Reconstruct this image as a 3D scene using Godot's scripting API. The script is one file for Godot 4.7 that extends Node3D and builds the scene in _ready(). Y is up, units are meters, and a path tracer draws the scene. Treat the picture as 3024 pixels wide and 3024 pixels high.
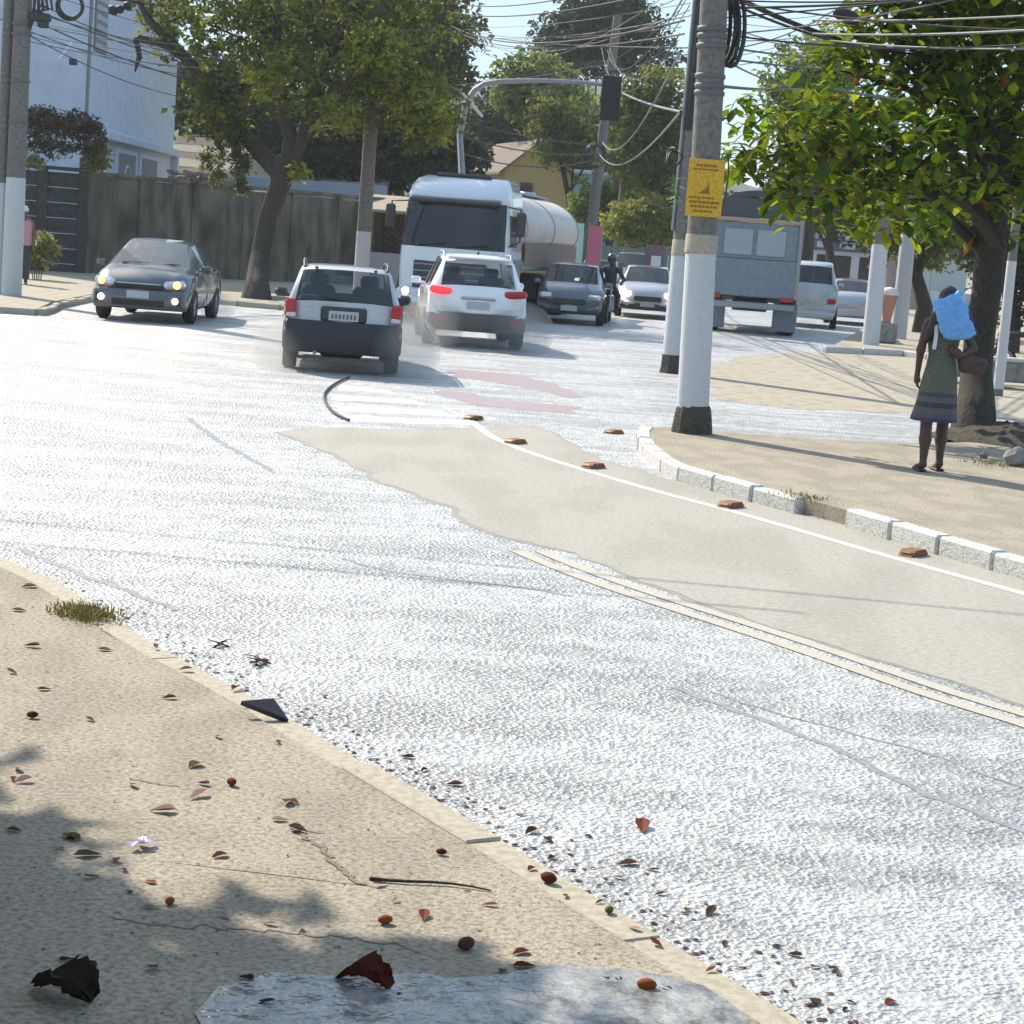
extends Node3D
# A wet street corner in bright back light: the camera first, then setting, things, small details.

var M := {}
var rng := RandomNumberGenerator.new()
var used := {}

# ---------- mesh helpers ----------
func st() -> SurfaceTool:
	var s := SurfaceTool.new()
	s.begin(Mesh.PRIMITIVE_TRIANGLES)
	s.set_smooth_group(-1)
	return s

func quad(s: SurfaceTool, a: Vector3, b: Vector3, c: Vector3, d: Vector3) -> void:
	for v in [a, b, c, a, c, d]:
		s.add_vertex(v)

func tri(s: SurfaceTool, a: Vector3, b: Vector3, c: Vector3) -> void:
	s.add_vertex(a); s.add_vertex(b); s.add_vertex(c)

func box(s: SurfaceTool, c: Vector3, size: Vector3, bev := 0.0, bs := Basis()) -> void:
	s.set_smooth_group(-1)
	var h := size / 2.0
	bev = minf(bev, minf(h.x, minf(h.y, h.z)) * 0.9)
	var P := func(sx, sy, sz, ax):
		var v := Vector3(sx * h.x, sy * h.y, sz * h.z)
		if ax != 0: v.x -= sx * bev
		if ax != 1: v.y -= sy * bev
		if ax != 2: v.z -= sz * bev
		return c + bs * v
	for sg in [-1.0, 1.0]:
		quad_out(s, P.call(sg, -1, -1, 0), P.call(sg, 1, -1, 0), P.call(sg, 1, 1, 0), P.call(sg, -1, 1, 0), c)
		quad_out(s, P.call(-1, sg, -1, 1), P.call(1, sg, -1, 1), P.call(1, sg, 1, 1), P.call(-1, sg, 1, 1), c)
		quad_out(s, P.call(-1, -1, sg, 2), P.call(1, -1, sg, 2), P.call(1, 1, sg, 2), P.call(-1, 1, sg, 2), c)
	if bev <= 0.0:
		return
	for a in [-1.0, 1.0]:
		for b in [-1.0, 1.0]:
			quad_out(s, P.call(a, b, -1, 0), P.call(a, b, 1, 0), P.call(a, b, 1, 1), P.call(a, b, -1, 1), c)
			quad_out(s, P.call(a, -1, b, 0), P.call(a, 1, b, 0), P.call(a, 1, b, 2), P.call(a, -1, b, 2), c)
			quad_out(s, P.call(-1, a, b, 1), P.call(1, a, b, 1), P.call(1, a, b, 2), P.call(-1, a, b, 2), c)
			for d in [-1.0, 1.0]:
				tri_out(s, P.call(a, b, d, 0), P.call(a, b, d, 1), P.call(a, b, d, 2), c)

func quad_out(s: SurfaceTool, a: Vector3, b: Vector3, c: Vector3, d: Vector3, inside: Vector3) -> void:
	if (c - a).cross(d - b).dot((a + c) / 2.0 - inside) > 0.0:
		quad(s, a, d, c, b)
	else:
		quad(s, a, b, c, d)

func tri_out(s: SurfaceTool, a: Vector3, b: Vector3, c: Vector3, inside: Vector3) -> void:
	if (b - a).cross(c - a).dot(a - inside) > 0.0:
		tri(s, a, c, b)
	else:
		tri(s, a, b, c)

func frame_of(t: Vector3) -> Basis:
	var u := Vector3.UP if absf(t.y) < 0.95 else Vector3.RIGHT
	var x := u.cross(t).normalized()
	return Basis(x, t.cross(x).normalized(), t)

# a swept tube: points, a radius for each, number of sides; wob makes bark uneven
func tube(s: SurfaceTool, pts: Array, radii: Array, sides := 8, caps := true, wob := 0.0, sd := 0) -> void:
	s.set_smooth_group(7)
	var rings := []
	var t0: Vector3 = (pts[1] - pts[0]).normalized()
	var bs := frame_of(t0)
	for i in pts.size():
		var t: Vector3 = (pts[mini(i + 1, pts.size() - 1)] - pts[maxi(i - 1, 0)]).normalized()
		var q := Quaternion(bs.z.normalized(), t) if bs.z.dot(t) < 0.99999 else Quaternion.IDENTITY
		bs = Basis(q * bs.x, q * bs.y, t)
		var ring := []
		for k in sides:
			var a := TAU * k / sides
			var r: float = radii[mini(i, radii.size() - 1)]
			if wob > 0.0:
				r *= 1.0 + wob * sin(k * 2.3 + i * 1.7 + sd) * cos(k * 1.1 - i * 0.9 + sd * 2)
			ring.append(pts[i] + (bs.x * cos(a) + bs.y * sin(a)) * r)
		rings.append(ring)
	for i in pts.size() - 1:
		for k in sides:
			var n := (k + 1) % sides
			quad(s, rings[i][k], rings[i + 1][k], rings[i + 1][n], rings[i][n])
	if caps:
		s.set_smooth_group(-1)
		for k in range(1, sides - 1):
			tri(s, rings[0][0], rings[0][k], rings[0][k + 1])
			var e: Array = rings[-1]
			tri(s, e[0], e[k + 1], e[k])

# profile of Vector2(radius, height) turned about the y axis of xf
func lathe(s: SurfaceTool, prof: Array, xf := Transform3D(), seg := 16, sx := 1.0, smooth := true) -> void:
	s.set_smooth_group(3 if smooth else -1)
	for i in prof.size() - 1:
		for k in seg:
			var a := TAU * k / seg
			var b := TAU * (k + 1) / seg
			var p: Vector2 = prof[i]
			var q: Vector2 = prof[i + 1]
			quad(s, xf * Vector3(cos(a) * p.x * sx, p.y, sin(a) * p.x), xf * Vector3(cos(a) * q.x * sx, q.y, sin(a) * q.x), xf * Vector3(cos(b) * q.x * sx, q.y, sin(b) * q.x), xf * Vector3(cos(b) * p.x * sx, p.y, sin(b) * p.x))

# a level sheet with the outline of Vector2(x, z)
func sheet(s: SurfaceTool, poly: Array, y: float) -> void:
	s.set_smooth_group(-1)
	var pv := PackedVector2Array(poly)
	var ix := Geometry2D.triangulate_polygon(pv)
	for i in range(0, ix.size(), 3):
		var a := Vector3(pv[ix[i]].x, y, pv[ix[i]].y)
		var b := Vector3(pv[ix[i + 1]].x, y, pv[ix[i + 1]].y)
		var c := Vector3(pv[ix[i + 2]].x, y, pv[ix[i + 2]].y)
		if (b - a).cross(c - a).y > 0.0: tri(s, a, c, b)
		else: tri(s, a, b, c)

func slab(s: SurfaceTool, poly: Array, y0: float, y1: float) -> void:
	sheet(s, poly, y1)
	var ccw := 0.0
	for i in poly.size():
		ccw += poly[i].cross(poly[(i + 1) % poly.size()])
	for i in poly.size():
		var p: Vector2 = poly[i]
		var q: Vector2 = poly[(i + 1) % poly.size()]
		if ccw > 0.0:
			var w := p; p = q; q = w
		quad(s, Vector3(p.x, y0, p.y), Vector3(p.x, y1, p.y), Vector3(q.x, y1, q.y), Vector3(q.x, y0, q.y))

# outline in the x-y plane of xf, given depth along its z
func prism(s: SurfaceTool, poly: Array, z0: float, z1: float, xf := Transform3D()) -> void:
	s.set_smooth_group(-1)
	var pv := PackedVector2Array(poly)
	var ix := Geometry2D.triangulate_polygon(pv)
	var mid := Vector2.ZERO
	for p in poly: mid += p / poly.size()
	for i in range(0, ix.size(), 3):
		for zz in [z0, z1]:
			var a: Vector3 = xf * Vector3(pv[ix[i]].x, pv[ix[i]].y, zz)
			var b: Vector3 = xf * Vector3(pv[ix[i + 1]].x, pv[ix[i + 1]].y, zz)
			var c: Vector3 = xf * Vector3(pv[ix[i + 2]].x, pv[ix[i + 2]].y, zz)
			tri_out(s, a, b, c, xf * Vector3(mid.x, mid.y, (z0 + z1) / 2.0))
	var turn := 0.0
	for i in poly.size(): turn += poly[i].cross(poly[(i + 1) % poly.size()])
	for i in poly.size():
		var p: Vector2 = poly[i]
		var q: Vector2 = poly[(i + 1) % poly.size()]
		if turn < 0.0:
			var w := p; p = q; q = w
		var a := xf * Vector3(p.x, p.y, z0)
		var b := xf * Vector3(p.x, p.y, z1)
		var c := xf * Vector3(q.x, q.y, z1)
		var d := xf * Vector3(q.x, q.y, z0)
		if z1 > z0: quad(s, a, b, c, d)
		else: quad(s, a, d, c, b)

# ---------- nodes ----------
func numbered(called: String) -> String:
	var n: int = used.get(called, -1) + 1
	used[called] = n
	return called if n == 0 else "%s_%03d" % [called, n]

func tag(o: Node, label: String, category: String, group := "") -> Node:
	o.set_meta("label", label)
	o.set_meta("category", category)
	if group: o.set_meta("group", group)
	return o

func thing(called: String, label: String, category: String, at := Vector3.ZERO, turn := 0.0, group := "") -> Node3D:
	var o := Node3D.new()
	o.name = numbered(called)
	add_child(o)
	o.position = at
	o.rotation.y = turn
	tag(o, label, category, group)
	return o

func part(called: String, s: SurfaceTool, m: Material, parent: Node = null) -> MeshInstance3D:
	s.generate_normals()
	var o := MeshInstance3D.new()
	o.mesh = s.commit()
	o.material_override = m
	o.name = called if parent else numbered(called)
	(parent if parent else self).add_child(o, true)
	return o

func part_mesh(called: String, me: Mesh, m: Material, parent: Node, xf := Transform3D()) -> MeshInstance3D:
	var o := MeshInstance3D.new()
	o.mesh = me
	o.material_override = m
	o.name = called
	parent.add_child(o, true)
	o.transform = xf
	return o

func struct(called: String, s: SurfaceTool, m: Material) -> MeshInstance3D:
	var o := part(called, s, m)
	o.set_meta("kind", "structure")
	return o

# ---------- materials ----------
func lin(r: float, g: float, b: float, a := 1.0) -> Color:
	var c := Color(r, g, b).linear_to_srgb()
	c.a = a
	return c

func mat(c: Color, rough := 0.8, metal := 0.0, spec := 0.5) -> StandardMaterial3D:
	var m := StandardMaterial3D.new()
	m.albedo_color = c
	m.roughness = rough
	m.metallic = metal
	m.metallic_specular = spec
	return m

func noise(freq: float, sd: int, oct := 4, kind := FastNoiseLite.TYPE_SIMPLEX_SMOOTH) -> FastNoiseLite:
	var n := FastNoiseLite.new()
	n.seed = sd
	n.frequency = freq
	n.noise_type = kind
	n.fractal_octaves = oct
	return n

func ntex(freq: float, sd: int, cols: Array, size := 512, oct := 4, normal := 0.0, kind := FastNoiseLite.TYPE_SIMPLEX_SMOOTH) -> NoiseTexture2D:
	var t := NoiseTexture2D.new()
	t.width = size
	t.height = size
	t.seamless = true
	t.noise = noise(freq, sd, oct, kind)
	if normal > 0.0:
		t.as_normal_map = true
		t.bump_strength = normal
	elif cols:
		var g := Gradient.new()
		var offs := PackedFloat32Array()
		var cc := PackedColorArray()
		for c in cols:
			offs.append(c[0]); cc.append(c[1])
		g.offsets = offs
		g.colors = cc
		t.color_ramp = g
	return t

# a mottled surface in world space: tile is the size in metres of one repeat
func mottled(cols: Array, tile: float, rough: float, sd: int, bump := 0.0, freq := 0.02, spec := 0.5, oct := 5) -> StandardMaterial3D:
	var m := mat(Color.WHITE, rough, 0.0, spec)
	m.albedo_texture = ntex(freq, sd, cols, 512, oct)
	m.uv1_triplanar = true
	m.uv1_world_triplanar = true
	m.uv1_scale = Vector3.ONE / tile
	if bump > 0.0:
		m.heightmap_enabled = true
		m.heightmap_scale = bump
		m.heightmap_texture = ntex(freq * 2.0, sd + 5, [], 512, 5)
	return m

func paint(c: Color, metal := 0.0, rough := 0.35) -> StandardMaterial3D:
	var m := mat(c, rough, metal)
	m.clearcoat_enabled = true
	m.clearcoat = 1.0
	m.clearcoat_roughness = 0.04
	return m

func glass(c: Color, a: float) -> StandardMaterial3D:
	var m := mat(Color(c.r, c.g, c.b, a), 0.02)
	m.transparency = BaseMaterial3D.TRANSPARENCY_ALPHA
	return m

func glow(c: Color, e: float) -> StandardMaterial3D:
	var m := mat(c, 0.2)
	m.emission_enabled = true
	m.emission = c
	m.emission_energy_multiplier = e
	return m

func leafy(c: Color, back: float, rough := 0.45) -> StandardMaterial3D:
	var m := mat(c, rough)
	m.vertex_color_use_as_albedo = true
	m.backlight_enabled = true
	m.backlight = Color(back, back, back).linear_to_srgb()
	return m

# ---------- the scene ----------
func _ready() -> void:
	rng.seed = 71
	var cam := Camera3D.new()
	cam.name = "camera"
	add_child(cam)
	cam.transform = Transform3D(Basis(Vector3(0.99718513, 0.07430515, -0.01002766), Vector3(-0.07497873, 0.98822687, -0.13336358), Vector3(0, 0.13374004, 0.99101645)), Vector3(0, 2, 0))
	cam.fov = 28.288
	cam.near = 0.1
	cam.far = 3000.0
	cam.current = true
	var we := WorldEnvironment.new()
	we.name = "world"
	var env := Environment.new()
	env.background_mode = Environment.BG_SKY
	var sm := ProceduralSkyMaterial.new()
	sm.sky_top_color = Color(0.56, 0.69, 0.84)
	sm.sky_horizon_color = Color(0.82, 0.925, 0.955)
	sm.sky_curve = 0.13
	sm.ground_horizon_color = Color(0.72, 0.72, 0.68)
	sm.ground_bottom_color = Color(0.45, 0.43, 0.40)
	sm.sky_energy_multiplier = 1.0
	sm.sun_angle_max = 70.0
	sm.sun_curve = 0.35
	var cover := ntex(0.006, 44, [[0.0, Color(0, 0, 0, 0)], [0.5, Color(0, 0, 0, 0)], [0.75, Color(0.55, 0.55, 0.55, 1)], [1.0, Color(0.75, 0.75, 0.75, 1)]], 1024, 5)
	sm.sky_cover = cover
	sm.sky_cover_modulate = Color(1, 1, 1, 0.35)
	var sky := Sky.new()
	sky.sky_material = sm
	env.sky = sky
	env.tonemap_mode = Environment.TONE_MAPPER_LINEAR
	env.tonemap_exposure = 1.5
	env.volumetric_fog_enabled = true
	env.volumetric_fog_density = 0.0
	env.fog_enabled = true
	env.fog_density = 0.0005
	env.fog_light_color = Color(0.93, 0.94, 0.93)
	env.sdfgi_enabled = true
	env.ssao_enabled = true
	env.ssil_enabled = true
	we.environment = env
	add_child(we)
	var sun := DirectionalLight3D.new()
	sun.name = "sun"
	sun.light_energy = 1.6
	sun.light_color = Color(1.0, 0.965, 0.91)
	sun.light_angular_distance = 0.5
	sun.shadow_enabled = true
	add_child(sun)
	sun.look_at_from_position(Vector3(-0.515, 0.645, -0.565), Vector3.ZERO)
	materials()
	ground()
	vehicles()
	leaf_meshes()
	buildings()
	poles_and_wires()
	trees()
	people()
	small_things()

func materials() -> void:
	# wet asphalt: glare on its water film is partly put into the pale colour
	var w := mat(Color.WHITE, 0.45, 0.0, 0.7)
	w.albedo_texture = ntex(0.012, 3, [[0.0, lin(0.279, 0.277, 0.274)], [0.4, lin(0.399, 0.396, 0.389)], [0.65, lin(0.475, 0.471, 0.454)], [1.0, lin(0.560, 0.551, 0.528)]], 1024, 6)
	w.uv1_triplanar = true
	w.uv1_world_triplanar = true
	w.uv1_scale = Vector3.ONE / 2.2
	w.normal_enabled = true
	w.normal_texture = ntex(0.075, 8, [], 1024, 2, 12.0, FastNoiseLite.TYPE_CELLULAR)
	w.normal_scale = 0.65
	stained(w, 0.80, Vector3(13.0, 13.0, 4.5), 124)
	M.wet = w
	M.earth = mottled([[0.0, lin(0.16, 0.13, 0.09)], [0.6, lin(0.26, 0.22, 0.15)], [1.0, lin(0.20, 0.20, 0.10)]], 6.0, 0.95, 11, 3.0)
	M.dry = mottled([[0.0, lin(0.272, 0.251, 0.214)], [0.5, lin(0.340, 0.316, 0.268)], [1.0, lin(0.400, 0.373, 0.316)]], 1.6, 0.8, 21, 0.12, 0.06, 0.4, 5)
	stained(M.dry, 0.93, Vector3(6.0, 6.0, 17.0), 125)
	M.sand = mottled([[0.0, lin(0.229, 0.194, 0.141)], [0.5, lin(0.326, 0.282, 0.207)], [1.0, lin(0.387, 0.343, 0.264)]], 2.2, 0.9, 22, 0.6, 0.012)
	M.slab = mottled([[0.0, lin(0.150, 0.121, 0.083)], [0.33, lin(0.279, 0.241, 0.179)], [0.5, lin(0.344, 0.299, 0.230)], [0.66, lin(0.374, 0.328, 0.258)], [1.0, lin(0.468, 0.425, 0.350)]], 0.8, 0.9, 23, 0.3, 0.055, 0.3, 5)
	stained(M.slab, 0.90, Vector3(3.1, 3.1, 5.3), 123)
	M.joint = mottled([[0.0, lin(0.07, 0.055, 0.035)], [1.0, lin(0.14, 0.11, 0.07)]], 1.0, 0.95, 24)
	M.kerb = mottled([[0.0, lin(0.270, 0.234, 0.171)], [0.6, lin(0.396, 0.351, 0.270)], [1.0, lin(0.450, 0.405, 0.324)]], 1.3, 0.85, 25, 0.15, 0.05)
	M.kerb_white = mottled([[0.0, lin(0.22, 0.205, 0.18)], [0.3, lin(0.40, 0.385, 0.355)], [0.5, lin(0.50, 0.49, 0.46)], [1.0, lin(0.60, 0.59, 0.56)]], 0.7, 0.8, 26, 0.5, 0.03)
	M.line = mottled([[0.0, lin(0.36, 0.34, 0.30)], [0.35, lin(0.52, 0.50, 0.45)], [1.0, lin(0.64, 0.62, 0.57)]], 0.7, 0.7, 27, 0.0, 0.03)
	M.hatch = mottled([[0.0, lin(0.46, 0.46, 0.47)], [0.5, lin(0.66, 0.66, 0.67)], [1.0, lin(0.74, 0.74, 0.74)]], 1.6, 0.45, 127)
	M.seam = mottled([[0.0, lin(0.20, 0.20, 0.215)], [0.5, lin(0.27, 0.27, 0.285)], [1.0, lin(0.36, 0.36, 0.37)]], 0.8, 0.45, 128, 0.4)
	M.yellow_line = mottled([[0.0, lin(0.34, 0.32, 0.28)], [0.45, lin(0.42, 0.385, 0.315)], [1.0, lin(0.50, 0.45, 0.36)]], 0.5, 0.7, 28, 0.0, 0.03)
	M.red_line = mottled([[0.0, lin(0.34, 0.33, 0.33)], [0.35, lin(0.36, 0.28, 0.28)], [1.0, lin(0.40, 0.25, 0.25)]], 2.5, 0.4, 29)
	var pd := mat(Color.WHITE, 0.12)
	pd.albedo_texture = ntex(0.02, 19, [[0.0, lin(0.12, 0.115, 0.11)], [0.4, lin(0.27, 0.265, 0.255)], [1.0, lin(0.42, 0.415, 0.40)]], 512, 5)
	pd.uv1_triplanar = true
	pd.uv1_world_triplanar = true
	pd.uv1_scale = Vector3.ONE / 1.5
	pd.normal_enabled = true
	pd.normal_texture = ntex(0.03, 9, [], 512, 4, 6.0)
	pd.normal_scale = 0.8
	M.puddle = pd
	M.concrete = mottled([[0.0, lin(0.13, 0.125, 0.11)], [0.5, lin(0.22, 0.21, 0.19)], [1.0, lin(0.28, 0.27, 0.25)]], 1.6, 0.9, 31, 0.6)
	M.pole = mottled([[0.0, lin(0.09, 0.085, 0.075)], [0.5, lin(0.16, 0.15, 0.135)], [1.0, lin(0.22, 0.205, 0.18)]], 0.9, 0.9, 32, 0.4)
	M.white_paint = mottled([[0.0, lin(0.432, 0.432, 0.432)], [0.3, lin(0.488, 0.496, 0.504)], [1.0, lin(0.528, 0.536, 0.544)]], 1.1, 0.75, 33, 0.08)
	M.damp = mottled([[0.0, lin(0.20, 0.18, 0.15)], [0.5, lin(0.27, 0.245, 0.21)], [1.0, lin(0.34, 0.31, 0.27)]], 1.2, 0.6, 121, 0.1, 0.05)
	M.black = mat(lin(0.012, 0.012, 0.013), 0.6)
	M.rubber = mat(lin(0.02, 0.02, 0.021), 0.75)
	M.plastic = mat(lin(0.03, 0.03, 0.033), 0.5)
	M.steel = mat(lin(0.45, 0.46, 0.47), 0.35, 0.8)
	M.galv = mat(lin(0.30, 0.31, 0.32), 0.55, 0.4)
	M.band = mat(lin(0.13, 0.13, 0.13), 0.6, 0.3)
	M.cable = mat(lin(0.03, 0.03, 0.03), 0.6)
	M.cable_grey = mat(lin(0.16, 0.16, 0.155), 0.6)
	M.glass = glass(lin(0.05, 0.07, 0.075), 0.25)
	M.glass_glare = glass(lin(0.42, 0.45, 0.45), 0.34)  # bright glare on the saloon's glass is put into this pale tint
	M.glass_dark = glass(lin(0.02, 0.025, 0.03), 0.75)
	M.interior = mat(lin(0.03, 0.03, 0.033), 0.85)
	M.red_lamp = mat(lin(0.42, 0.02, 0.03), 0.15)
	M.lit_red = glow(lin(0.8, 0.04, 0.05), 0.6)
	M.amber = glow(lin(1.0, 0.42, 0.09), 3.0)
	M.head = glow(lin(1.0, 0.92, 0.78), 9.0)
	M.clear_lamp = mat(lin(0.6, 0.62, 0.64), 0.08, 0.3)
	M.plate = mat(lin(0.42, 0.43, 0.44), 0.5)
	M.plate_ink = mat(lin(0.08, 0.08, 0.09), 0.6)
	M.bark = mottled([[0.0, lin(0.018, 0.014, 0.010)], [0.5, lin(0.038, 0.030, 0.022)], [1.0, lin(0.075, 0.060, 0.045)]], 0.6, 0.95, 41, 1.2)
	M.bark_grey = mottled([[0.0, lin(0.028, 0.025, 0.019)], [0.5, lin(0.055, 0.048, 0.038)], [1.0, lin(0.10, 0.09, 0.07)]], 0.8, 0.95, 42, 1.0)
	M.hill = mottled([[0.0, lin(0.03, 0.05, 0.025)], [0.5, lin(0.06, 0.085, 0.04)], [1.0, lin(0.10, 0.11, 0.055)]], 30.0, 0.95, 43, 40.0)

# broad stains multiplied over a surface's own grain; size is one repeat in metres
func stained(m: StandardMaterial3D, least: float, size: Vector3, sd: int) -> void:
	m.detail_enabled = true
	m.detail_blend_mode = BaseMaterial3D.BLEND_MODE_MUL
	m.detail_uv_layer = BaseMaterial3D.DETAIL_UV_2
	m.detail_albedo = ntex(0.012, sd, [[0.0, Color(least, least, least)], [0.42, Color(0.5 + least / 2, 0.5 + least / 2, 0.5 + least / 2)], [0.6, Color.WHITE], [1.0, Color.WHITE]], 512, 5)
	m.uv2_triplanar = true
	m.uv2_world_triplanar = true
	m.uv2_scale = Vector3.ONE / size


# an outline with its long edges broken up and shaken, as drying water leaves it
func ragged(poly: Array, step: float, amp: float, sd: int) -> Array:
	var n := noise(0.9, sd, 3)
	var out := []
	for i in poly.size():
		var a: Vector2 = poly[i]
		var b: Vector2 = poly[(i + 1) % poly.size()]
		var k := maxi(1, int(a.distance_to(b) / step))
		var nrm := (b - a).orthogonal().normalized()
		for j in k:
			var p := a.lerp(b, float(j) / k)
			out.append(p + nrm * n.get_noise_2d(p.x, p.y) * amp * 2.0)
	return out

func inset(poly: Array, d: float) -> Array:
	var got := Geometry2D.offset_polygon(PackedVector2Array(poly), -d)
	var best: PackedVector2Array = got[0]
	for g in got:
		if g.size() > best.size(): best = g
	return Array(best)

func stripe(s: SurfaceTool, line: Array, width: float, y: float, off := 0.0) -> void:
	s.set_smooth_group(-1)
	var pts := []
	for i in line.size():
		var t: Vector2 = (line[mini(i + 1, line.size() - 1)] - line[maxi(i - 1, 0)]).normalized().orthogonal()
		pts.append([line[i] + t * (off - width / 2.0), line[i] + t * (off + width / 2.0)])
	for i in pts.size() - 1:
		var a: Vector2 = pts[i][0]
		var b: Vector2 = pts[i][1]
		var c: Vector2 = pts[i + 1][1]
		var d: Vector2 = pts[i + 1][0]
		quad_out(s, Vector3(a.x, y, a.y), Vector3(b.x, y, b.y), Vector3(c.x, y, c.y), Vector3(d.x, y, d.y), Vector3(a.x, y - 1.0, a.y))

func smooth_line(line: Array, step := 0.3) -> Array:
	var c := Curve2D.new()
	for i in line.size():
		var t: Vector2 = (line[mini(i + 1, line.size() - 1)] - line[maxi(i - 1, 0)]) / 6.0
		c.add_point(line[i], -t, t)
	var out := []
	var L := c.get_baked_length()
	var n := int(L / step)
	for i in n + 1:
		out.append(c.sample_baked(L * i / n, true))
	return out

# kerb stones laid end to end along a line; the stones lie on its side of sign in
func kerb(called: String, line: Array, length: float, width: float, top: float, m: Material, side: float, skip := [], bev := 0.02) -> Node3D:
	var root := Node3D.new()
	root.name = called
	add_child(root)
	root.set_meta("kind", "structure")
	var c := Curve2D.new()
	for p in line: c.add_point(p)
	var L := c.get_baked_length()
	var n := int(L / length)
	for i in n:
		if i in skip: continue
		var a := c.sample_baked(L * i / n)
		var b := c.sample_baked(L * (i + 1) / n)
		var t := (b - a).normalized()
		var mid := (a + b) / 2.0 + t.orthogonal() * side * width / 2.0
		var s := st()
		var jog := rng.randf_range(-0.014, 0.006)
		box(s, Vector3.ZERO, Vector3(a.distance_to(b) - 0.004 - bev * 0.3, top + 0.10, width), bev)
		var o := part("kerb_stone", s, m, root)
		o.transform = Transform3D(Basis(Vector3.UP, -t.angle() + rng.randf_range(-0.03, 0.03) * (1.0 if bev > 0.01 else 0.2)), Vector3(mid.x, top / 2.0 - 0.05 + jog, mid.y))
	return root

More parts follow.
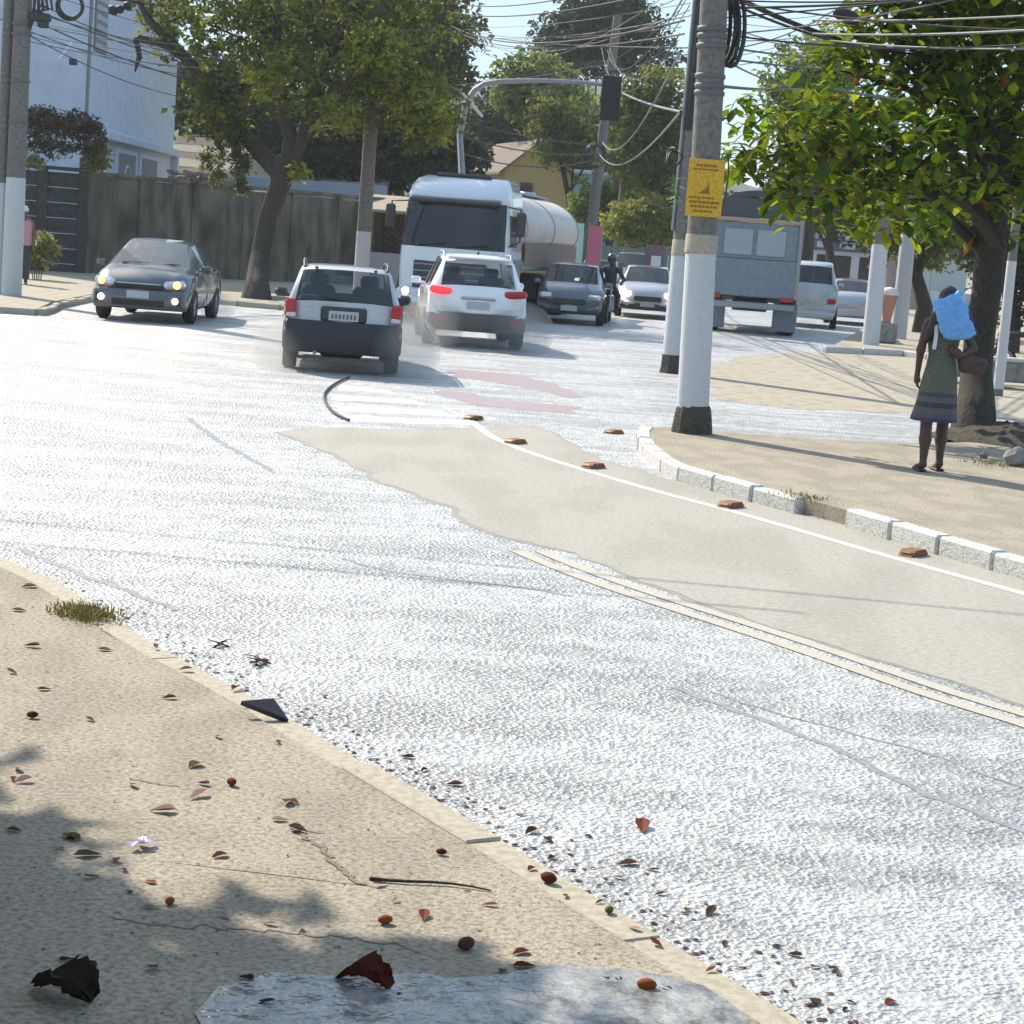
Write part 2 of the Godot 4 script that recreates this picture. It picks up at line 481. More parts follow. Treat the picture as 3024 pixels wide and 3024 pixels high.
func ground() -> void:
	var s := st()
	sheet(s, [Vector2(-900, 60), Vector2(900, 60), Vector2(900, -1400), Vector2(-900, -1400)], -0.04)
	struct("ground", s, M.earth)
	s = st()
	sheet(s, [Vector2(-60, 14), Vector2(50, 14), Vector2(70, -70), Vector2(60, -230), Vector2(8, -230), Vector2(-6, -75), Vector2(-60, -60)], 0.0)
	struct("road", s, M.wet)
	# what has dried
	s = st()
	var lane := ragged([Vector2(-2.273, -19.178), Vector2(-2.086, -19.816), Vector2(-1.45, -20.187), Vector2(-0.957, -20.473), Vector2(-0.463, -21.211), Vector2(-0.217, -21.411), Vector2(0.105, -21.832), Vector2(0.389, -21.026), Vector2(0.664, -19.379), Vector2(1.279, -17.774), Vector2(1.816, -17.134), Vector2(2.322, -16.585), Vector2(3.016, -15.072), Vector2(3.498, -13.649), Vector2(4.141, -12.227), Vector2(2.965, -8.542), Vector2(2.469, -9.368), Vector2(2.065, -9.978), Vector2(1.585, -10.802), Vector2(1.175, -11.447), Vector2(0.821, -12.072), Vector2(0.432, -13.036), Vector2(-0.014, -13.453), Vector2(-0.259, -14.088), Vector2(-0.431, -14.859), Vector2(-0.852, -15.557), Vector2(-1.143, -16.266), Vector2(-1.549, -17.657)], 0.06, 0.05, 5)
	var rim := PackedVector2Array(lane)
	sheet(s, ragged(Array(Geometry2D.offset_polygon(rim, 0.035)[0]), 0.05, 0.02, 55), 0.0015)
	struct("damp_lane_rim", s, M.damp)
	s = st()
	sheet(s, ragged(lane, 0.05, 0.012, 56), 0.003)
	struct("dry_road_lane", s, M.dry)
	s = st()
	sheet(s, ragged([Vector2(3.193, -35.566), Vector2(4.42, -40.811), Vector2(6.759, -45.201), Vector2(8.929, -46.735), Vector2(9.925, -44.184), Vector2(10.439, -42.526), Vector2(13.167, -40.503), Vector2(9.031, -27.545), Vector2(6.981, -28.139), Vector2(5.44, -28.049), Vector2(3.914, -27.189), Vector2(3.024, -27.373), Vector2(2.587, -28.431)], 0.3, 0.25, 6), 0.002)
	struct("dry_side_street", s, M.sand)
	# painted lines
	s = st()
	stripe(s, smooth_line([Vector2(-0.78, -22.907), Vector2(-0.552, -22.017), Vector2(-0.307, -20.589), Vector2(-0.124, -19.828), Vector2(0.238, -18.775), Vector2(1.085, -16.944), Vector2(1.823, -15.609), Vector2(2.675, -13.872), Vector2(3.281, -12.747), Vector2(3.911, -11.506)]), 0.10, 0.005)
	struct("road_edge_line", s, M.line)
	for k in [-1.0, 1.0]:
		s = st()
		stripe(s, smooth_line([Vector2(0.124, -12.985), Vector2(0.418, -12.338), Vector2(0.798, -11.651), Vector2(1.542, -10.472), Vector2(2.137, -9.435), Vector2(2.398, -9.074), Vector2(2.867, -8.236)]), 0.10, 0.005, k * 0.085)
		struct("yellow_centre_line" if k < 0 else "yellow_centre_line_001", s, M.yellow_line)
	for a in [[Vector2(-1.084, -30.464), Vector2(-0.113, -30.03), Vector2(0.738, -27.523), Vector2(0.712, -26.317), Vector2(-0.183, -27.521), Vector2(-1.062, -28.736)], [Vector2(-0.994, -26.07), Vector2(-0.364, -25.116), Vector2(0.641, -24.91), Vector2(0.657, -23.715), Vector2(0.101, -23.832), Vector2(-0.545, -24.07), Vector2(-0.952, -25.089)]]:
		s = st()
		sheet(s, ragged(a, 0.15, 0.16, 15), 0.002)
		part("red_road_stripe", s, M.red_line).set_meta("kind", "structure")
	for a in [[Vector2(-2.249, -25.486), Vector2(-1.725, -25.325), Vector2(-1.475, -24.738), Vector2(-2.284, -24.755)], [Vector2(-2.207, -23.964), Vector2(-1.351, -24.068), Vector2(-1.081, -23.525), Vector2(-2.153, -23.203)], [Vector2(-2.067, -22.521), Vector2(-0.897, -22.939), Vector2(-0.643, -22.278), Vector2(-1.971, -21.804)], [Vector2(-1.907, -21.436), Vector2(-0.631, -21.951), Vector2(-0.469, -21.439), Vector2(-1.772, -20.748)]]:
		s = st()
		sheet(s, ragged(a, 0.12, 0.05, 17), 0.002)
		part("white_hatch_stripe", s, M.hatch).set_meta("kind", "structure")
	for a in [[[Vector2(0.806, -9.199), Vector2(1.093, -8.784), Vector2(1.393, -8.272), Vector2(1.637, -7.683), Vector2(1.946, -7.195), Vector2(2.261, -6.7)], .045], [[Vector2(0.974, -9.15), Vector2(1.314, -8.76), Vector2(1.757, -8.325), Vector2(2.094, -7.811), Vector2(2.363, -7.458)], .02], [[Vector2(-3.237, -19.93), Vector2(-2.692, -18.14), Vector2(-2.305, -17.121), Vector2(-1.957, -16.21)], .06], [[Vector2(-2.831, -11.636), Vector2(-2.49, -11.18), Vector2(-2.102, -10.681), Vector2(-1.667, -10.162)], .05], [[Vector2(-1.004, -12.135), Vector2(-0.632, -11.779), Vector2(-0.15, -11.662), Vector2(0.379, -11.437)], .03]]:
		s = st()
		var mid := smooth_line(a[0], .12)
		var nn := noise(2.2, 31, 3)
		for i in mid.size(): mid[i] += Vector2(nn.get_noise_1d(i * .35), nn.get_noise_1d(i * .35 + 90)) * .05
		stripe(s, mid, a[1], 0.002)
		struct("road_seam", s, M.seam)
	# the pavement at the photographer's feet, in cast slabs with open joints
	var front := [Vector2(-4.513, -13.311), Vector2(-3.383, -11.759), Vector2(-2.755, -10.877), Vector2(-2.59, -10.792), Vector2(-2.209, -10.076), Vector2(-1.917, -9.606), Vector2(-1.689, -9.13), Vector2(-1.407, -8.718), Vector2(-1.102, -8.259), Vector2(-0.893, -7.934), Vector2(-0.633, -7.461), Vector2(-0.556, -7.312), Vector2(-0.348, -7.01), Vector2(-0.129, -6.673), Vector2(0.067, -6.305), Vector2(0.2, -6.084), Vector2(0.465, -5.62), Vector2(0.597, -5.386), Vector2(0.807, -5.044), Vector2(1.051, -4.584), Vector2(1.327, -3.866)]
	var inner := []
	for p in front: inner.append(p)
	var base: Array = inner.duplicate()
	base.append_array([Vector2(3, 6), Vector2(-14, 6), Vector2(-14, -12.5)])
	s = st()
	slab(s, inset(base, 0.06), -0.03, 0.055)
	struct("pavement_bed", s, M.joint)
	var pave := Node3D.new()
	pave.name = "near_pavement"
	add_child(pave)
	pave.set_meta("kind", "structure")
	var cuts := [[-14.0, 0.3], [-9.55, 0.25], [-5.72, 0.15], [-1.0, 0.2], [6.0, 0.2]]
	for i in cuts.size() - 1:
		for half in 2:
			var g := 0.0035
			var z0: float = cuts[i][0] + g
			var z1: float = cuts[i + 1][0] - g
			var k0: float = cuts[i][1]
			var k1: float = cuts[i + 1][1]
			var strip := PackedVector2Array([Vector2(-15, z0 - 15 * k0), Vector2(4, z0 + 4 * k0), Vector2(4, z1 + 4 * k1), Vector2(-15, z1 - 15 * k1)])
			var got := Geometry2D.intersect_polygons(PackedVector2Array(inset(base, 0.13)), strip)
			# a lengthwise joint about a metre in from the kerb
			var q := PackedVector2Array([Vector2(-7.2, -15.0), Vector2(2.6, 3.0), Vector2(12, 3.0), Vector2(12, -15.0)]) if half == 0 else PackedVector2Array([Vector2(-7.22, -15.0), Vector2(2.58, 3.0), Vector2(2.58, 8.0), Vector2(-22, 8.0), Vector2(-22, -15)])
			for gp in got:
				for hp in Geometry2D.intersect_polygons(gp, q):
					if hp.size() < 3: continue
					s = st()
					slab(s, ragged(Array(hp), 0.06, 0.005, i), 0.0, 0.08 + rng.randf_range(-0.0015, 0.001))
					part("paving_slab", s, M.slab, pave)
	kerb("near_kerb", front, 0.9, 0.13, 0.085, M.kerb, -1.0, [], 0.006)
	s = st()
	sheet(s, ragged([Vector2(-0.649, -4.886), Vector2(-0.53, -5.018), Vector2(-0.398, -5.009), Vector2(-0.267, -5.012), Vector2(-0.159, -5.096), Vector2(-0.068, -5.053), Vector2(0.063, -5.117), Vector2(0.206, -5.223), Vector2(0.352, -5.223), Vector2(0.496, -5.208), Vector2(0.6, -5.15), Vector2(0.69, -4.983), Vector2(0.749, -4.754), Vector2(-0.62, -4.494), Vector2(-0.688, -4.71)], 0.06, 0.02, 7), 0.087)
	struct("puddle", s, M.puddle)
	for a in [[[Vector2(-0.628, -6.316), Vector2(-0.571, -6.22), Vector2(-0.509, -6.091), Vector2(-0.462, -5.982), Vector2(-0.416, -5.877), Vector2(-0.348, -5.79)], .018], [[Vector2(-1.007, -5.34), Vector2(-0.922, -5.331), Vector2(-0.827, -5.317), Vector2(-0.717, -5.322), Vector2(-0.569, -5.328), Vector2(-0.42, -5.317), Vector2(-0.263, -5.314), Vector2(-0.196, -5.28), Vector2(-0.162, -5.241)], .009], [[Vector2(-1.233, -6.721), Vector2(-1.125, -6.7), Vector2(-1.052, -6.677)], .007], [[Vector2(-0.631, -6.316), Vector2(-0.583, -6.283), Vector2(-0.518, -6.285)], .007]]:
		s = st()
		var mid := smooth_line(a[0], .025)
		var nn := noise(9.0, 33, 3)
		for i in mid.size(): mid[i] += Vector2(nn.get_noise_1d(i * .05), nn.get_noise_1d(i * .05 + 50)) * .04
		stripe(s, mid, a[1], 0.0822)
		struct("dirt_filled_crack", s, mottled([[0.0, lin(0.14, 0.11, 0.08)], [1.0, lin(0.24, 0.19, 0.14)]], 0.3, 0.95, 34))
	# the pavement that ends in a rounded nose round the posts
	var nose := [Vector2(1.29, -21.39), Vector2(1.213, -20.795), Vector2(1.196, -20.065), Vector2(1.219, -19.316), Vector2(1.29, -18.363), Vector2(1.371, -17.749), Vector2(1.596, -17.221), Vector2(1.867, -16.62), Vector2(2.141, -16.114), Vector2(2.382, -15.71), Vector2(2.656, -15.121), Vector2(2.896, -14.498), Vector2(3.411, -13.349), Vector2(4.03, -11.929)]
	var np: Array = nose.duplicate()
	np.append_array([Vector2(7.409, -20.372), Vector2(7.035, -22.522), Vector2(5.528, -22.154), Vector2(5.224, -22.863), Vector2(4.085, -21.846), Vector2(3.142, -21.643), Vector2(2.412, -21.6), Vector2(1.875, -21.672), Vector2(1.516, -21.734)])
	var ninner := []
	for i in np.size():
		ninner.append(np[i])
	s = st()
	slab(s, inset(ninner, 0.07), -0.03, 0.12)
	struct("corner_pavement", s, M.slab)
	kerb("corner_kerb", nose, 0.62, 0.14, 0.14, M.kerb_white, 1.0, [9], 0.018)
	# beyond the side street
	var far_edge := [Vector2(6.616, -44.813), Vector2(7.6, -45.355), Vector2(8.744, -45.818), Vector2(9.275, -42.916), Vector2(9.897, -40.329), Vector2(12.312, -37.87)]
	var fp: Array = far_edge.duplicate()
	fp.append_array([Vector2(60, -45), Vector2(60, -100), Vector2(22, -150), Vector2(13, -75)])
	s = st()
	slab(s, inset(fp, 0.07), -0.03, 0.12)
	struct("far_pavement", s, M.sand)
	kerb("far_kerb", far_edge, 1.0, 0.14, 0.14, M.kerb_white, 1.0)
	var wall_edge := [Vector2(-14.247, -37.971), Vector2(-11.155, -36.167), Vector2(-9.272, -35.888), Vector2(-8.609, -36.119), Vector2(-9.077, -39.288), Vector2(-9.32, -43.938), Vector2(-8.721, -46.169), Vector2(-7.789, -47.032), Vector2(-6.542, -45.993), Vector2(-5.274, -45.63), Vector2(-3.803, -45.319), Vector2(-2.719, -46.103)]
	var wp: Array = wall_edge.duplicate()
	wp.append_array([Vector2(-1.5, -70), Vector2(-6, -66.5), Vector2(-14, -59.5), Vector2(-40, -52)])
	s = st()
	slab(s, inset(wp, 0.07), -0.03, 0.11)
	struct("wall_pavement", s, M.sand)
	kerb("wall_kerb", wall_edge, 1.0, 0.14, 0.12, M.kerb, -1.0)
	# hills
	s = st()
	s.set_smooth_group(2)
	var hn := noise(0.004, 61, 4)
	for row in 6:
		for i in 60:
			var P := func(ii, rr):
				var x: float = -700.0 + 1400.0 * ii / 60.0
				var up: float = sin(rr / 6.0 * PI / 2.0)
				return Vector3(x, -1.0 + up * maxf(6.0, lerpf(58.0, 30.0, smoothstep(10.0, 75.0, x)) + 26.0 * hn.get_noise_2d(x, 3.0) - absf(x + 30) * 0.03) + 2.5 * hn.get_noise_2d(x * 9.0, rr * 300.0) * up, -560.0 - rr * 26.0)
			quad(s, P.call(i, row), P.call(i, row + 1), P.call(i + 1, row + 1), P.call(i + 1, row))
	struct("hills", s, M.hill)


# ---------- vehicles: local +z is forward, y up ----------
const SEDAN := [[-2.30, .70, .38, .62, .66, .55, ""], [-2.25, .80, .28, .80, .85, .62, ""], [-2.08, .85, .24, .92, 1.02, .68, ""], [-1.62, .87, .22, .94, 1.06, .70, "t"], [-1.0, .88, .21, .93, 1.40, .58, "s"], [-.1, .88, .21, .92, 1.465, .59, ""], [-.04, .88, .21, .92, 1.465, .59, "s"], [.45, .88, .21, .92, 1.42, .57, "t"], [1.20, .87, .21, .93, 1.00, .70, ""], [1.75, .86, .22, .86, .93, .66, ""], [2.10, .83, .24, .74, .83, .62, ""], [2.25, .76, .28, .64, .70, .55, ""], [2.30, .66, .34, .58, .60, .45, ""]]
const SUV := [[-2.13, .72, .50, .70, .73, .60, ""], [-2.10, .82, .40, .86, .92, .66, ""], [-2.02, .87, .32, 1.02, 1.09, .70, "t"], [-1.70, .88, .28, 1.04, 1.51, .63, ""], [-1.62, .88, .27, 1.04, 1.57, .63, "s"], [-.85, .89, .26, 1.02, 1.63, .63, ""], [-.78, .89, .26, 1.02, 1.63, .63, "s"], [.10, .89, .26, 1.01, 1.62, .62, ""], [.16, .89, .26, 1.0, 1.62, .62, "s"], [.62, .89, .26, 1.0, 1.57, .60, "t"], [1.30, .88, .26, 1.0, 1.07, .72, ""], [1.80, .87, .28, .94, 1.0, .68, ""], [2.06, .82, .32, .82, .88, .60, ""], [2.13, .72, .40, .66, .70, .5, ""]]
const WAGON := [[-2.02, .70, .42, .66, .68, .60, ""], [-2.00, .76, .34, .74, .76, .66, ""], [-1.97, .79, .30, .90, .955, .70, "t"], [-1.72, .80, .27, .92, 1.375, .61, ""], [-1.62, .81, .26, .92, 1.41, .61, "s"], [-.75, .82, .25, .91, 1.43, .61, ""], [-.68, .82, .25, .91, 1.43, .61, "s"], [.15, .82, .25, .90, 1.42, .60, ""], [.20, .82, .25, .90, 1.42, .60, "s"], [.55, .81, .25, .90, 1.38, .59, "t"], [1.15, .80, .25, .90, .97, .66, ""], [1.70, .79, .27, .82, .87, .60, ""], [2.0, .72, .30, .68, .72, .5, ""], [2.05, .64, .36, .55, .57, .45, ""]]

func ring_of(a: Array) -> Array:
	var w: float = a[1]
	var sill: float = a[2]
	var belt: float = a[3]
	var top: float = a[4]
	var rw: float = a[5]
	var z: float = a[0]
	var h := [Vector3(0, sill, z), Vector3(w * .86, sill, z), Vector3(w * .965, sill + .07, z), Vector3(w, lerpf(sill, belt, .5), z), Vector3(w * .992, belt - .05, z), Vector3(w * .95, belt, z), Vector3(lerpf(w * .95, rw, .93), lerpf(belt, top, .88), z), Vector3(rw * .95, top - .012, z), Vector3(rw * .55, top + .008, z), Vector3(0, top + .014, z)]
	# glass and panels bow: the outer edges of each section stand back from the ends
	var bow := .13 * clampf(absf(z) / 1.2, 0.0, 1.0) * -signf(z)
	for i in range(4, 10): h[i].z += bow * pow(h[i].x / w, 2.0)
	var out: Array = h.duplicate()
	for i in range(8, 0, -1):
		out.append(Vector3(-h[i].x, h[i].y, h[i].z))
	return out

func loft_car(root: Node3D, S: Array, pm: Material, gm: Material) -> void:
	var body := st()
	var panes := {}
	var rings := []
	for a in S: rings.append(ring_of(a))
	var n: int = rings[0].size()
	for i in S.size() - 1:
		var f: String = S[i][6]
		for k in n:
			var j := (k + 1) % n
			var key := ""
			if f.contains("s") and (k == 5 or k == 12): key = "side_window%d_%d" % [i, k]
			if f.contains("t") and (k in [7, 8, 9, 10]): key = "rear_window" if i < S.size() / 2 else "windscreen"
			var s := body
			if key:
				if not panes.has(key): panes[key] = st()
				s = panes[key]
			s.set_smooth_group(1)
			quad(s, rings[i][k], rings[i][j], rings[i + 1][j], rings[i + 1][k])
	body.set_smooth_group(-1)
	for e in [0, S.size() - 1]:
		for k in range(1, n - 1):
			if e == 0: tri(body, rings[e][0], rings[e][k + 1], rings[e][k])
			else: tri(body, rings[e][0], rings[e][k], rings[e][k + 1])
	part("body", body, pm, root)
	for key in panes:
		part(key.split("w")[0] + "window" if key.begins_with("side") else key, panes[key], gm, root)

func wheel(root: Node3D, at: Vector3, r := 0.31, w := 0.2, rimless := false) -> void:
	var s := st()
	var side := signf(at.x) if at.x != 0.0 else 1.0
	var xf := Transform3D(Basis(Vector3(0, 0, 1), -PI / 2), Vector3.ZERO)
	lathe(s, [Vector2(r * .62, -w / 2), Vector2(r * .92, -w / 2), Vector2(r, -w * .34), Vector2(r, w * .34), Vector2(r * .92, w / 2), Vector2(r * .62, w / 2)], xf, 20)
	var o := part("wheel", s, M.rubber, root)
	o.position = at
	s = st()
	lathe(s, [Vector2(0.0, w * .40), Vector2(r * .16, w * .42), Vector2(r * .2, w * .34), Vector2(r * .5, w * .30), Vector2(r * .63, w * .46), Vector2(r * .63, -w * .4), Vector2(0.0, -w * .4)], xf.rotated(Vector3.UP, 0.0 if side > 0 else PI), 20)
	for k in 5:
		var a := TAU * k / 5
		box(s, Vector3(side * w * .42, sin(a) * r * .38, cos(a) * r * .38), Vector3(.02, r * .11, r * .42), .004, Basis(Vector3.RIGHT, -a))
	part("rim", s, M.steel if not rimless else M.galv, o)
	# a black plate stands in for the shade inside the arch round the tyre
	s = st()
	var arc := []
	for k in 13:
		var a := PI * (0.02 + 0.96 * k / 12.0)
		arc.append(Vector2(cos(a) * r * 1.17, sin(a) * r * 1.17))
	arc.append(Vector2(-r * 1.17, -r * .3)); arc.append(Vector2(r * 1.17, -r * .3))
	if not rimless:
		prism(s, arc, side * (w * .30), side * (w * .36), Transform3D(Basis(Vector3.UP, PI / 2), at))
		part("arch_shade", s, M.black, root)

func bumper(root: Node3D, m: Material, hw: float, z: float, dirn: float, y0: float, y1: float, depth := 0.4, called := "bumper") -> MeshInstance3D:
	var s := st()
	var plan := func(g: float):
		var out := []
		for p in [[-hw + g, depth], [-hw + g, .14], [-hw * .93 + g, .05 + g], [-hw * .55, .008 + g], [0.0, g], [hw * .55, .008 + g], [hw * .93 - g, .05 + g], [hw - g, .14], [hw - g, depth]]:
			out.append(Vector2(p[0], z - dirn * p[1]))
		return out
	var ys := [y0, y0 + .05, (y0 + y1) / 2, y1 - .04, y1]
	var gs := [.03, 0.0, -.006, 0.0, .03]
	s.set_smooth_group(1)
	for i in 4:
		var a: Array = plan.call(gs[i])
		var b: Array = plan.call(gs[i + 1])
		for k in a.size() - 1:
			quad_out(s, Vector3(a[k].x, ys[i], a[k].y), Vector3(a[k + 1].x, ys[i], a[k + 1].y), Vector3(b[k + 1].x, ys[i + 1], b[k + 1].y), Vector3(b[k].x, ys[i + 1], b[k].y), Vector3(0, ys[i], z - dirn * depth))
	sheet(s, plan.call(.03), y1)
	sheet(s, plan.call(.03), y0)
	return part(called, s, m, root)

func slab_part(root: Node3D, called: String, c: Vector3, size: Vector3, m: Material, bev := 0.012, bs := Basis()) -> MeshInstance3D:
	var s := st()
	box(s, Vector3.ZERO, size, bev)
	var o := part(called, s, m, root)
	o.transform = Transform3D(bs, c)
	return o

func cabin(root: Node3D, z: float, y := 0.0, wagon := true) -> void:
	for sx in [-.36, .36]:
		var s := st()
		box(s, Vector3(sx, .62 + y, z + .1), Vector3(.50, .14, .52), .05)
		box(s, Vector3(sx, .86 + y, z - .16), Vector3(.48, .56, .14), .06, Basis(Vector3.RIGHT, -.2))
		box(s, Vector3(sx, 1.21 + y, z - .23), Vector3(.27, .17, .09), .04, Basis(Vector3.RIGHT, -.15))
		part("seat", s, M.interior, root)
	var s := st()
	box(s, Vector3(0, .60 + y, z - .85), Vector3(1.3, .16, .5), .05)
	box(s, Vector3(0, .80 + y, z - 1.1), Vector3(1.28, .42, .13), .05, Basis(Vector3.RIGHT, -.2))
	part("seat", s, M.interior, root)
	s = st()
	box(s, Vector3(0, .80 + y, z + .82), Vector3(1.4, .26, .32), .08)
	part("dashboard", s, M.interior, root)
	s = st()
	lathe(s, [Vector2(.17, -.012), Vector2(.19, 0), Vector2(.17, .012), Vector2(.155, 0), Vector2(.17, -.012)], Transform3D(Basis(Vector3.RIGHT, PI / 2 - .45), Vector3(.36, .92 + y, z + .55)), 16)
	part("steering_wheel", s, M.black, root)
	if wagon:
		s = st()
		box(s, Vector3(0, 1.30 + y, z + .42), Vector3(.24, .07, .02), .01)
		part("rear_view_mirror", s, M.black, root)

func mirrors(root: Node3D, x: float, y: float, z: float, m: Material) -> void:
	for sx in [-1.0, 1.0]:
		var s := st()
		box(s, Vector3(sx * (x + .10), y, z), Vector3(.19, .13, .10), .035)
		box(s, Vector3(sx * x, y - .04, z + .01), Vector3(.12, .04, .05), .01)
		part("wing_mirror", s, m, root)

func plate(root: Node3D, at: Vector3, face: float, txt: String) -> void:
	var o := slab_part(root, "number_plate", at, Vector3(.40, .13, .012), M.plate, .003)
	if txt:
		for k in 7:
			var q := st()
			box(q, Vector3(-.15 + .05 * k, -.008, face * .008), Vector3(.026, .062, .004))
			part("character", q, M.plate_ink, o)

func lamp_light(root: Node3D, at: Vector3, dirn: Vector3, c: Color, e: float) -> void:
	var l := SpotLight3D.new()
	l.name = "lamp_beam"
	l.light_color = c
	l.light_energy = e
	l.spot_angle = 50
	l.spot_range = 40
	l.spot_attenuation = 2.0
	l.light_size = .08
	l.shadow_enabled = true
	root.add_child(l, true)
	l.position = at
	l.basis = Basis.looking_at(dirn, Vector3.UP)

func put_car(o: Node3D, p: Vector3, heading: Vector2, off := 0.0) -> void:
	var hd := heading.normalized()
	o.position = Vector3(p.x - hd.x * off, 0.0, p.z - hd.y * off)
	o.rotation.y = atan2(hd.x, hd.y)

func scaled(S: Array, kz: float, kw: float, kh: float) -> Array:
	var out := []
	for a in S: out.append([a[0] * kz, a[1] * kw, a[2] * kh, a[3] * kh, a[4] * kh, a[5] * kw, a[6]])
	return out

# a car of which only the outline, glass, lamps and wheels can be told at its distance
func far_car(called: String, label: String, S: Array, pm: Material, lit: bool, rear := false) -> Node3D:
	var o := thing(called, label, "car", Vector3.ZERO, 0.0, "cars queuing beyond the junction")
	loft_car(o, S, pm, M.glass_dark)
	var zf: float = S[-1][0]
	var zr: float = S[0][0]
	var w: float = S[6][1]
	for sx in [-1.0, 1.0]:
		for z in [zr * .60, zf * .62]:
			wheel(o, Vector3(sx * (w - .085), .31, z), .31, .2)
		slab_part(o, "headlight", Vector3(sx * w * .72, .68, zf - .09), Vector3(.34, .14, .16), M.head if lit else M.clear_lamp, .04, Basis(Vector3.UP, sx * -.45))
		slab_part(o, "tail_light", Vector3(sx * w * .80, .82, zr + .07), Vector3(.26, .16, .14), M.red_lamp, .03, Basis(Vector3.UP, sx * .4))
	slab_part(o, "grille", Vector3(0, .56, zf - .01), Vector3(.8, .14, .05), M.plastic, .02)
	bumper(o, M.plastic if not rear else pm, w * .9, zf + .02, 1.0, .26, .42)
	bumper(o, pm, w * .9, zr - .02, -1.0, .28, .52)
	mirrors(o, w * .93, S[7][3] + .06, zf * .36, pm)
	plate(o, Vector3(0, .40, zf + .03), 1.0, "")
	plate(o, Vector3(0, .66, zr - .03), -1.0, "")
	cabin(o, 0.1)
	return o

func vehicles() -> void:
	var silver := paint(lin(0.46, 0.465, 0.48), 0.3, 0.4)
	var white := paint(lin(0.78, 0.79, 0.80), 0.0, 0.35)
	var grey := paint(lin(0.085, 0.085, 0.095), 0.4, 0.35)
	# silver station wagon driving away
	var o := thing("station_wagon", "silver estate car with black rear bumper driving away through the water", "car")
	loft_car(o, WAGON, silver, M.glass)
	for sx in [-1.0, 1.0]:
		wheel(o, Vector3(sx * .70, .30, -1.22), .30, .19)
		wheel(o, Vector3(sx * .70, .30, 1.28), .30, .19)
		var s := st()
		box(s, Vector3(sx * .715, .845, -1.955), Vector3(.15, .25, .12), .03, Basis(Vector3.UP, sx * .12))
		var tl := part("tail_light", s, M.red_lamp, o)
		s = st()
		box(s, Vector3(sx * .70, .76, -2.005), Vector3(.13, .06, .04), .012)
		part("reversing_lens", s, M.clear_lamp, tl)
		s = st()
		tube(s, [Vector3(sx * .56, 1.40, -1.58), Vector3(sx * .57, 1.47, -1.46), Vector3(sx * .575, 1.485, -.6), Vector3(sx * .565, 1.47, .3), Vector3(sx * .55, 1.40, .42)], [.018], 6)
		part("roof_rail", s, M.plastic, o)
		# the rear pillar has its own side window
		s = st()
		box(s, Vector3(sx * .40, 1.40, -1.70), Vector3(.05, .03, .08), .01)
		part("hinge", s, M.plastic, o)
	bumper(o, mat(lin(0.022, 0.022, 0.026), .55), .80, -2.07, -1.0, .27, .70, .55)
	bumper(o, M.plastic, .76, 2.10, 1.0, .26, .56, .4)
	slab_part(o, "plate_recess", Vector3(0, .80, -2.0), Vector3(.62, .20, .05), M.plastic, .03)
	plate(o, Vector3(0, .78, -2.032), -1.0, "marks")
	slab_part(o, "wiper", Vector3(.12, 1.0, -1.965), Vector3(.46, .018, .02), M.black, .004, Basis(Vector3.BACK, .12))
	slab_part(o, "badge", Vector3(.50, .90, -1.995), Vector3(.14, .03, .008), M.steel, .003)
	var s := st()
	tube(s, [Vector3(.35, .30, -1.6), Vector3(.36, .27, -2.05)], [.028], 8)
	part("exhaust_pipe", s, M.galv, o)
	slab_part(o, "spare_wheel_well", Vector3(0, .27, -1.5), Vector3(.6, .12, .7), M.black, .05)
	mirrors(o, .80, .96, .62, M.plastic)
	cabin(o, -.05)
	# the driver's head and shoulders above the seat
	s = st()
	lathe(s, [Vector2(.0, .13), Vector2(.06, .115), Vector2(.085, .05), Vector2(.085, -.02), Vector2(.06, -.10), Vector2(.055, -.16), Vector2(.15, -.20), Vector2(.21, -.28), Vector2(.21, -.5)], Transform3D(Basis(), Vector3(.36, 1.20, .02)), 14)
	put_car(o, Vector3(-2.529, 0, -28.141), Vector2(-.10, -1), -1.22)
	s.generate_normals()
	var drv := thing("person", "driver seen from behind through the estate car's rear window", "person", o.transform * Vector3(.36, 1.20, .02), o.rotation.y)
	part_mesh("body", s.commit(), mat(lin(.05, .035, .03), .8), drv, Transform3D(Basis(), Vector3(-.36, -1.20, -.02)))
	spray(o, Vector3(-.86, .38, -1.75), Vector3(1.0, 1.0, 2.2), .36, "spray hanging behind the estate car's right rear wheel")
	spray(o, Vector3(.82, .25, -1.6), Vector3(.8, .8, 1.8), .36, "low spray behind the estate car's left rear wheel")
	# white compact suv
	o = thing("suv", "white compact off-roader with red tail lights spraying water behind the estate car", "car")
	loft_car(o, SUV, white, M.glass)
	for sx in [-1.0, 1.0]:
		wheel(o, Vector3(sx * .79, .34, -1.30), .34, .22)
		wheel(o, Vector3(sx * .79, .34, 1.32), .34, .22)
		var sl := st()
		box(sl, Vector3(sx * .66, .985, -2.035), Vector3(.42, .13, .12), .04, Basis(Vector3.UP, sx * .22) * Basis(Vector3.BACK, sx * .10))
		part("tail_light", sl, M.lit_red if sx > 0 else M.red_lamp, o)
		slab_part(o, "reflector", Vector3(sx * .62, .50, -2.175), Vector3(.18, .05, .02), M.red_lamp, .008)
		sl = st()
		tube(sl, [Vector3(sx * .60, 1.60, -1.3), Vector3(sx * .61, 1.655, -1.2), Vector3(sx * .61, 1.66, -.2), Vector3(sx * .6, 1.60, .1)], [.016], 6)
		part("roof_rail", sl, M.steel, o)
	bumper(o, mat(lin(0.10, 0.095, 0.085), .7), .87, -2.17, -1.0, .30, .62, .5)
	bumper(o, white, .84, 2.16, 1.0, .3, .66, .4)
	slab_part(o, "spoiler", Vector3(0, 1.565, -1.76), Vector3(1.16, .045, .26), white, .02, Basis(Vector3.RIGHT, .12))
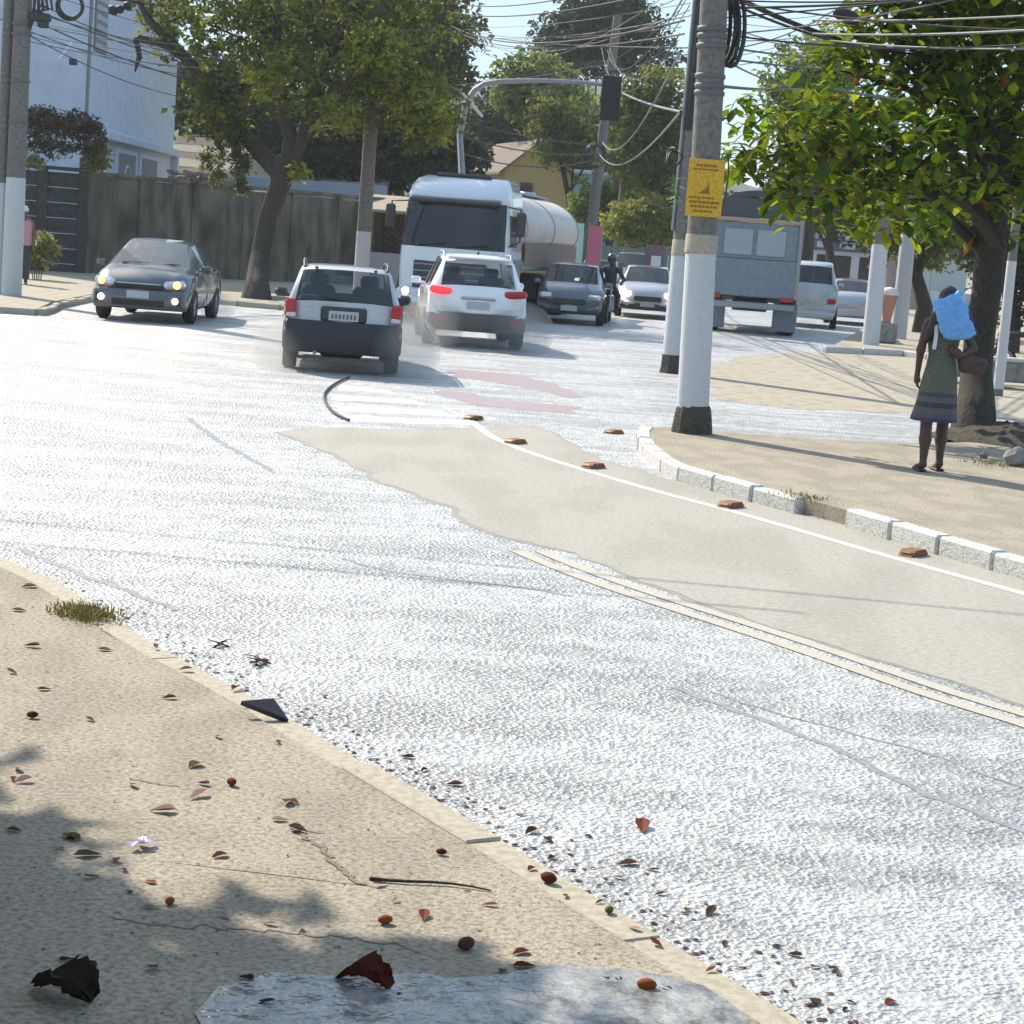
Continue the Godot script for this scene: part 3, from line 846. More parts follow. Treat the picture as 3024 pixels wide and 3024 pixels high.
	slab_part(o, "garnish", Vector3(0, .885, -2.115), Vector3(.62, .05, .04), M.steel, .015)
	plate(o, Vector3(0, .76, -2.135), -1.0, "")
	slab_part(o, "wiper", Vector3(.1, 1.13, -2.03), Vector3(.40, .018, .02), M.black, .004)
	slab_part(o, "aerial", Vector3(0, 1.67, -1.35), Vector3(.03, .07, .13), M.black, .012)
	mirrors(o, .88, 1.08, .72, white)
	cabin(o, -.02, .1, false)
	put_car(o, Vector3(-0.956, 0, -36.746), Vector2(-.105, -1), -1.30)
	spray(o, Vector3(.8, .35, -1.9), Vector3(1.2, 1.1, 2.6), .36, "spray behind the white off-roader's left rear wheel")
	spray(o, Vector3(-.8, .35, -1.9), Vector3(1.2, 1.1, 2.6), .36, "spray behind the white off-roader's right rear wheel")
	# dark grey saloon coming
	o = thing("saloon_car", "dark grey saloon with lit headlights coming past the stained concrete wall", "car")
	loft_car(o, SEDAN, grey, M.glass_glare)
	for sx in [-1.0, 1.0]:
		wheel(o, Vector3(sx * .785, .315, -1.36), .315, .2)
		wheel(o, Vector3(sx * .785, .315, 1.36), .315, .2)
		var hl := slab_part(o, "headlight", Vector3(sx * .62, .70, 2.185), Vector3(.40, .15, .16), M.clear_lamp, .05, Basis(Vector3.UP, sx * .42) * Basis(Vector3.BACK, sx * .10))
		var sl := st()
		lathe(sl, [Vector2(0, .03), Vector2(.05, .025), Vector2(.068, 0), Vector2(.05, -.03)], Transform3D(Basis(Vector3.RIGHT, PI / 2), Vector3(sx * .02, 0, .085)), 14)
		part("bulb", sl, M.amber, hl)
		sl = st()
		lathe(sl, [Vector2(0, .02), Vector2(.045, .018), Vector2(.055, 0)], Transform3D(Basis(Vector3.RIGHT, PI / 2), Vector3(sx * .66, .42, 2.325)), 14)
		part("fog_light", sl, M.head, o)
		lamp_light(o, Vector3(sx * .62, .70, 2.36), Vector3(0, -.12, 1), Color(1, .85, .6), .5)
		slab_part(o, "fog_light_surround", Vector3(sx * .66, .42, 2.285), Vector3(.22, .17, .05), M.black, .03)
		slab_part(o, "wiper", Vector3(sx * .28, 1.035, 1.13), Vector3(.5, .015, .02), M.black, .004, Basis(Vector3.BACK, .05))
		slab_part(o, "door_handle", Vector3(sx * .885, .80, -.5), Vector3(.03, .03, .16), M.steel, .01)
		slab_part(o, "door_seam", Vector3(sx * .874, .58, -.07), Vector3(.012, .60, .012), M.black, .002)
	slab_part(o, "grille", Vector3(0, .645, 2.285), Vector3(.86, .11, .06), M.black, .025)
	slab_part(o, "grille_bar", Vector3(0, .69, 2.31), Vector3(.80, .022, .02), M.steel, .006)
	slab_part(o, "lower_grille", Vector3(0, .36, 2.325), Vector3(.95, .13, .05), M.black, .03)
	bumper(o, grey, .83, 2.34, 1.0, .24, .58, .5)
	bumper(o, grey, .83, -2.32, -1.0, .28, .6, .5)
	plate(o, Vector3(0, .50, 2.352), 1.0, "")
	mirrors(o, .875, .99, .75, grey)
	cabin(o, .05)
	put_car(o, Vector3(-6.924, 0, -37.178), Vector2(.01, 1), 1.36)
	spray(o, Vector3(.85, .22, -1.6), Vector3(.8, .6, 1.6), .36, "spray behind the dark saloon's rear wheel")
	tanker(white)
	cargo_truck()
	var f := far_car("hatchback", "grey hatchback facing the truck's wheels, rider beside it", scaled(WAGON, .96, 1.02, 1.03), paint(lin(.11, .13, .14), .3), false)
	put_car(f, Vector3(1.05, 0, -50.286), Vector2(-.06, 1), 1.2)
	f = far_car("silver_saloon", "silver saloon with one dazzling headlight just beside the two posts", SEDAN, paint(lin(.42, .43, .46), .3), true)
	put_car(f, Vector3(3.387, 0, -58.512), Vector2(-.03, 1), 1.3)
	f = far_car("people_carrier", "pale people carrier with a tall cabin standing behind the motorcyclist", scaled(SUV, 1.05, 1.0, 1.08), paint(lin(.38, .42, .44), .2), false)
	put_car(f, Vector3(3.792, 0, -78.994), Vector2(-.25, 1), 1.3)
	f = far_car("silver_hatchback", "silver hatchback half hidden by the tanker's rear wheels", scaled(WAGON, .95, 1, 1), paint(lin(.48, .49, .5), .2), true)
	put_car(f, Vector3(2.437, 0, -73.387), Vector2(-.12, 1), 1.2)
	f = far_car("parked_saloon", "silver saloon seen from behind beside the white-footed street posts", SEDAN, paint(lin(.40, .41, .45), .3), false, true)
	put_car(f, Vector3(10.58, 0, -66.756), Vector2(.12, -1), -1.3)
	f = far_car("pickup", "pale van seen from behind between the grey truck and the silver saloon", scaled(SUV, 1.0, .92, 1.2), paint(lin(.42, .45, .46), .1), false, true)
	put_car(f, Vector3(8.421, 0, -61.192), Vector2(.15, -1), -1.3)

# a puff of spray thrown up by a wheel, in the vehicle's own axes
func spray(o: Node3D, at: Vector3, size: Vector3, density: float, label: String) -> void:
	var f := FogVolume.new()
	f.name = numbered("spray")
	f.shape = RenderingServer.FOG_VOLUME_SHAPE_ELLIPSOID
	f.size = size
	var m := FogMaterial.new()
	m.density = density
	m.albedo = Color(0.93, 0.92, 0.90)
	f.material = m
	add_child(f)
	f.transform = Transform3D(o.basis, o.transform * at)
	tag(f, label, "spray", "spray thrown up by wheels")
	f.set_meta("kind", "stuff")

func tanker(white: Material) -> void:
	var o := thing("tanker_truck", "white road tanker with dark windscreen behind the white off-roader", "truck")
	var cabm := paint(lin(.66, .69, .73), 0.0, .35)
	var lay := [[.42, -.02, 1.20], [.75, .03, 1.24], [1.15, .04, 1.25], [1.64, .02, 1.25], [2.70, -.20, 1.19], [2.80, -.14, 1.18], [3.02, -.30, 1.15], [3.20, -.55, 1.05], [3.28, -.9, .95]]
	var plan := func(a: Array):
		var hw: float = a[2]
		var zf: float = a[1]
		var out := []
		for p in [[-hw, -2.15], [-hw, zf - .38], [-hw * .965, zf - .14], [-hw * .87, zf - .03], [-hw * .4, zf + .03], [hw * .4, zf + .03], [hw * .87, zf - .03], [hw * .965, zf - .14], [hw, zf - .38], [hw, -2.15]]:
			out.append(Vector3(p[0], a[0], p[1]))
		return out
	var body := st()
	var shield := st()
	for i in lay.size() - 1:
		var a: Array = plan.call(lay[i])
		var b: Array = plan.call(lay[i + 1])
		for k in a.size():
			var j := (k + 1) % a.size()
			var s := shield if i == 3 and k >= 2 and k <= 6 else body
			s.set_smooth_group(1)
			quad_out(s, a[k], a[j], b[j], b[k], Vector3(0, (a[k].y + b[k].y) / 2, -1.2))
	var top: Array = plan.call(lay[-1])
	body.set_smooth_group(-1)
	for k in range(1, top.size() - 1): tri(body, top[0], top[k + 1], top[k])
	part("cab", body, cabm, o)
	part("windscreen", shield, M.glass_dark, o)
	slab_part(o, "sun_visor", Vector3(0, 2.72, -.10), Vector3(2.1, .10, .26), M.glass_dark, .03, Basis(Vector3.RIGHT, .25))
	slab_part(o, "grille", Vector3(0, 1.02, .055), Vector3(1.7, .62, .05), mat(lin(.05, .04, .055), .5), .04)
	for k in 4: slab_part(o, "grille_bar", Vector3(0, .80 + .15 * k, .09), Vector3(1.66, .03, .03), M.galv, .008)
	slab_part(o, "lower_bumper", Vector3(0, .52, .05), Vector3(2.42, .34, .16), cabm, .05)
	slab_part(o, "roof_hatch", Vector3(0, 3.31, -1.2), Vector3(1.3, .10, .9), M.plastic, .04)
	slab_part(o, "seats", Vector3(0, 1.75, -1.3), Vector3(2.1, 1.0, .3), M.interior, .1)
	for sx in [-1.0, 1.0]:
		var hl := slab_part(o, "headlight", Vector3(sx * .98, .62, .10), Vector3(.30, .20, .08), M.clear_lamp, .04)
		if sx < 0:
			var sb := st()
			lathe(sb, [Vector2(0, .02), Vector2(.06, .018), Vector2(.08, 0)], Transform3D(Basis(Vector3.RIGHT, PI / 2), Vector3(0, 0, .045)), 14)
			part("bulb", sb, M.head, hl)
		slab_part(o, "side_window", Vector3(sx * 1.228, 2.12, -.95), Vector3(.03, .72, .9), M.glass_dark, .01, Basis(Vector3.BACK, sx * .05))
		slab_part(o, "step", Vector3(sx * 1.2, .55, -1.0), Vector3(.14, .10, .7), M.plastic, .02)
		var s := st()
		tube(s, [Vector3(sx * 1.15, 2.66, -.45), Vector3(sx * 1.5, 2.62, -.2), Vector3(sx * 1.52, 1.9, -.2), Vector3(sx * 1.2, 1.75, -.4)], [.02], 6)
		box(s, Vector3(sx * 1.52, 2.28, -.2), Vector3(.22, .55, .12), .04)
		part("wing_mirror", s, M.plastic, o)
		slab_part(o, "wiper", Vector3(sx * .5, 1.72, .07), Vector3(.75, .025, .03), M.black, .006, Basis(Vector3.BACK, .12))
		for z in [-.75, -5.2, -9.4, -10.6]:
			wheel(o, Vector3(sx * (1.06 if z > -2 else 1.0), .5, z), .5, .32 if z > -2 else .5, true)
			var mg := st()
			var arc := []
			for k in 9: arc.append(Vector2(cos(PI * k / 8) * .62, sin(PI * k / 8) * .62))
			for k in range(8, -1, -1): arc.append(Vector2(cos(PI * k / 8) * .57, sin(PI * k / 8) * .57))
			prism(mg, arc, -.24, .24, Transform3D(Basis(Vector3.UP, PI / 2), Vector3(sx * 1.02, .52, z)))
			part("mudguard", mg, M.plastic, o)
		for z in [-2.5, -6.6]:
			slab_part(o, "fuel_tank" if z > -3 else "tool_box", Vector3(sx * .95, .72, z), Vector3(.5, .5, 1.0), M.plastic if z > -3 else M.galv, .1)
		slab_part(o, "mud_flap", Vector3(sx * 1.0, .42, -1.5), Vector3(.5, .6, .03), M.black, .008)
		slab_part(o, "mud_flap", Vector3(sx * 1.0, .42, -5.9), Vector3(.5, .6, .03), M.black, .008)
		slab_part(o, "chassis_rail", Vector3(sx * .42, .92, -6.0), Vector3(.12, .28, 11.2), M.plastic, .02)
		slab_part(o, "side_rail", Vector3(sx * 1.15, 1.28, -7.2), Vector3(.08, .14, 8.8), M.galv, .02)
	var s := st()
	var lie := Transform3D(Basis(Vector3.RIGHT, -PI / 2), Vector3(0, 2.22, -2.7))
	lathe(s, [Vector2(0, -.18), Vector2(.5, -.12), Vector2(.78, 0.0), Vector2(.86, .14), Vector2(.86, 8.9), Vector2(.78, 9.05), Vector2(.5, 9.17), Vector2(0, 9.22)], lie, 36, 1.42)
	part("tank", s, mottled([[0.0, lin(.44, .36, .31)], [.4, lin(.60, .53, .48)], [1.0, lin(.68, .63, .59)]], 5.0, .45, 77), o)
	s = st()
	for k in 3:
		lathe(s, [Vector2(.862, .15 + k * 4.3), Vector2(.875, .17 + k * 4.3), Vector2(.875, .24 + k * 4.3), Vector2(.862, .26 + k * 4.3)], lie, 36, 1.42)
	part("tank_band", s, M.galv, o)
	slab_part(o, "walkway", Vector3(0, 3.12, -7.2), Vector3(.7, .06, 8.2), M.galv, .02)
	for k in 3:
		s = st()
		lathe(s, [Vector2(0, .12), Vector2(.22, .12), Vector2(.25, .08), Vector2(.25, 0)], Transform3D(Basis(), Vector3(0, 3.12, -4.5 - k * 2.6)), 16)
		part("manhole", s, M.steel, o)
	slab_part(o, "side_skirt", Vector3(1.2, 1.62, -7.2), Vector3(.03, .5, 8.6), mottled([[0.0, lin(.16, .11, .085)], [1.0, lin(.30, .23, .19)]], 2.0, .8, 78), .008)
	slab_part(o, "side_skirt", Vector3(-1.2, 1.62, -7.2), Vector3(.03, .5, 8.6), M.galv, .008)
	put_car(o, Vector3(-1.815, -0.097, -46.5), Vector2(-.165, 1), 0.0)

func cargo_truck() -> void:
	var o := thing("cargo_truck", "grey lorry seen from behind with a dark tarpaulin over its load", "truck", Vector3.ZERO)
	var g := mottled([[0.0, lin(.17, .20, .23)], [.5, lin(.20, .235, .27)], [1.0, lin(.235, .27, .305)]], 2.0, .6, 79)  # bluish haze over the lorry is put into these paler greys
	var pale := mat(lin(.34, .37, .40), .5)
	slab_part(o, "tailboard", Vector3(0, 1.42, -2.62), Vector3(2.34, .95, .10), g, .02)
	for sx in [-1.0, 1.0]:
		slab_part(o, "side_board", Vector3(sx * 1.17, 1.85, 0), Vector3(.06, 1.8, 5.2), g, .015)
		slab_part(o, "corner_post", Vector3(sx * 1.15, 1.95, -2.64), Vector3(.11, 2.05, .11), M.galv, .02)
		for z in [-1.7, -.75, 3.4]: wheel(o, Vector3(sx * .98, .48, z), .48, .42, true)
		slab_part(o, "mud_flap", Vector3(sx * .92, .46, -2.3), Vector3(.62, .72, .03), mat(lin(.19, .22, .25), .7), .01)
		slab_part(o, "tail_light", Vector3(sx * .92, .92, -2.70), Vector3(.34, .12, .06), M.red_lamp, .02)
		slab_part(o, "board_panel", Vector3(sx * .42, 2.32, -2.655), Vector3(.74, .66, .05), pale, .02)
	slab_part(o, "upper_board", Vector3(0, 2.36, -2.60), Vector3(2.2, .92, .06), g, .015)
	slab_part(o, "top_rail", Vector3(0, 2.88, -2.64), Vector3(2.36, .10, .12), mat(lin(.46, .30, .22), .7), .02)
	slab_part(o, "bumper_beam", Vector3(0, .72, -2.66), Vector3(2.3, .16, .12), M.galv, .02)
	slab_part(o, "load_bed", Vector3(0, .98, 0), Vector3(2.3, .14, 5.2), M.plastic, .02)
	slab_part(o, "chassis", Vector3(0, .72, 1.0), Vector3(.9, .3, 6.6), M.plastic, .03)
	slab_part(o, "cab", Vector3(0, 1.75, 3.75), Vector3(2.3, 2.1, 1.9), g, .2)
	var s := st()
	s.set_smooth_group(1)
	var nn := noise(1.3, 80, 3)
	for i in 14:
		for k in 12:
			var P := func(ii, kk):
				var z: float = -2.62 + 5.2 * ii / 14.0
				var a: float = PI * kk / 12.0
				return Vector3(-cos(a) * 1.2, 2.86 + sin(a) * (.78 + .16 * nn.get_noise_2d(ii * 1.0, kk * .9)), z)
			quad(s, P.call(i, k), P.call(i, k + 1), P.call(i + 1, k + 1), P.call(i + 1, k))
	for k in 12:
		var a := PI * k / 12.0
		var b := PI * (k + 1) / 12.0
		tri(s, Vector3(0, 2.86, -2.60), Vector3(-cos(b) * 1.2, 2.86 + sin(b) * .78, -2.62), Vector3(-cos(a) * 1.2, 2.86 + sin(a) * .78, -2.62))
	part("tarpaulin", s, mat(lin(.055, .068, .08), .6), o)  # the same haze lifts the tarpaulin's colour
	var p := Vector3(5.662, 0, -52.342)
	put_car(o, p, Vector2(.12, -1), -2.6)


# ---------- trees ----------
var clump: ArrayMesh
var leaf_long: ArrayMesh
var leaf_long2: ArrayMesh

# one leaf: pointed, folded on its midrib, hanging a little; length 1 along +z
func leaf_shape(s: SurfaceTool, xf: Transform3D, wide: float, fold: float, droop: float) -> void:
	s.set_smooth_group(-1)
	var prof := [[0.0, .02], [.25, .5], [.55, .95], [.8, .8], [1.0, .04]]
	for i in 4:
		var z0: float = prof[i][0]
		var z1: float = prof[i + 1][0]
		var w0: float = prof[i][1] * wide / 2.0
		var w1: float = prof[i + 1][1] * wide / 2.0
		for sx in [-1.0, 1.0]:
			var a := xf * Vector3(0, -droop * z0 * z0, z0)
			var b := xf * Vector3(0, -droop * z1 * z1, z1)
			var c := xf * Vector3(sx * w1, -droop * z1 * z1 + fold * w1, z1)
			var d := xf * Vector3(sx * w0, -droop * z0 * z0 + fold * w0, z0)
			if sx > 0: quad(s, a, b, c, d)
			else: quad(s, a, d, c, b)

func leaf_meshes() -> void:
	var r := RandomNumberGenerator.new()
	r.seed = 5
	var s := st()
	for k in 9:
		var bs := Basis(Vector3.UP, r.randf() * TAU) * Basis(Vector3.RIGHT, r.randf_range(-1.1, 1.1))
		var at := Vector3(r.randf_range(-.4, .4), r.randf_range(-.35, .35), r.randf_range(-.4, .4))
		# a small leaf of two folded halves
		var L := r.randf_range(.28, .5)
		var a := at
		var b := at + bs * Vector3(L * .32, .05, L * .5)
		var c := at + bs * Vector3(0, -.04, L)
		var d := at + bs * Vector3(-L * .32, .05, L * .5)
		tri(s, a, b, c)
		tri(s, a, c, d)
	s.generate_normals()
	clump = s.commit()
	s = st()
	leaf_shape(s, Transform3D(), .52, .25, .18)
	s.generate_normals()
	leaf_long = s.commit()
	s = st()
	leaf_shape(s, Transform3D(), .46, -.2, .35)
	s.generate_normals()
	leaf_long2 = s.commit()

func spot_in(b: Array, r: RandomNumberGenerator, shell := .4) -> Vector3:
	var d := Vector3(r.randfn(), r.randfn(), r.randfn()).normalized()
	var rad: Vector3 = b[1] if b[1] is Vector3 else Vector3.ONE * b[1]
	return b[0] + d * rad * pow(r.randf(), shell)

func crown(parent: Node3D, blobs: Array, n: int, size: float, m: Material, cols: Array, sd: int, me: Mesh = null, called := "crown") -> void:
	var r := RandomNumberGenerator.new()
	r.seed = sd
	var mm := MultiMesh.new()
	mm.transform_format = MultiMesh.TRANSFORM_3D
	mm.use_colors = true
	mm.mesh = me if me else clump
	mm.instance_count = n
	var total := 0.0
	var share := []
	for b in blobs:
		var rad: Vector3 = b[1] if b[1] is Vector3 else Vector3.ONE * b[1]
		total += pow(rad.x * rad.y * rad.z, .75)
		share.append(total)
	for i in n:
		var pick := r.randf() * total
		var k := 0
		while share[k] < pick: k += 1
		var p := spot_in(blobs[k], r)
		var bs := Basis(Vector3.UP, r.randf() * TAU) * Basis(Vector3.RIGHT, r.randf_range(-.9, .9))
		bs = bs.scaled(Vector3.ONE * size * r.randf_range(.65, 1.35))
		mm.set_instance_transform(i, Transform3D(bs, p))
		var c: Color = cols[r.randi() % cols.size()]
		var v := r.randf_range(.75, 1.25)
		mm.set_instance_color(i, Color(c.r * v, c.g * v, c.b * v))
	var o := MultiMeshInstance3D.new()
	o.name = called
	o.multimesh = mm
	o.material_override = m
	o.set_meta("kind", "stuff")
	parent.add_child(o, true)

func limb(s: SurfaceTool, a: Vector3, b: Vector3, r0: float, r1: float, sag := 0.0, sides := 7, sd := 0) -> void:
	var pts := []
	var rr := []
	var side := (b - a).cross(Vector3.UP).normalized()
	for i in 7:
		var t := i / 6.0
		pts.append(a.lerp(b, t) + Vector3.UP * sag * sin(t * PI) + side * (b - a).length() * .05 * sin(t * 5.0 + sd))
		rr.append(lerpf(r0, r1, t))
	tube(s, pts, rr, sides, true, .12, sd)

# trunk: points relative to the base; blobs: [centre, radius] relative to the base
func tree(called: String, label: String, base: Vector3, trunk: Array, radii: Array, blobs: Array, n: int, size: float, cols: Array, sd: int, group := "", m: Material = null, bark: Material = null) -> Node3D:
	var o := thing(called, label, "tree", base, 0.0, group)
	var s := st()
	tube(s, trunk, radii, 12, true, .10, sd)
	var fork: Vector3 = trunk[-1]
	var r0: float = radii[-1]
	for i in blobs.size():
		var b: Array = blobs[i]
		limb(s, fork.lerp(trunk[-2], (i % 3) * .3), b[0], r0 * .55, r0 * .10, .2, 6, i)
	part("trunk", s, bark if bark else M.bark, o)
	crown(o, blobs, n, size, m if m else M.leaf, cols, sd)
	return o

func rel(base: Vector3, list: Array) -> Array:
	var out := []
	for b in list: out.append([b[0] - base, b[1]])
	return out

func trees() -> void:
	M.leaf = leafy(Color.WHITE, 1.0, .6)
	M.leaf.metallic_specular = .3
	M.leaf_gloss = leafy(Color.WHITE, 1.0, .75)
	M.leaf_gloss.metallic_specular = .08
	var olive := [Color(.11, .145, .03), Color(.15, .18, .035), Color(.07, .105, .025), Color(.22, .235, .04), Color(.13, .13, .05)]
	var dark := [Color(.035, .055, .022), Color(.05, .07, .028), Color(.028, .042, .02), Color(.06, .075, .03)]
	var fresh := [Color(.14, .20, .035), Color(.18, .24, .04), Color(.11, .16, .03), Color(.24, .26, .045)]
	var dusty := [Color(.13, .13, .06), Color(.10, .11, .05), Color(.15, .135, .065), Color(.09, .10, .045)]
	# the big roadside tree by the wall
	var base := Vector3(-6.409, 0.11, -48.24)
	var B := rel(base, [[Vector3(-8.967, 6.599, -52), 1.15], [Vector3(-7.604, 6.108, -51), 1.35], [Vector3(-8.363, 4.772, -51.5), .8], [Vector3(-6.943, 6.914, -52), 1.5], [Vector3(-6.347, 5.306, -50), 1.15], [Vector3(-5.534, 6.424, -51), 1.5], [Vector3(-4.982, 5.037, -50.5), 1.2], [Vector3(-4.251, 5.946, -51), 1.4], [Vector3(-3.514, 4.933, -51), 1.0], [Vector3(-2.836, 5.678, -51.5), 1.1], [Vector3(-2.352, 4.8, -51.5), .6], [Vector3(-2.969, 4.313, -51), .5], [Vector3(-7.59, 4.579, -51.5), .75], [Vector3(-5.674, 4.247, -52), .45], [Vector3(-9.685, 7.156, -53), 1.1], [Vector3(-4.849, 7.4, -52), 1.5], [Vector3(-3.099, 7.132, -53), 1.3], [Vector3(-6.701, 7.803, -51), 2.0], [Vector3(-8.616, 7.888, -51.5), 1.6], [Vector3(-4.058, 8.285, -52), 1.9], [Vector3(-8.74, 3.91, -51.5), .3]])
	var o := thing("roadside_tree", "big forked roadside tree leaning before the stained concrete wall", "tree", base)
	var s := st()
	var P := func(v: Vector3): return v - base
	tube(s, [Vector3(0, -.1, 0), Vector3(0, .25, 0), P.call(Vector3(-6.795, 1.025, -51.4)), P.call(Vector3(-6.65, 2.049, -51.4)), P.call(Vector3(-6.394, 2.909, -51.4)), P.call(Vector3(-6.285, 3.503, -51.4))], [.40, .29, .25, .24, .27, .30], 14, true, .12, 3)
	tube(s, [P.call(Vector3(-6.345, 3.08, -51.4)), P.call(Vector3(-7.045, 3.706, -51.6)), P.call(Vector3(-7.79, 4.332, -51.8)), P.call(Vector3(-8.373, 5.056, -52)), P.call(Vector3(-8.921, 5.727, -52)), P.call(Vector3(-9.459, 6.23, -52)), P.call(Vector3(-9.993, 6.69, -52)), P.call(Vector3(-10.407, 7.324, -52))], [.24, .20, .18, .17, .15, .13, .09, .05], 10, true, .12, 4)
	tube(s, [P.call(Vector3(-8.921, 5.727, -52)), P.call(Vector3(-9.587, 6.119, -51.8)), P.call(Vector3(-10.147, 6.208, -51.6)), P.call(Vector3(-10.248, 6.083, -51.5))], [.10, .10, .09, .03], 8, true, .2, 5)
	tube(s, [P.call(Vector3(-6.233, 3.34, -51.4)), P.call(Vector3(-6.211, 4.083, -51.2)), P.call(Vector3(-6.445, 4.881, -51)), P.call(Vector3(-6.586, 5.856, -51)), P.call(Vector3(-6.695, 6.991, -51))], [.22, .17, .14, .11, .07], 9, true, .12, 6)
	tube(s, [P.call(Vector3(-6.196, 3.426, -51.4)), P.call(Vector3(-5.924, 4.026, -51.3)), P.call(Vector3(-5.664, 4.786, -51.2)), P.call(Vector3(-5.604, 5.518, -51)), P.call(Vector3(-5.124, 6.536, -51)), P.call(Vector3(-4.849, 7.452, -51))], [.24, .20, .17, .13, .10, .06], 9, true, .12, 7)
	tube(s, [P.call(Vector3(-5.664, 4.786, -51.2)), P.call(Vector3(-4.792, 5.25, -51)), P.call(Vector3(-3.813, 5.65, -51)), P.call(Vector3(-2.92, 5.822, -51.3))], [.12, .09, .07, .04], 8, true, .12, 8)
	for i in B.size():
		limb(s, P.call([Vector3(-8.373, 5.056, -52), Vector3(-6.445, 4.881, -51), Vector3(-5.604, 5.518, -51), Vector3(-3.813, 5.65, -51)][i % 4]), B[i][0], .05, .012, .1, 5, i)
	part("trunk", s, M.bark_grey, o)
	crown(o, B, 1750, .42, M.leaf, olive, 101)
	crown(o, rel(base, [[Vector3(-4.034, 5.984, -50.3), .9], [Vector3(-3.078, 5.097, -50.5), .8], [Vector3(-6.612, 5.328, -49.5), .6], [Vector3(-2.563, 4.508, -51), .45], [Vector3(-5.918, 3.1, -51), .25], [Vector3(-4.826, 4.611, -50), .5]]), 620, .36, M.leaf, [Color(.30, .33, .04), Color(.36, .34, .05), Color(.22, .27, .04)], 102, null, "sun_tinted_crown")  # sunlight on these leaves is put into their brighter colours
	var vines := []
	for k in 14:
		var q: Vector3 = [Vector3(-8.052, 4.788, -51.4), Vector3(-7.644, 4.563, -51.3), Vector3(-7.369, 4.168, -51.3)][k % 3]
		vines.append([q - base + Vector3(rng.randf_range(-.35, .35), -.14 * k + .2, rng.randf_range(-.3, .3)), Vector3(.13, .34, .13)])
	crown(o, vines, 360, .26, M.leaf, [Color(.10, .13, .04), Color(.13, .15, .05), Color(.16, .17, .06)], 103, null, "hanging_creeper")
	s = st()
	limb(s, Vector3(-10.212, 6.193, -51.5), Vector3(-10.089, 5.764, -51.5), .06, .07, 0, 6, 2)
	limb(s, Vector3(-10.089, 5.764, -51.5), Vector3(-10.188, 5.368, -51.5), .08, .02, 0, 6, 3)
	tag(part("dead_branch", s, M.bark), "snapped dead branch hanging from the roadside tree's long limb", "branch")
	# the almond tree on the corner pavement
	almond()
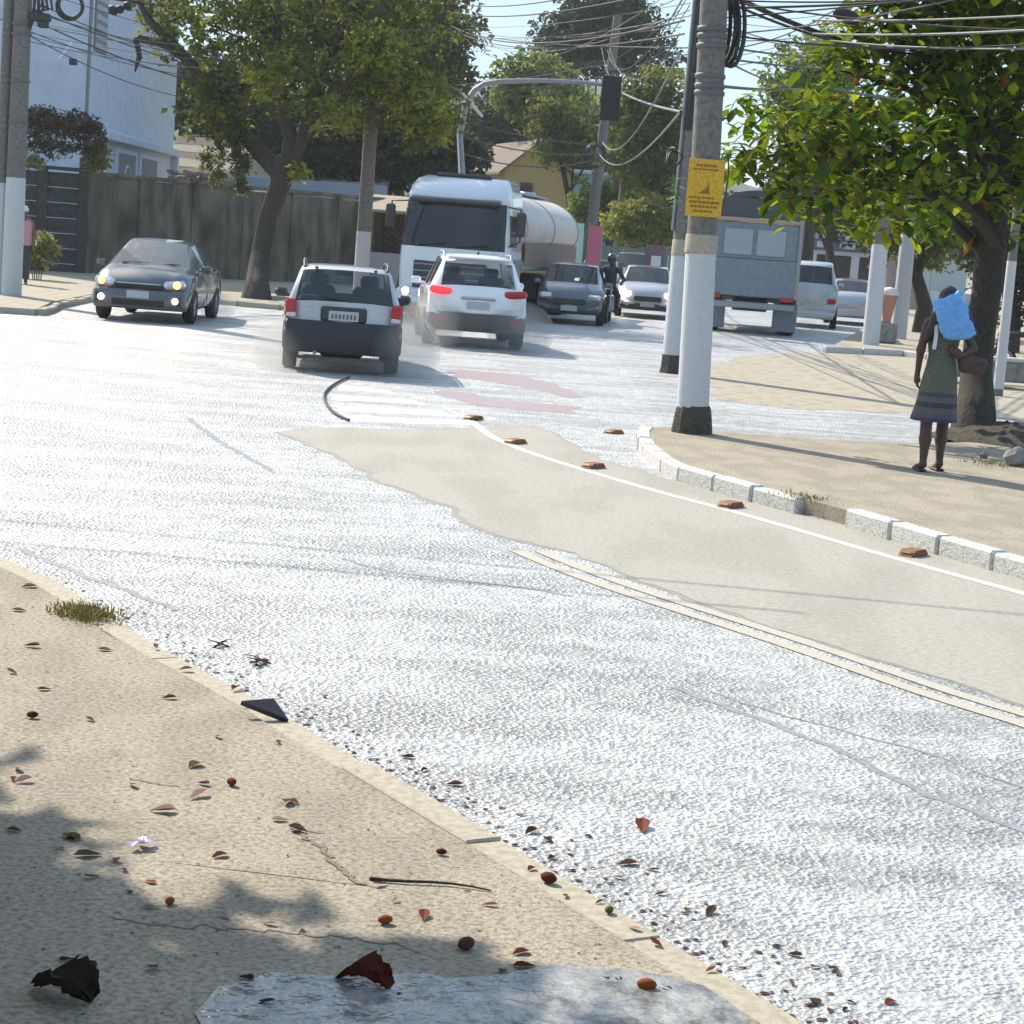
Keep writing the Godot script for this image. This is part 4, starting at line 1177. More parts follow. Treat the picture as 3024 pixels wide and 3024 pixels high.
	# trees behind
	var bt := [
		["dense dark tree standing behind the low tiled roofs", Vector3(-5.636, 3.332, -74), [[Vector3(-7.438, 4.764, -74), 2.0], [Vector3(-5.84, 5.292, -75), 2.3], [Vector3(-4.154, 4.887, -74), 1.8], [Vector3(-3.175, 4.272, -75), 1.4], [Vector3(-6.413, 3.998, -74), 1.6]], 1500, .62, dark],
		["tall dusty tree rising behind the big roadside tree", Vector3(-5.533, 3.027, -84), [[Vector3(-8.482, 10.139, -84), 3.0], [Vector3(-6.242, 9.498, -84), 2.8], [Vector3(-4.309, 9.371, -84), 1.9], [Vector3(-5.394, 11.17, -84), 2.6], [Vector3(-10.275, 10.655, -85), 2.6], [Vector3(-3.676, 8.204, -84), 1.2]], 1900, .8, dusty],
		["bright green palm-like tree beyond the traffic signal's arm", Vector3(-0.407, 4.453, -105), [[Vector3(-1.463, 9.311, -105), 1.5], [Vector3(-0.289, 9.735, -105), 1.8], [Vector3(0.962, 9.151, -105), 1.5], [Vector3(-0.015, 8.402, -105), 1.5]], 700, .75, fresh],
		["tall dark tree with gaps of sky above the traffic signal", Vector3(3.797, 3.552, -120), [[Vector3(0.47, 13.21, -120), 1.7], [Vector3(1.971, 14.088, -120), 2.1], [Vector3(3.756, 13.836, -120), 2.3], [Vector3(5.558, 13.392, -120), 1.9], [Vector3(2.854, 15.301, -120), 2.2], [Vector3(1.355, 11.929, -120), 1.3], [Vector3(6.808, 12.523, -120), 1.3], [Vector3(3.489, 12.279, -120), 1.3], [Vector3(4.621, 15.24, -120), 1.6]], 1100, .85, dark],
		["yellow green tree hanging over the street behind the two posts", Vector3(5.242, 2.457, -88), [[Vector3(4.011, 7.662, -88), 1.5], [Vector3(4.98, 8.16, -88), 1.6], [Vector3(4.703, 6.29, -88), 1.5], [Vector3(3.742, 5.648, -88), 1.1], [Vector3(5.387, 5.055, -88), 1.2], [Vector3(6.03, 6.866, -89), 1.4], [Vector3(4.569, 4.421, -88), .8]], 1000, .6, olive],
		["broad dark tree closing the view between tanker and signal arm", Vector3(-2.586, 1.896, -118), [[Vector3(-3.75, 7.2, -118), 2.4], [Vector3(-2.26, 8.075, -118), 2.2], [Vector3(-0.644, 7.238, -118), 2.4], [Vector3(-3.212, 5.13, -118), 2.2], [Vector3(-1.26, 5.082, -118), 2.2], [Vector3(0.975, 6.4, -118), 2.2], [Vector3(0.347, 4.432, -118), 2.0]], 1300, .9, dark],
		["dark green tree standing behind the aqua building", Vector3(4.558, 2.431, -122), [[Vector3(2.881, 8.272, -122), 2.4], [Vector3(4.725, 7.815, -122), 2.4], [Vector3(6.269, 6.146, -122), 2.4], [Vector3(8.002, 4.684, -122), 2.4], [Vector3(2.238, 6.244, -122), 2.0], [Vector3(9.672, 4.011, -122), 2.4], [Vector3(8.001, 7.068, -122), 2.0]], 1300, .9, dark],
		["dark leafy tree behind the old house's roof sheets", Vector3(-16.479, 3.236, -104), [[Vector3(-18.08, 7.51, -104), 2.0], [Vector3(-16.414, 8.304, -104), 2.4], [Vector3(-14.646, 7.259, -104), 2.4], [Vector3(-12.702, 6.224, -104), 2.2], [Vector3(-11.777, 5.111, -104), 1.8], [Vector3(-15.223, 5.362, -104), 2.0]], 1200, .85, dark],
		["low yellow green bush behind the queuing cars' fence", Vector3(4.698, 1.567, -86), [[Vector3(3.875, 2.917, -86), Vector3(1.0, .9, 1.0)], [Vector3(4.841, 3.27, -86), Vector3(1.1, 1.0, 1.0)], [Vector3(5.807, 2.779, -86), Vector3(1.0, .9, 1.0)], [Vector3(4.472, 2.257, -85.5), Vector3(1.2, .7, .8)]], 700, .5, [Color(.24, .26, .05), Color(.30, .29, .06), Color(.18, .22, .045)]],
		["bushy green tree growing behind the teal fence and far post", Vector3(3.51, 1.424, -92), [[Vector3(3.213, 3.213, -92), 1.1], [Vector3(2.41, 3.755, -92), 1.0], [Vector3(3.896, 4.165, -92), 1.1], [Vector3(1.899, 2.512, -92), .9]], 520, .55, fresh],
		["pale leafy tree with a thin trunk beside the leaning far post", Vector3(1.854, 1.897, -95), [[Vector3(0.714, 6.463, -95), 1.3], [Vector3(1.598, 7.143, -95), 1.4], [Vector3(0.297, 7.815, -95), 1.0], [Vector3(2.576, 6.249, -94), 1.0]], 520, .6, olive],
		["hazy tree showing above the almond tree's left edge", Vector3(11.359, 2.073, -85), [[Vector3(10.538, 9.33, -85), 1.6], [Vector3(11.358, 8.023, -85), 2.0], [Vector3(10.112, 7.93, -85), 1.3], [Vector3(11.855, 10.108, -85), 1.6]], 800, .65, fresh],
		["dark tree filling the end of the side street behind the lorry", Vector3(14.316, 1.208, -98), [[Vector3(13.469, 4.999, -98), 1.9], [Vector3(15.105, 4.801, -98), 2.0], [Vector3(12.126, 5.538, -98), 1.6], [Vector3(16.452, 4.261, -98), 1.6], [Vector3(13.96, 6.63, -98), 1.8]], 1100, .75, dark],
		["olive tree arching over the white-footed street posts", Vector3(11.571, 0.337, -60), [[Vector3(10.514, 2.927, -60), 1.0], [Vector3(11.489, 3.097, -60), 1.1], [Vector3(11.036, 3.652, -60), 1.3], [Vector3(12.301, 2.962, -61), 1.1], [Vector3(12.698, 3.989, -61), 1.4]], 800, .5, olive],
		["dark green tree at the pavement's end behind the almond trunk", Vector3(11.789, 0.361, -50), [[Vector3(11.394, 2.886, -50), 1.2], [Vector3(12.103, 2.447, -50), 1.3], [Vector3(11.69, 1.676, -50), .9], [Vector3(12.618, 3.811, -51), 1.6], [Vector3(11.518, 4.038, -50), 1.3]], 900, .45, dark],
	]
	for i in bt.size():
		var a: Array = bt[i]
		var p: Vector3 = a[1]
		p.y = 0.0
		var top: Vector3 = a[2][0][0] - p
		tree("background_tree", a[0], p, [Vector3(0, -.2, 0), Vector3(.05, top.y * .3, 0), Vector3(top.x * .3, top.y * .65, top.z * .3)], [.32, .24, .16], rel(p, a[2]), a[3], a[4], a[5], 200 + i, "trees behind the street")

func almond() -> void:
	var base := Vector3(5.204, 0.12, -23.265)
	var o := thing("almond_tree", "broad-leaved almond tree with thick dark trunk on the corner pavement", "tree", base)
	var P := func(v: Vector3): return v - base
	var s := st()
	tube(s, [Vector3(0, -.12, 0), Vector3(0, .06, 0), Vector3(.0, .3, 0), P.call(Vector3(5.518, 0.791, -24.8)), P.call(Vector3(5.495, 1.284, -24.8)), P.call(Vector3(5.537, 1.779, -24.8)), P.call(Vector3(5.526, 2.268, -24.8)), P.call(Vector3(5.505, 2.832, -24.7)), P.call(Vector3(5.439, 3.624, -24.6))], [.42, .27, .215, .19, .185, .18, .18, .16, .12], 16, true, .08, 1)
	var B := rel(base, [[Vector3(2.688, 3.256, -23.6), Vector3(.6, .42, .6)], [Vector3(3.08, 3.556, -23), Vector3(.75, .45, .7)], [Vector3(3.435, 3.002, -23.5), Vector3(.8, .42, .7)], [Vector3(3.066, 2.678, -24), Vector3(.55, .38, .5)], [Vector3(3.848, 3.427, -23), Vector3(.8, .5, .8)], [Vector3(4.257, 2.91, -23.5), Vector3(.85, .42, .8)], [Vector3(3.948, 2.593, -24.5), Vector3(.55, .3, .5)], [Vector3(4.68, 3.925, -24), Vector3(1, .6, 1)], [Vector3(5.25, 3.288, -24.5), Vector3(1, .6, .9)], [Vector3(4.799, 4.665, -24), Vector3(1, .6, 1)], [Vector3(4.045, 4.379, -24), Vector3(.85, .45, .8)], [Vector3(3.468, 4.223, -24.5), Vector3(.6, .35, .6)], [Vector3(5.707, 4.268, -25), 1.1], [Vector3(5.712, 2.69, -25), Vector3(.7, .4, .7)], [Vector3(2.34, 3.054, -24), Vector3(.32, .25, .3)], [Vector3(6.404, 3.513, -25), 1.1], [Vector3(4.368, 5.053, -24), .9], [Vector3(3.77, 4.78, -24), Vector3(.6, .35, .6)], [Vector3(5.119, 5.337, -24), 1.2], [Vector3(4.995, 2.6, -25.5), Vector3(.6, .3, .6)], [Vector3(2.395, 3.671, -24.5), Vector3(.25, .2, .25)], [Vector3(5.985, 5.087, -25), 1.3], [Vector3(4.755, 6.106, -24.5), 1.5], [Vector3(6.278, 6.098, -25), 1.6]])
	for i in B.size():
		var from: Vector3 = P.call([Vector3(5.505, 2.832, -24.7), Vector3(5.526, 2.268, -24.8), Vector3(5.439, 3.624, -24.6)][i % 3])
		limb(s, from, B[i][0], .075, .012, .12, 6, i)
	part("trunk", s, M.bark, o)
	var cols := [Color(.11, .19, .012), Color(.19, .27, .015), Color(.06, .12, .012), Color(.28, .33, .018), Color(.045, .08, .012), Color(.15, .17, .02)]
	crown(o, B, 8600, .215, M.leaf_gloss, cols, 301, leaf_long)
	crown(o, B, 120, .22, M.leaf_gloss, [Color(.22, .06, .02), Color(.26, .13, .03), Color(.16, .07, .03)], 302, leaf_long2, "reddened_leaves")
	# the nearest leaves one by one
	var r := RandomNumberGenerator.new()
	r.seed = 303
	var tints := []
	for c in cols:
		for long in 2:
			var q := st()
			q.set_color(Color(c.r, c.g, c.b))
			leaf_shape(q, Transform3D(), .52 if long else .46, .25 if long else -.2, .18 if long else .35)
			q.generate_normals()
			tints.append(q.commit())
	for i in 300:
		var b: Array = B[[0, 1, 2, 3, 4, 5, 6, 10, 11, 14, 7, 20][i % 12]]
		var rad: Vector3 = b[1]
		var d := Vector3(r.randfn(), r.randfn(), absf(r.randfn()) + .3).normalized()
		var p: Vector3 = b[0] + d * rad * r.randf_range(.9, 1.1)
		var bs := Basis(Vector3.UP, r.randf() * TAU) * Basis(Vector3.RIGHT, r.randf_range(-.5, .8))
		part_mesh("leaf", tints[r.randi() % tints.size()], M.leaf_gloss, o, Transform3D(bs.scaled(Vector3.ONE * r.randf_range(.17, .27)), p))
	s = st()
	s.set_smooth_group(1)
	var nn := noise(2.1, 91, 3)
	for i in 10:
		for k in 28:
			var Q := func(ii, kk):
				var a: float = TAU * kk / 28.0
				var q: float = ii / 10.0
				var rr: float = q * (1.0 + .25 * nn.get_noise_2d(cos(a) * 2.0, sin(a) * 2.0))
				return Vector3(cos(a) * rr * .95, (.22 * (1.0 - q * q) + .05 * nn.get_noise_2d(cos(a) * rr * 5.0, sin(a) * rr * 5.0) * (1.0 - q)) - .01, sin(a) * rr * .8)
			quad(s, Q.call(i, k), Q.call(i + 1, k), Q.call(i + 1, k + 1), Q.call(i, k + 1))
	var mound := struct("soil_mound", s, mottled([[0.0, lin(.03, .024, .016)], [.6, lin(.07, .055, .035)], [1.0, lin(.12, .10, .065)]], .7, .95, 92, 2.0))
	mound.position = base + Vector3(.42, .0, .14)


# ---------- buildings, walls, posts, wires ----------
# a thin panel on the wall that runs from plan point a to b: u is metres along, y heights
func on_wall(root: Node3D, called: String, a: Vector2, b: Vector2, u0: float, u1: float, y0: float, y1: float, proud: float, thick: float, m: Material, bev := 0.01) -> MeshInstance3D:
	var t := (b - a).normalized()
	var n := Vector2(-t.y, t.x)
	var c := a + t * (u0 + u1) / 2.0 + n * (proud - thick / 2.0)
	var o := slab_part(root, called, Vector3.ZERO, Vector3(u1 - u0, y1 - y0, thick), m, bev)
	o.transform = Transform3D(Basis(Vector3.UP, -t.angle()), Vector3(c.x, (y0 + y1) / 2.0, c.y) - root.position)
	return o

func window_on(root: Node3D, a: Vector2, b: Vector2, u0: float, u1: float, y0: float, y1: float, frame: Material, pane: Material) -> void:
	var f := on_wall(root, "window", a, b, u0, u1, y0, y1, .03, .06, frame)
	var w := u1 - u0
	var h := y1 - y0
	for k in 2:
		slab_part(f, "pane", Vector3(-w / 4 + k * w / 2, 0, .035), Vector3(w / 2 - .08, h - .12, .012), pane, .002)

func plan_walls(root: Node3D, plan: Array, y1: float, m: Material, called := "wall") -> void:
	var s := st()
	var loc := []
	for p in plan: loc.append(p - Vector2(root.position.x, root.position.z))
	slab(s, loc, -.1, y1)
	part(called, s, m, root)

func xz(v: Vector3) -> Vector2:
	return Vector2(v.x, v.z)

func gable(root: Node3D, c: Vector3, w: float, d: float, eave: float, ridge: float, turn: float, wall_m: Material, roof_m: Material) -> void:
	var bs := Basis(Vector3.UP, turn)
	var s := st()
	prism(s, [Vector2(-w / 2, -.1), Vector2(w / 2, -.1), Vector2(w / 2, eave), Vector2(0, ridge), Vector2(-w / 2, eave)], -d / 2, d / 2, Transform3D(bs, c))
	part("wall", s, wall_m, root)
	for sx in [-1.0, 1.0]:
		s = st()
		var e := Vector2(sx * (w / 2 + .35), eave - .35 * (ridge - eave) / (w / 2))
		prism(s, [Vector2(0, ridge + .04), e + Vector2(0, .04), e + Vector2(0, .16), Vector2(0, ridge + .18)], -d / 2 - .3, d / 2 + .3, Transform3D(bs, c))
		part("roof_slope", s, roof_m, root)

func buildings() -> void:
	var wall_m := mottled([[0.0, lin(.045, .04, .032)], [.35, lin(.11, .095, .075)], [.65, lin(.18, .158, .125)], [1.0, lin(.25, .222, .18)]], 1.0, .95, 51, .8, .012, .4, 6)
	wall_m.uv1_scale = Vector3(1 / 2.2, 1 / 11.0, 1 / 2.2)
	var dark_m := mottled([[0.0, lin(.03, .034, .032)], [.5, lin(.058, .062, .058)], [1.0, lin(.10, .10, .09)]], 1.8, .95, 52, .8)
	var pale := mottled([[0.0, lin(.44, .49, .56)], [.4, lin(.54, .595, .67)], [1.0, lin(.59, .645, .71)]], 6.0, .85, 53)
	var grey := mat(lin(.22, .22, .225), .8)
	var tile := mottled([[0.0, lin(.08, .06, .045)], [.5, lin(.14, .11, .085)], [1.0, lin(.22, .18, .14)]], 1.6, .9, 55, 1.0)
	var sandy := mottled([[0.0, lin(.24, .19, .13)], [1.0, lin(.42, .35, .25)]], 2.0, .9, 56)
	# the tall stained wall
	var wa := xz(Vector3(-12.573, 0.016, -57.5))
	var wb := xz(Vector3(-4.858, 0.044, -66.5))
	var o := thing("concrete_wall", "long grey concrete wall streaked black with damp behind the saloon", "wall", Vector3(wa.x, 0, wa.y))
	var L := wa.distance_to(wb)
	var bays := 6
	for i in bays:
		on_wall(o, "wall_panel", wa, wb, L * i / bays + .02, L * (i + 1) / bays - .02, -.1, 2.82 - .012 * i, 0.0, .16, wall_m, .01)
		on_wall(o, "pilaster", wa, wb, L * i / bays - .12, L * i / bays + .12, -.1, 2.86, .05, .24, wall_m, .015)
		on_wall(o, "coping_stone", wa, wb, L * i / bays + .01, L * (i + 1) / bays - .01, 2.83, 2.95, .06, .30, wall_m, .02)
	# the darker slab wall to its left
	var pa := xz(Vector3(-16.774, -0.124, -55.5))
	var pb := xz(Vector3(-12.575, 0.05, -57.2))
	o = thing("slab_wall", "dark green-grey wall of stacked concrete planks behind the white-footed post", "wall", Vector3(pa.x, 0, pa.y))
	L = pa.distance_to(pb)
	for i in 4:
		for k in 7:
			on_wall(o, "plank", pa, pb, L * i / 4 + .08, L * (i + 1) / 4 - .08, -.08 + k * .42, .32 + k * .42, rng.randf_range(-.006, .006), .06, dark_m, .012)
		on_wall(o, "post", pa, pb, L * (i + 1) / 4 - .13, L * (i + 1) / 4 + .13, -.1, 3.3 if i == 3 else 3.0, .07, .22, dark_m, .02)
	for k in 2:
		on_wall(o, "capping", pa, pb, L * k / 2, L * (k + 1) / 2 - .02, 2.9, 3.0, .05, .2, dark_m, .015)
	# the pale building above it
	var ca := xz(Vector3(-20.481, 2.553, -62))
	var cb := xz(Vector3(-14.809, 3.141, -67))
	var cc := xz(Vector3(-15.257, 3.743, -86))
	var cd := cc + (ca - cb)
	o = thing("pale_building", "tall pale blue-white building with a louvred window above the dark wall", "building", Vector3(cb.x, 0, cb.y))
	plan_walls(o, [ca, cb, cc, cd], 14.0, pale)
	var LS := cb.distance_to(cc)
	on_wall(o, "overhang_ledge", cb, cc, .8, LS - .3, 4.25, 4.55, .35, .5, pale, .03)
	on_wall(o, "corner_column", cb, cc, LS - .5, LS - .1, 0, 4.25, .3, .4, pale, .03)
	on_wall(o, "corner_column", cb, cc, 2.2, 2.6, 0, 4.25, .3, .4, pale, .03)
	for k in 2:
		var u := 5.6 + k * 5.0
		var f := on_wall(o, "panel_frame", cb, cc, u, u + 4.4, 2.3, 4.1, .08, .12, pale, .02)
		slab_part(f, "panel", Vector3(0, 0, .065), Vector3(3.5, 1.45, .02), grey, .004)
		if k == 0:
			var s := st()
			var arch := []
			for j in 9: arch.append(Vector3(-cos(PI * j / 8) * .5, sin(PI * j / 8) * .3, .08))
			tube(s, arch, [.05], 6)
			part("arch_moulding", s, pale, f)
	var lv := on_wall(o, "louvred_window", cb, cc, .9, 3.0, 7.05, 8.95, .05, .08, grey, .01)
	for k in 6: slab_part(lv, "louvre", Vector3(0, -.78 + .31 * k, .05), Vector3(1.9, .16, .05), pale, .008, Basis(Vector3.RIGHT, .5))
	on_wall(o, "drain_pipe", cb, cc, -.02, .10, 0, 13, .1, .1, grey, .03)
	on_wall(o, "string_course", cb, cc, .3, LS - .1, 9.2, 9.32, .05, .08, pale, .01)
	var lampo := thing("wall_lamp", "white tube lamp on the pale building's shaded front", "lamp", Vector3(-15.116, 6.759, -65.3))
	var s := st()
	tube(s, [Vector3(-.2, -.28, 0), Vector3(.2, .3, 0)], [.05], 8)
	part("tube", s, mat(lin(.75, .77, .8), .4), lampo)
	slab_part(lampo, "bracket", Vector3(.22, -.32, -.1), Vector3(.22, .2, .3), M.plastic, .03)
	# old tiled roofs beside it
	o = thing("old_house", "old house with sagging brown roof sheets between pale building and tree", "house", Vector3(-15.359, 3.083, -94))
	o.position.y = 0.0
	plan_walls(o, [xz(Vector3(-16.396, 2.958, -92)), xz(Vector3(-13.517, 3.172, -92)), xz(Vector3(-14.545, 3.261, -99)), xz(Vector3(-17.644, 3.031, -99))], 3.6, tile)
	for k in 6:
		var q := slab_part(o, "roof_sheet", Vector3(.1 * k - .4, 3.55 + .36 * k, -.2 - .62 * k), Vector3(4.4 - .12 * k, .06, .8), tile if k % 2 else sandy, .01, Basis(Vector3.RIGHT, .52))
		q.rotate_y(rng.randf_range(-.04, .04))
	o = thing("brick_stack", "low stack of loose pink bricks behind the wall's coping", "bricks", Vector3(-12.456, 3.155, -75))
	s = st()
	for k in 110:
		box(s, Vector3(rng.randf_range(-.95, .95), rng.randf_range(-.3, .34) , rng.randf_range(-.3, .3)), Vector3(.22, .09, .11), .008, Basis(Vector3.UP, rng.randf_range(-.6, .6)))
	part("bricks", s, mottled([[0.0, lin(.30, .17, .13)], [1.0, lin(.52, .36, .29)]], .5, .9, 57), o).set_meta("kind", "stuff")
	slab_part(o, "pallet", Vector3(0, -1.8, 0), Vector3(2.1, 3.0, .8), tile, .02)
	# low houses behind the wall, towards the tanker
	o = thing("low_house", "low house with shallow sandy roof showing over the stained wall", "house", Vector3(-7.241, 3.189, -73))
	o.position.y = 0.0
	plan_walls(o, [xz(Vector3(-8.561, 3.044, -71)), xz(Vector3(-4.124, 3.373, -71)), xz(Vector3(-4.647, 3.547, -80)), xz(Vector3(-9.647, 3.176, -80))], 2.9, sandy)
	for k in 4:
		slab_part(o, "roof_sheet", Vector3(-.9 + .5 * k * .2, 3.35 + .22 * k, 1.0 - 1.25 * k), Vector3(5.6, .05, 1.45), sandy, .01, Basis(Vector3.RIGHT, .2))
	slab_part(o, "fascia", Vector3(-.4, 3.2, 1.75), Vector3(5.0, .42, .08), mat(lin(.26, .29, .34), .7), .02)
	o = thing("small_shed", "small shed with a pale sloping roof beside the tanker's mirror", "shed", Vector3(-4.438, 1.719, -66))
	o.position.y = 0.0
	for sx in [-1.0, 1.0]: slab_part(o, "side_wall", Vector3(sx * .75, 1.25, 0), Vector3(.12, 2.5, 1.6), sandy, .01)
	slab_part(o, "back_wall", Vector3(0, 1.25, -.8), Vector3(1.5, 2.5, .1), tile, .01)
	slab_part(o, "counter", Vector3(0, .6, .75), Vector3(1.4, 1.2, .1), mat(lin(.4, .36, .36), .8), .02)
	slab_part(o, "roof", Vector3(0, 2.75, .1), Vector3(2.0, .10, 2.3), sandy, .02, Basis(Vector3.RIGHT, .22))
	# houses down the road
	var ochre := mat(lin(.42, .30, .12), .85)
	var aqua := mat(lin(.26, .42, .42), .85)
	o = thing("ochre_house", "ochre gabled house beyond the tanker under the signal's arm", "house", Vector3(-1.086, 4.379, -104))
	o.position.y = 0.0
	gable(o, Vector3.ZERO, 3.3, 9.0, 5.2, 6.6, .25, ochre, tile)
	slab_part(o, "side_wall", Vector3(1.72, 2.4, 3.2), Vector3(.5, 4.8, .3), aqua, .02)
	for k in 2: slab_part(o, "window", Vector3(-.5 + k * 1.1, 4.2, 4.55), Vector3(.6, .9, .08), M.plastic, .02)
	var ga := xz(Vector3(0.345, 3.875, -108))
	var gb := xz(Vector3(4.602, 4.192, -108))
	o = thing("aqua_building", "aqua two-storey building behind the leaning far post", "building", Vector3(ga.x, 0, ga.y))
	plan_walls(o, [ga, gb, gb + Vector2(0, -8), ga + Vector2(0, -8)], 5.6, aqua)
	for k in 3: window_on(o, ga, gb, .6 + k * 1.35, 1.5 + k * 1.35, 3.3, 4.6, pale, M.glass_dark)
	on_wall(o, "balcony_slab", ga, gb, 0, ga.distance_to(gb), 2.75, 2.95, .5, .6, pale, .02)
	on_wall(o, "roof_edge", ga, gb, -.2, ga.distance_to(gb) + .2, 5.55, 5.75, .25, .6, pale, .03)
	var ta := xz(Vector3(2.097, 1.391, -84))
	var tb := xz(Vector3(5.846, 1.533, -84))
	o = thing("teal_fence", "blue-green boundary fence of upright boards behind the queuing cars", "fence", Vector3(ta.x, 0, ta.y))
	var nb := 16
	for k in nb: on_wall(o, "board", ta, tb, ta.distance_to(tb) * k / nb + .01, ta.distance_to(tb) * (k + 1) / nb - .01, 0, 1.95 + rng.randf_range(-.05, .05), 0, .04, mat(lin(.10 + .02 * (k % 3), .17, .165), .8), .006)
	o = thing("shop_banner", "mint and red upright shop banners beside the tanker's rear", "banner", Vector3(1.832, 0.294, -72))
	o.position.y = 0.0
	slab_part(o, "mint_cloth", Vector3(-.3, 1.7, 0), Vector3(.5, 1.9, .04), mat(lin(.40, .58, .48), .8), .01)
	slab_part(o, "red_cloth", Vector3(.35, 1.75, .1), Vector3(.45, 1.7, .04), mat(lin(.50, .12, .17), .8), .01)
	for x in [-.58, .12, .6]: slab_part(o, "stake", Vector3(x, 1.35, .05), Vector3(.04, 2.7, .04), M.galv, .01)
	o = thing("notice_board", "small white notice on a dark reddish panel left of the two posts", "sign", Vector3(4.509, 1.159, -75))
	o.position.y = 0.0
	slab_part(o, "panel", Vector3(0, 1.15, 0), Vector3(.75, 1.9, .06), mat(lin(.16, .10, .11), .8), .015)
	slab_part(o, "notice", Vector3(.05, 1.45, .045), Vector3(.36, .52, .02), mat(lin(.6, .62, .64), .7), .004)
	for x in [-.3, .3]: slab_part(o, "leg", Vector3(x, .15, 0), Vector3(.06, .5, .06), M.galv, .01)
	# shops along the side street
	var sa := xz(Vector3(14.036, -0.3, -104))
	var sb := xz(Vector3(18.22, -0.106, -100))
	o = thing("shop", "white shop front with a blue sign board and doorways painted as dark openings", "shop", Vector3(sa.x, 0, sa.y))
	var SL := sa.distance_to(sb)
	plan_walls(o, [sa, sb, sb + Vector2(.5, -9), sa + Vector2(.5, -9)], 4.4, pale)
	on_wall(o, "doorway", sa, sb, .5, 2.6, 0.05, 2.3, .02, .05, M.black, .01)  # black sheet on the wall, painted as the shade inside an opening
	on_wall(o, "doorway", sa, sb, 3.1, 4.5, 0.05, 2.3, .02, .05, M.black, .01)
	var sg := on_wall(o, "sign_board", sa, sb, .3, 4.6, 2.5, 3.1, .12, .1, mat(lin(.07, .11, .15), .6), .02)
	for k in 3: slab_part(sg, "sign_letter_block", Vector3(-1.45 + k * 1.4, 0, .055), Vector3(.95, .3, .02), mat(lin(.45, .55, .60), .6), .01)
	var s2 := st()
	prism(s2, [Vector2(.6, 4.4), Vector2(3.4, 4.4), Vector2(2.0, 5.6)], -.2, .0, Transform3D(Basis(), Vector3(0, 0, .1)))
	part("pediment", s2, pale, o)
	for q in [[2700, 905, 96, 2.6, 2.9, Color(.52, .42, .36), "peach rendered stall seen under the olive tree", "stall"], [2790, 915, 92, 2.0, 3.3, Color(.50, .56, .60), "pale blue kiosk just left of the almond tree's trunk", "kiosk"]]:
		o = thing(q[7] if q[7] != "stall" else "market_stall", q[6], q[7], Vector3(18.109, 0.183, -96) if q[7] == "stall" else Vector3(18.734, 0.21, -92))
		o.position.y = 0.0
		slab_part(o, "back_wall", Vector3(0, q[4] / 2, -.8), Vector3(q[3], q[4], .1), mat(lin(q[5].r, q[5].g, q[5].b), .85), .02)
		slab_part(o, "counter", Vector3(0, .5, .5), Vector3(q[3], 1.0, .5), mat(lin(q[5].r, q[5].g, q[5].b), .85), .02)
		slab_part(o, "roof", Vector3(0, q[4] - .2, .1), Vector3(q[3] + .4, .1, 2.4), mat(lin(.5, .5, .5), .7), .02, Basis(Vector3.RIGHT, .1))
		for sx in [-1.0, 1.0]: slab_part(o, "post", Vector3(sx * q[3] * .48, q[4] / 2 - .15, .9), Vector3(.08, q[4] - .3, .08), M.galv, .01)
	# low blocks at the foot of the far pavement
	for q in [Vector3(7.874, 0.12, -36.811), Vector3(8.531, 0.12, -36.198)]:
		o = thing("concrete_bench", "low grey concrete block seat with pale top behind the almond tree", "bench", q, .1, "block seats behind the almond tree")
		slab_part(o, "block", Vector3(0, .17, 0), Vector3(.95, .36, .4), M.concrete, .02)
		slab_part(o, "seat", Vector3(0, .385, 0), Vector3(1.05, .07, .48), M.kerb_white, .015)

# ---------- posts ----------
func post(called: String, label: String, base: Vector3, h: float, r0: float, r1: float, w0: float, w1: float, lean := Vector2.ZERO, group := "") -> Node3D:
	var o := thing(called, label, "post", base, 0.0, group)
	var s := st()
	var at := func(y: float): return Vector3(lean.x * y, y, lean.y * y)
	var rad := func(y: float): return lerpf(r0, r1, y / h)
	var pts := []
	var rr := []
	for i in 9:
		var y := -.3 + (h + .3) * i / 8.0
		pts.append(at.call(y)); rr.append(rad.call(y))
	tube(s, pts, rr, 20, true)
	part("shaft", s, M.pole, o)
	if w1 > w0:
		s = st()
		pts = []; rr = []
		for i in 5:
			var y := lerpf(w0, w1, i / 4.0)
			pts.append(at.call(y)); rr.append(rad.call(y) + .004)
		tube(s, pts, rr, 20, true)
		part("painted_foot", s, M.white_paint, o)
	return o

func strap(o: Node3D, y: float, r: float, hgt := .05, lean := 0.0) -> void:
	var s := st()
	lathe(s, [Vector2(r, -hgt / 2), Vector2(r + .012, -hgt / 2 + .006), Vector2(r + .012, hgt / 2 - .006), Vector2(r, hgt / 2)], Transform3D(Basis(), Vector3(lean * y, y, 0)), 20)
	part("steel_strap", s, M.band, o)

func coil(called: String, label: String, c: Vector3, rx: float, ry: float, thick: float, loops: int, parent: Node = null) -> void:
	var s := st()
	for k in loops:
		var pts := []
		for i in 25:
			var a := TAU * i / 24.0
			pts.append(Vector3(cos(a) * (rx + .02 * sin(k * 2.0)) + .03 * k - .02 * loops, sin(a) * (ry + .025 * cos(k * 1.7)), .05 * sin(a * 2.0 + k) + .04 * k))
		tube(s, pts, [thick], 6, false)
	if parent:
		part(called, s, M.cable, parent).position = c
	else:
		var o := part(called, s, M.cable)
		tag(o, label, "cable coil")
		o.position = c

func cable(a: Vector3, b: Vector3, sag: float, r: float, label: String, group: String, m: Material = null) -> void:
	var s := st()
	var pts := []
	for i in 17:
		var t := i / 16.0
		pts.append(a.lerp(b, t) - Vector3.UP * sag * 4.0 * t * (1.0 - t))
	tube(s, pts, [r], 5, false)
	tag(part("overhead_cable", s, m if m else M.cable), label, "cable", group)

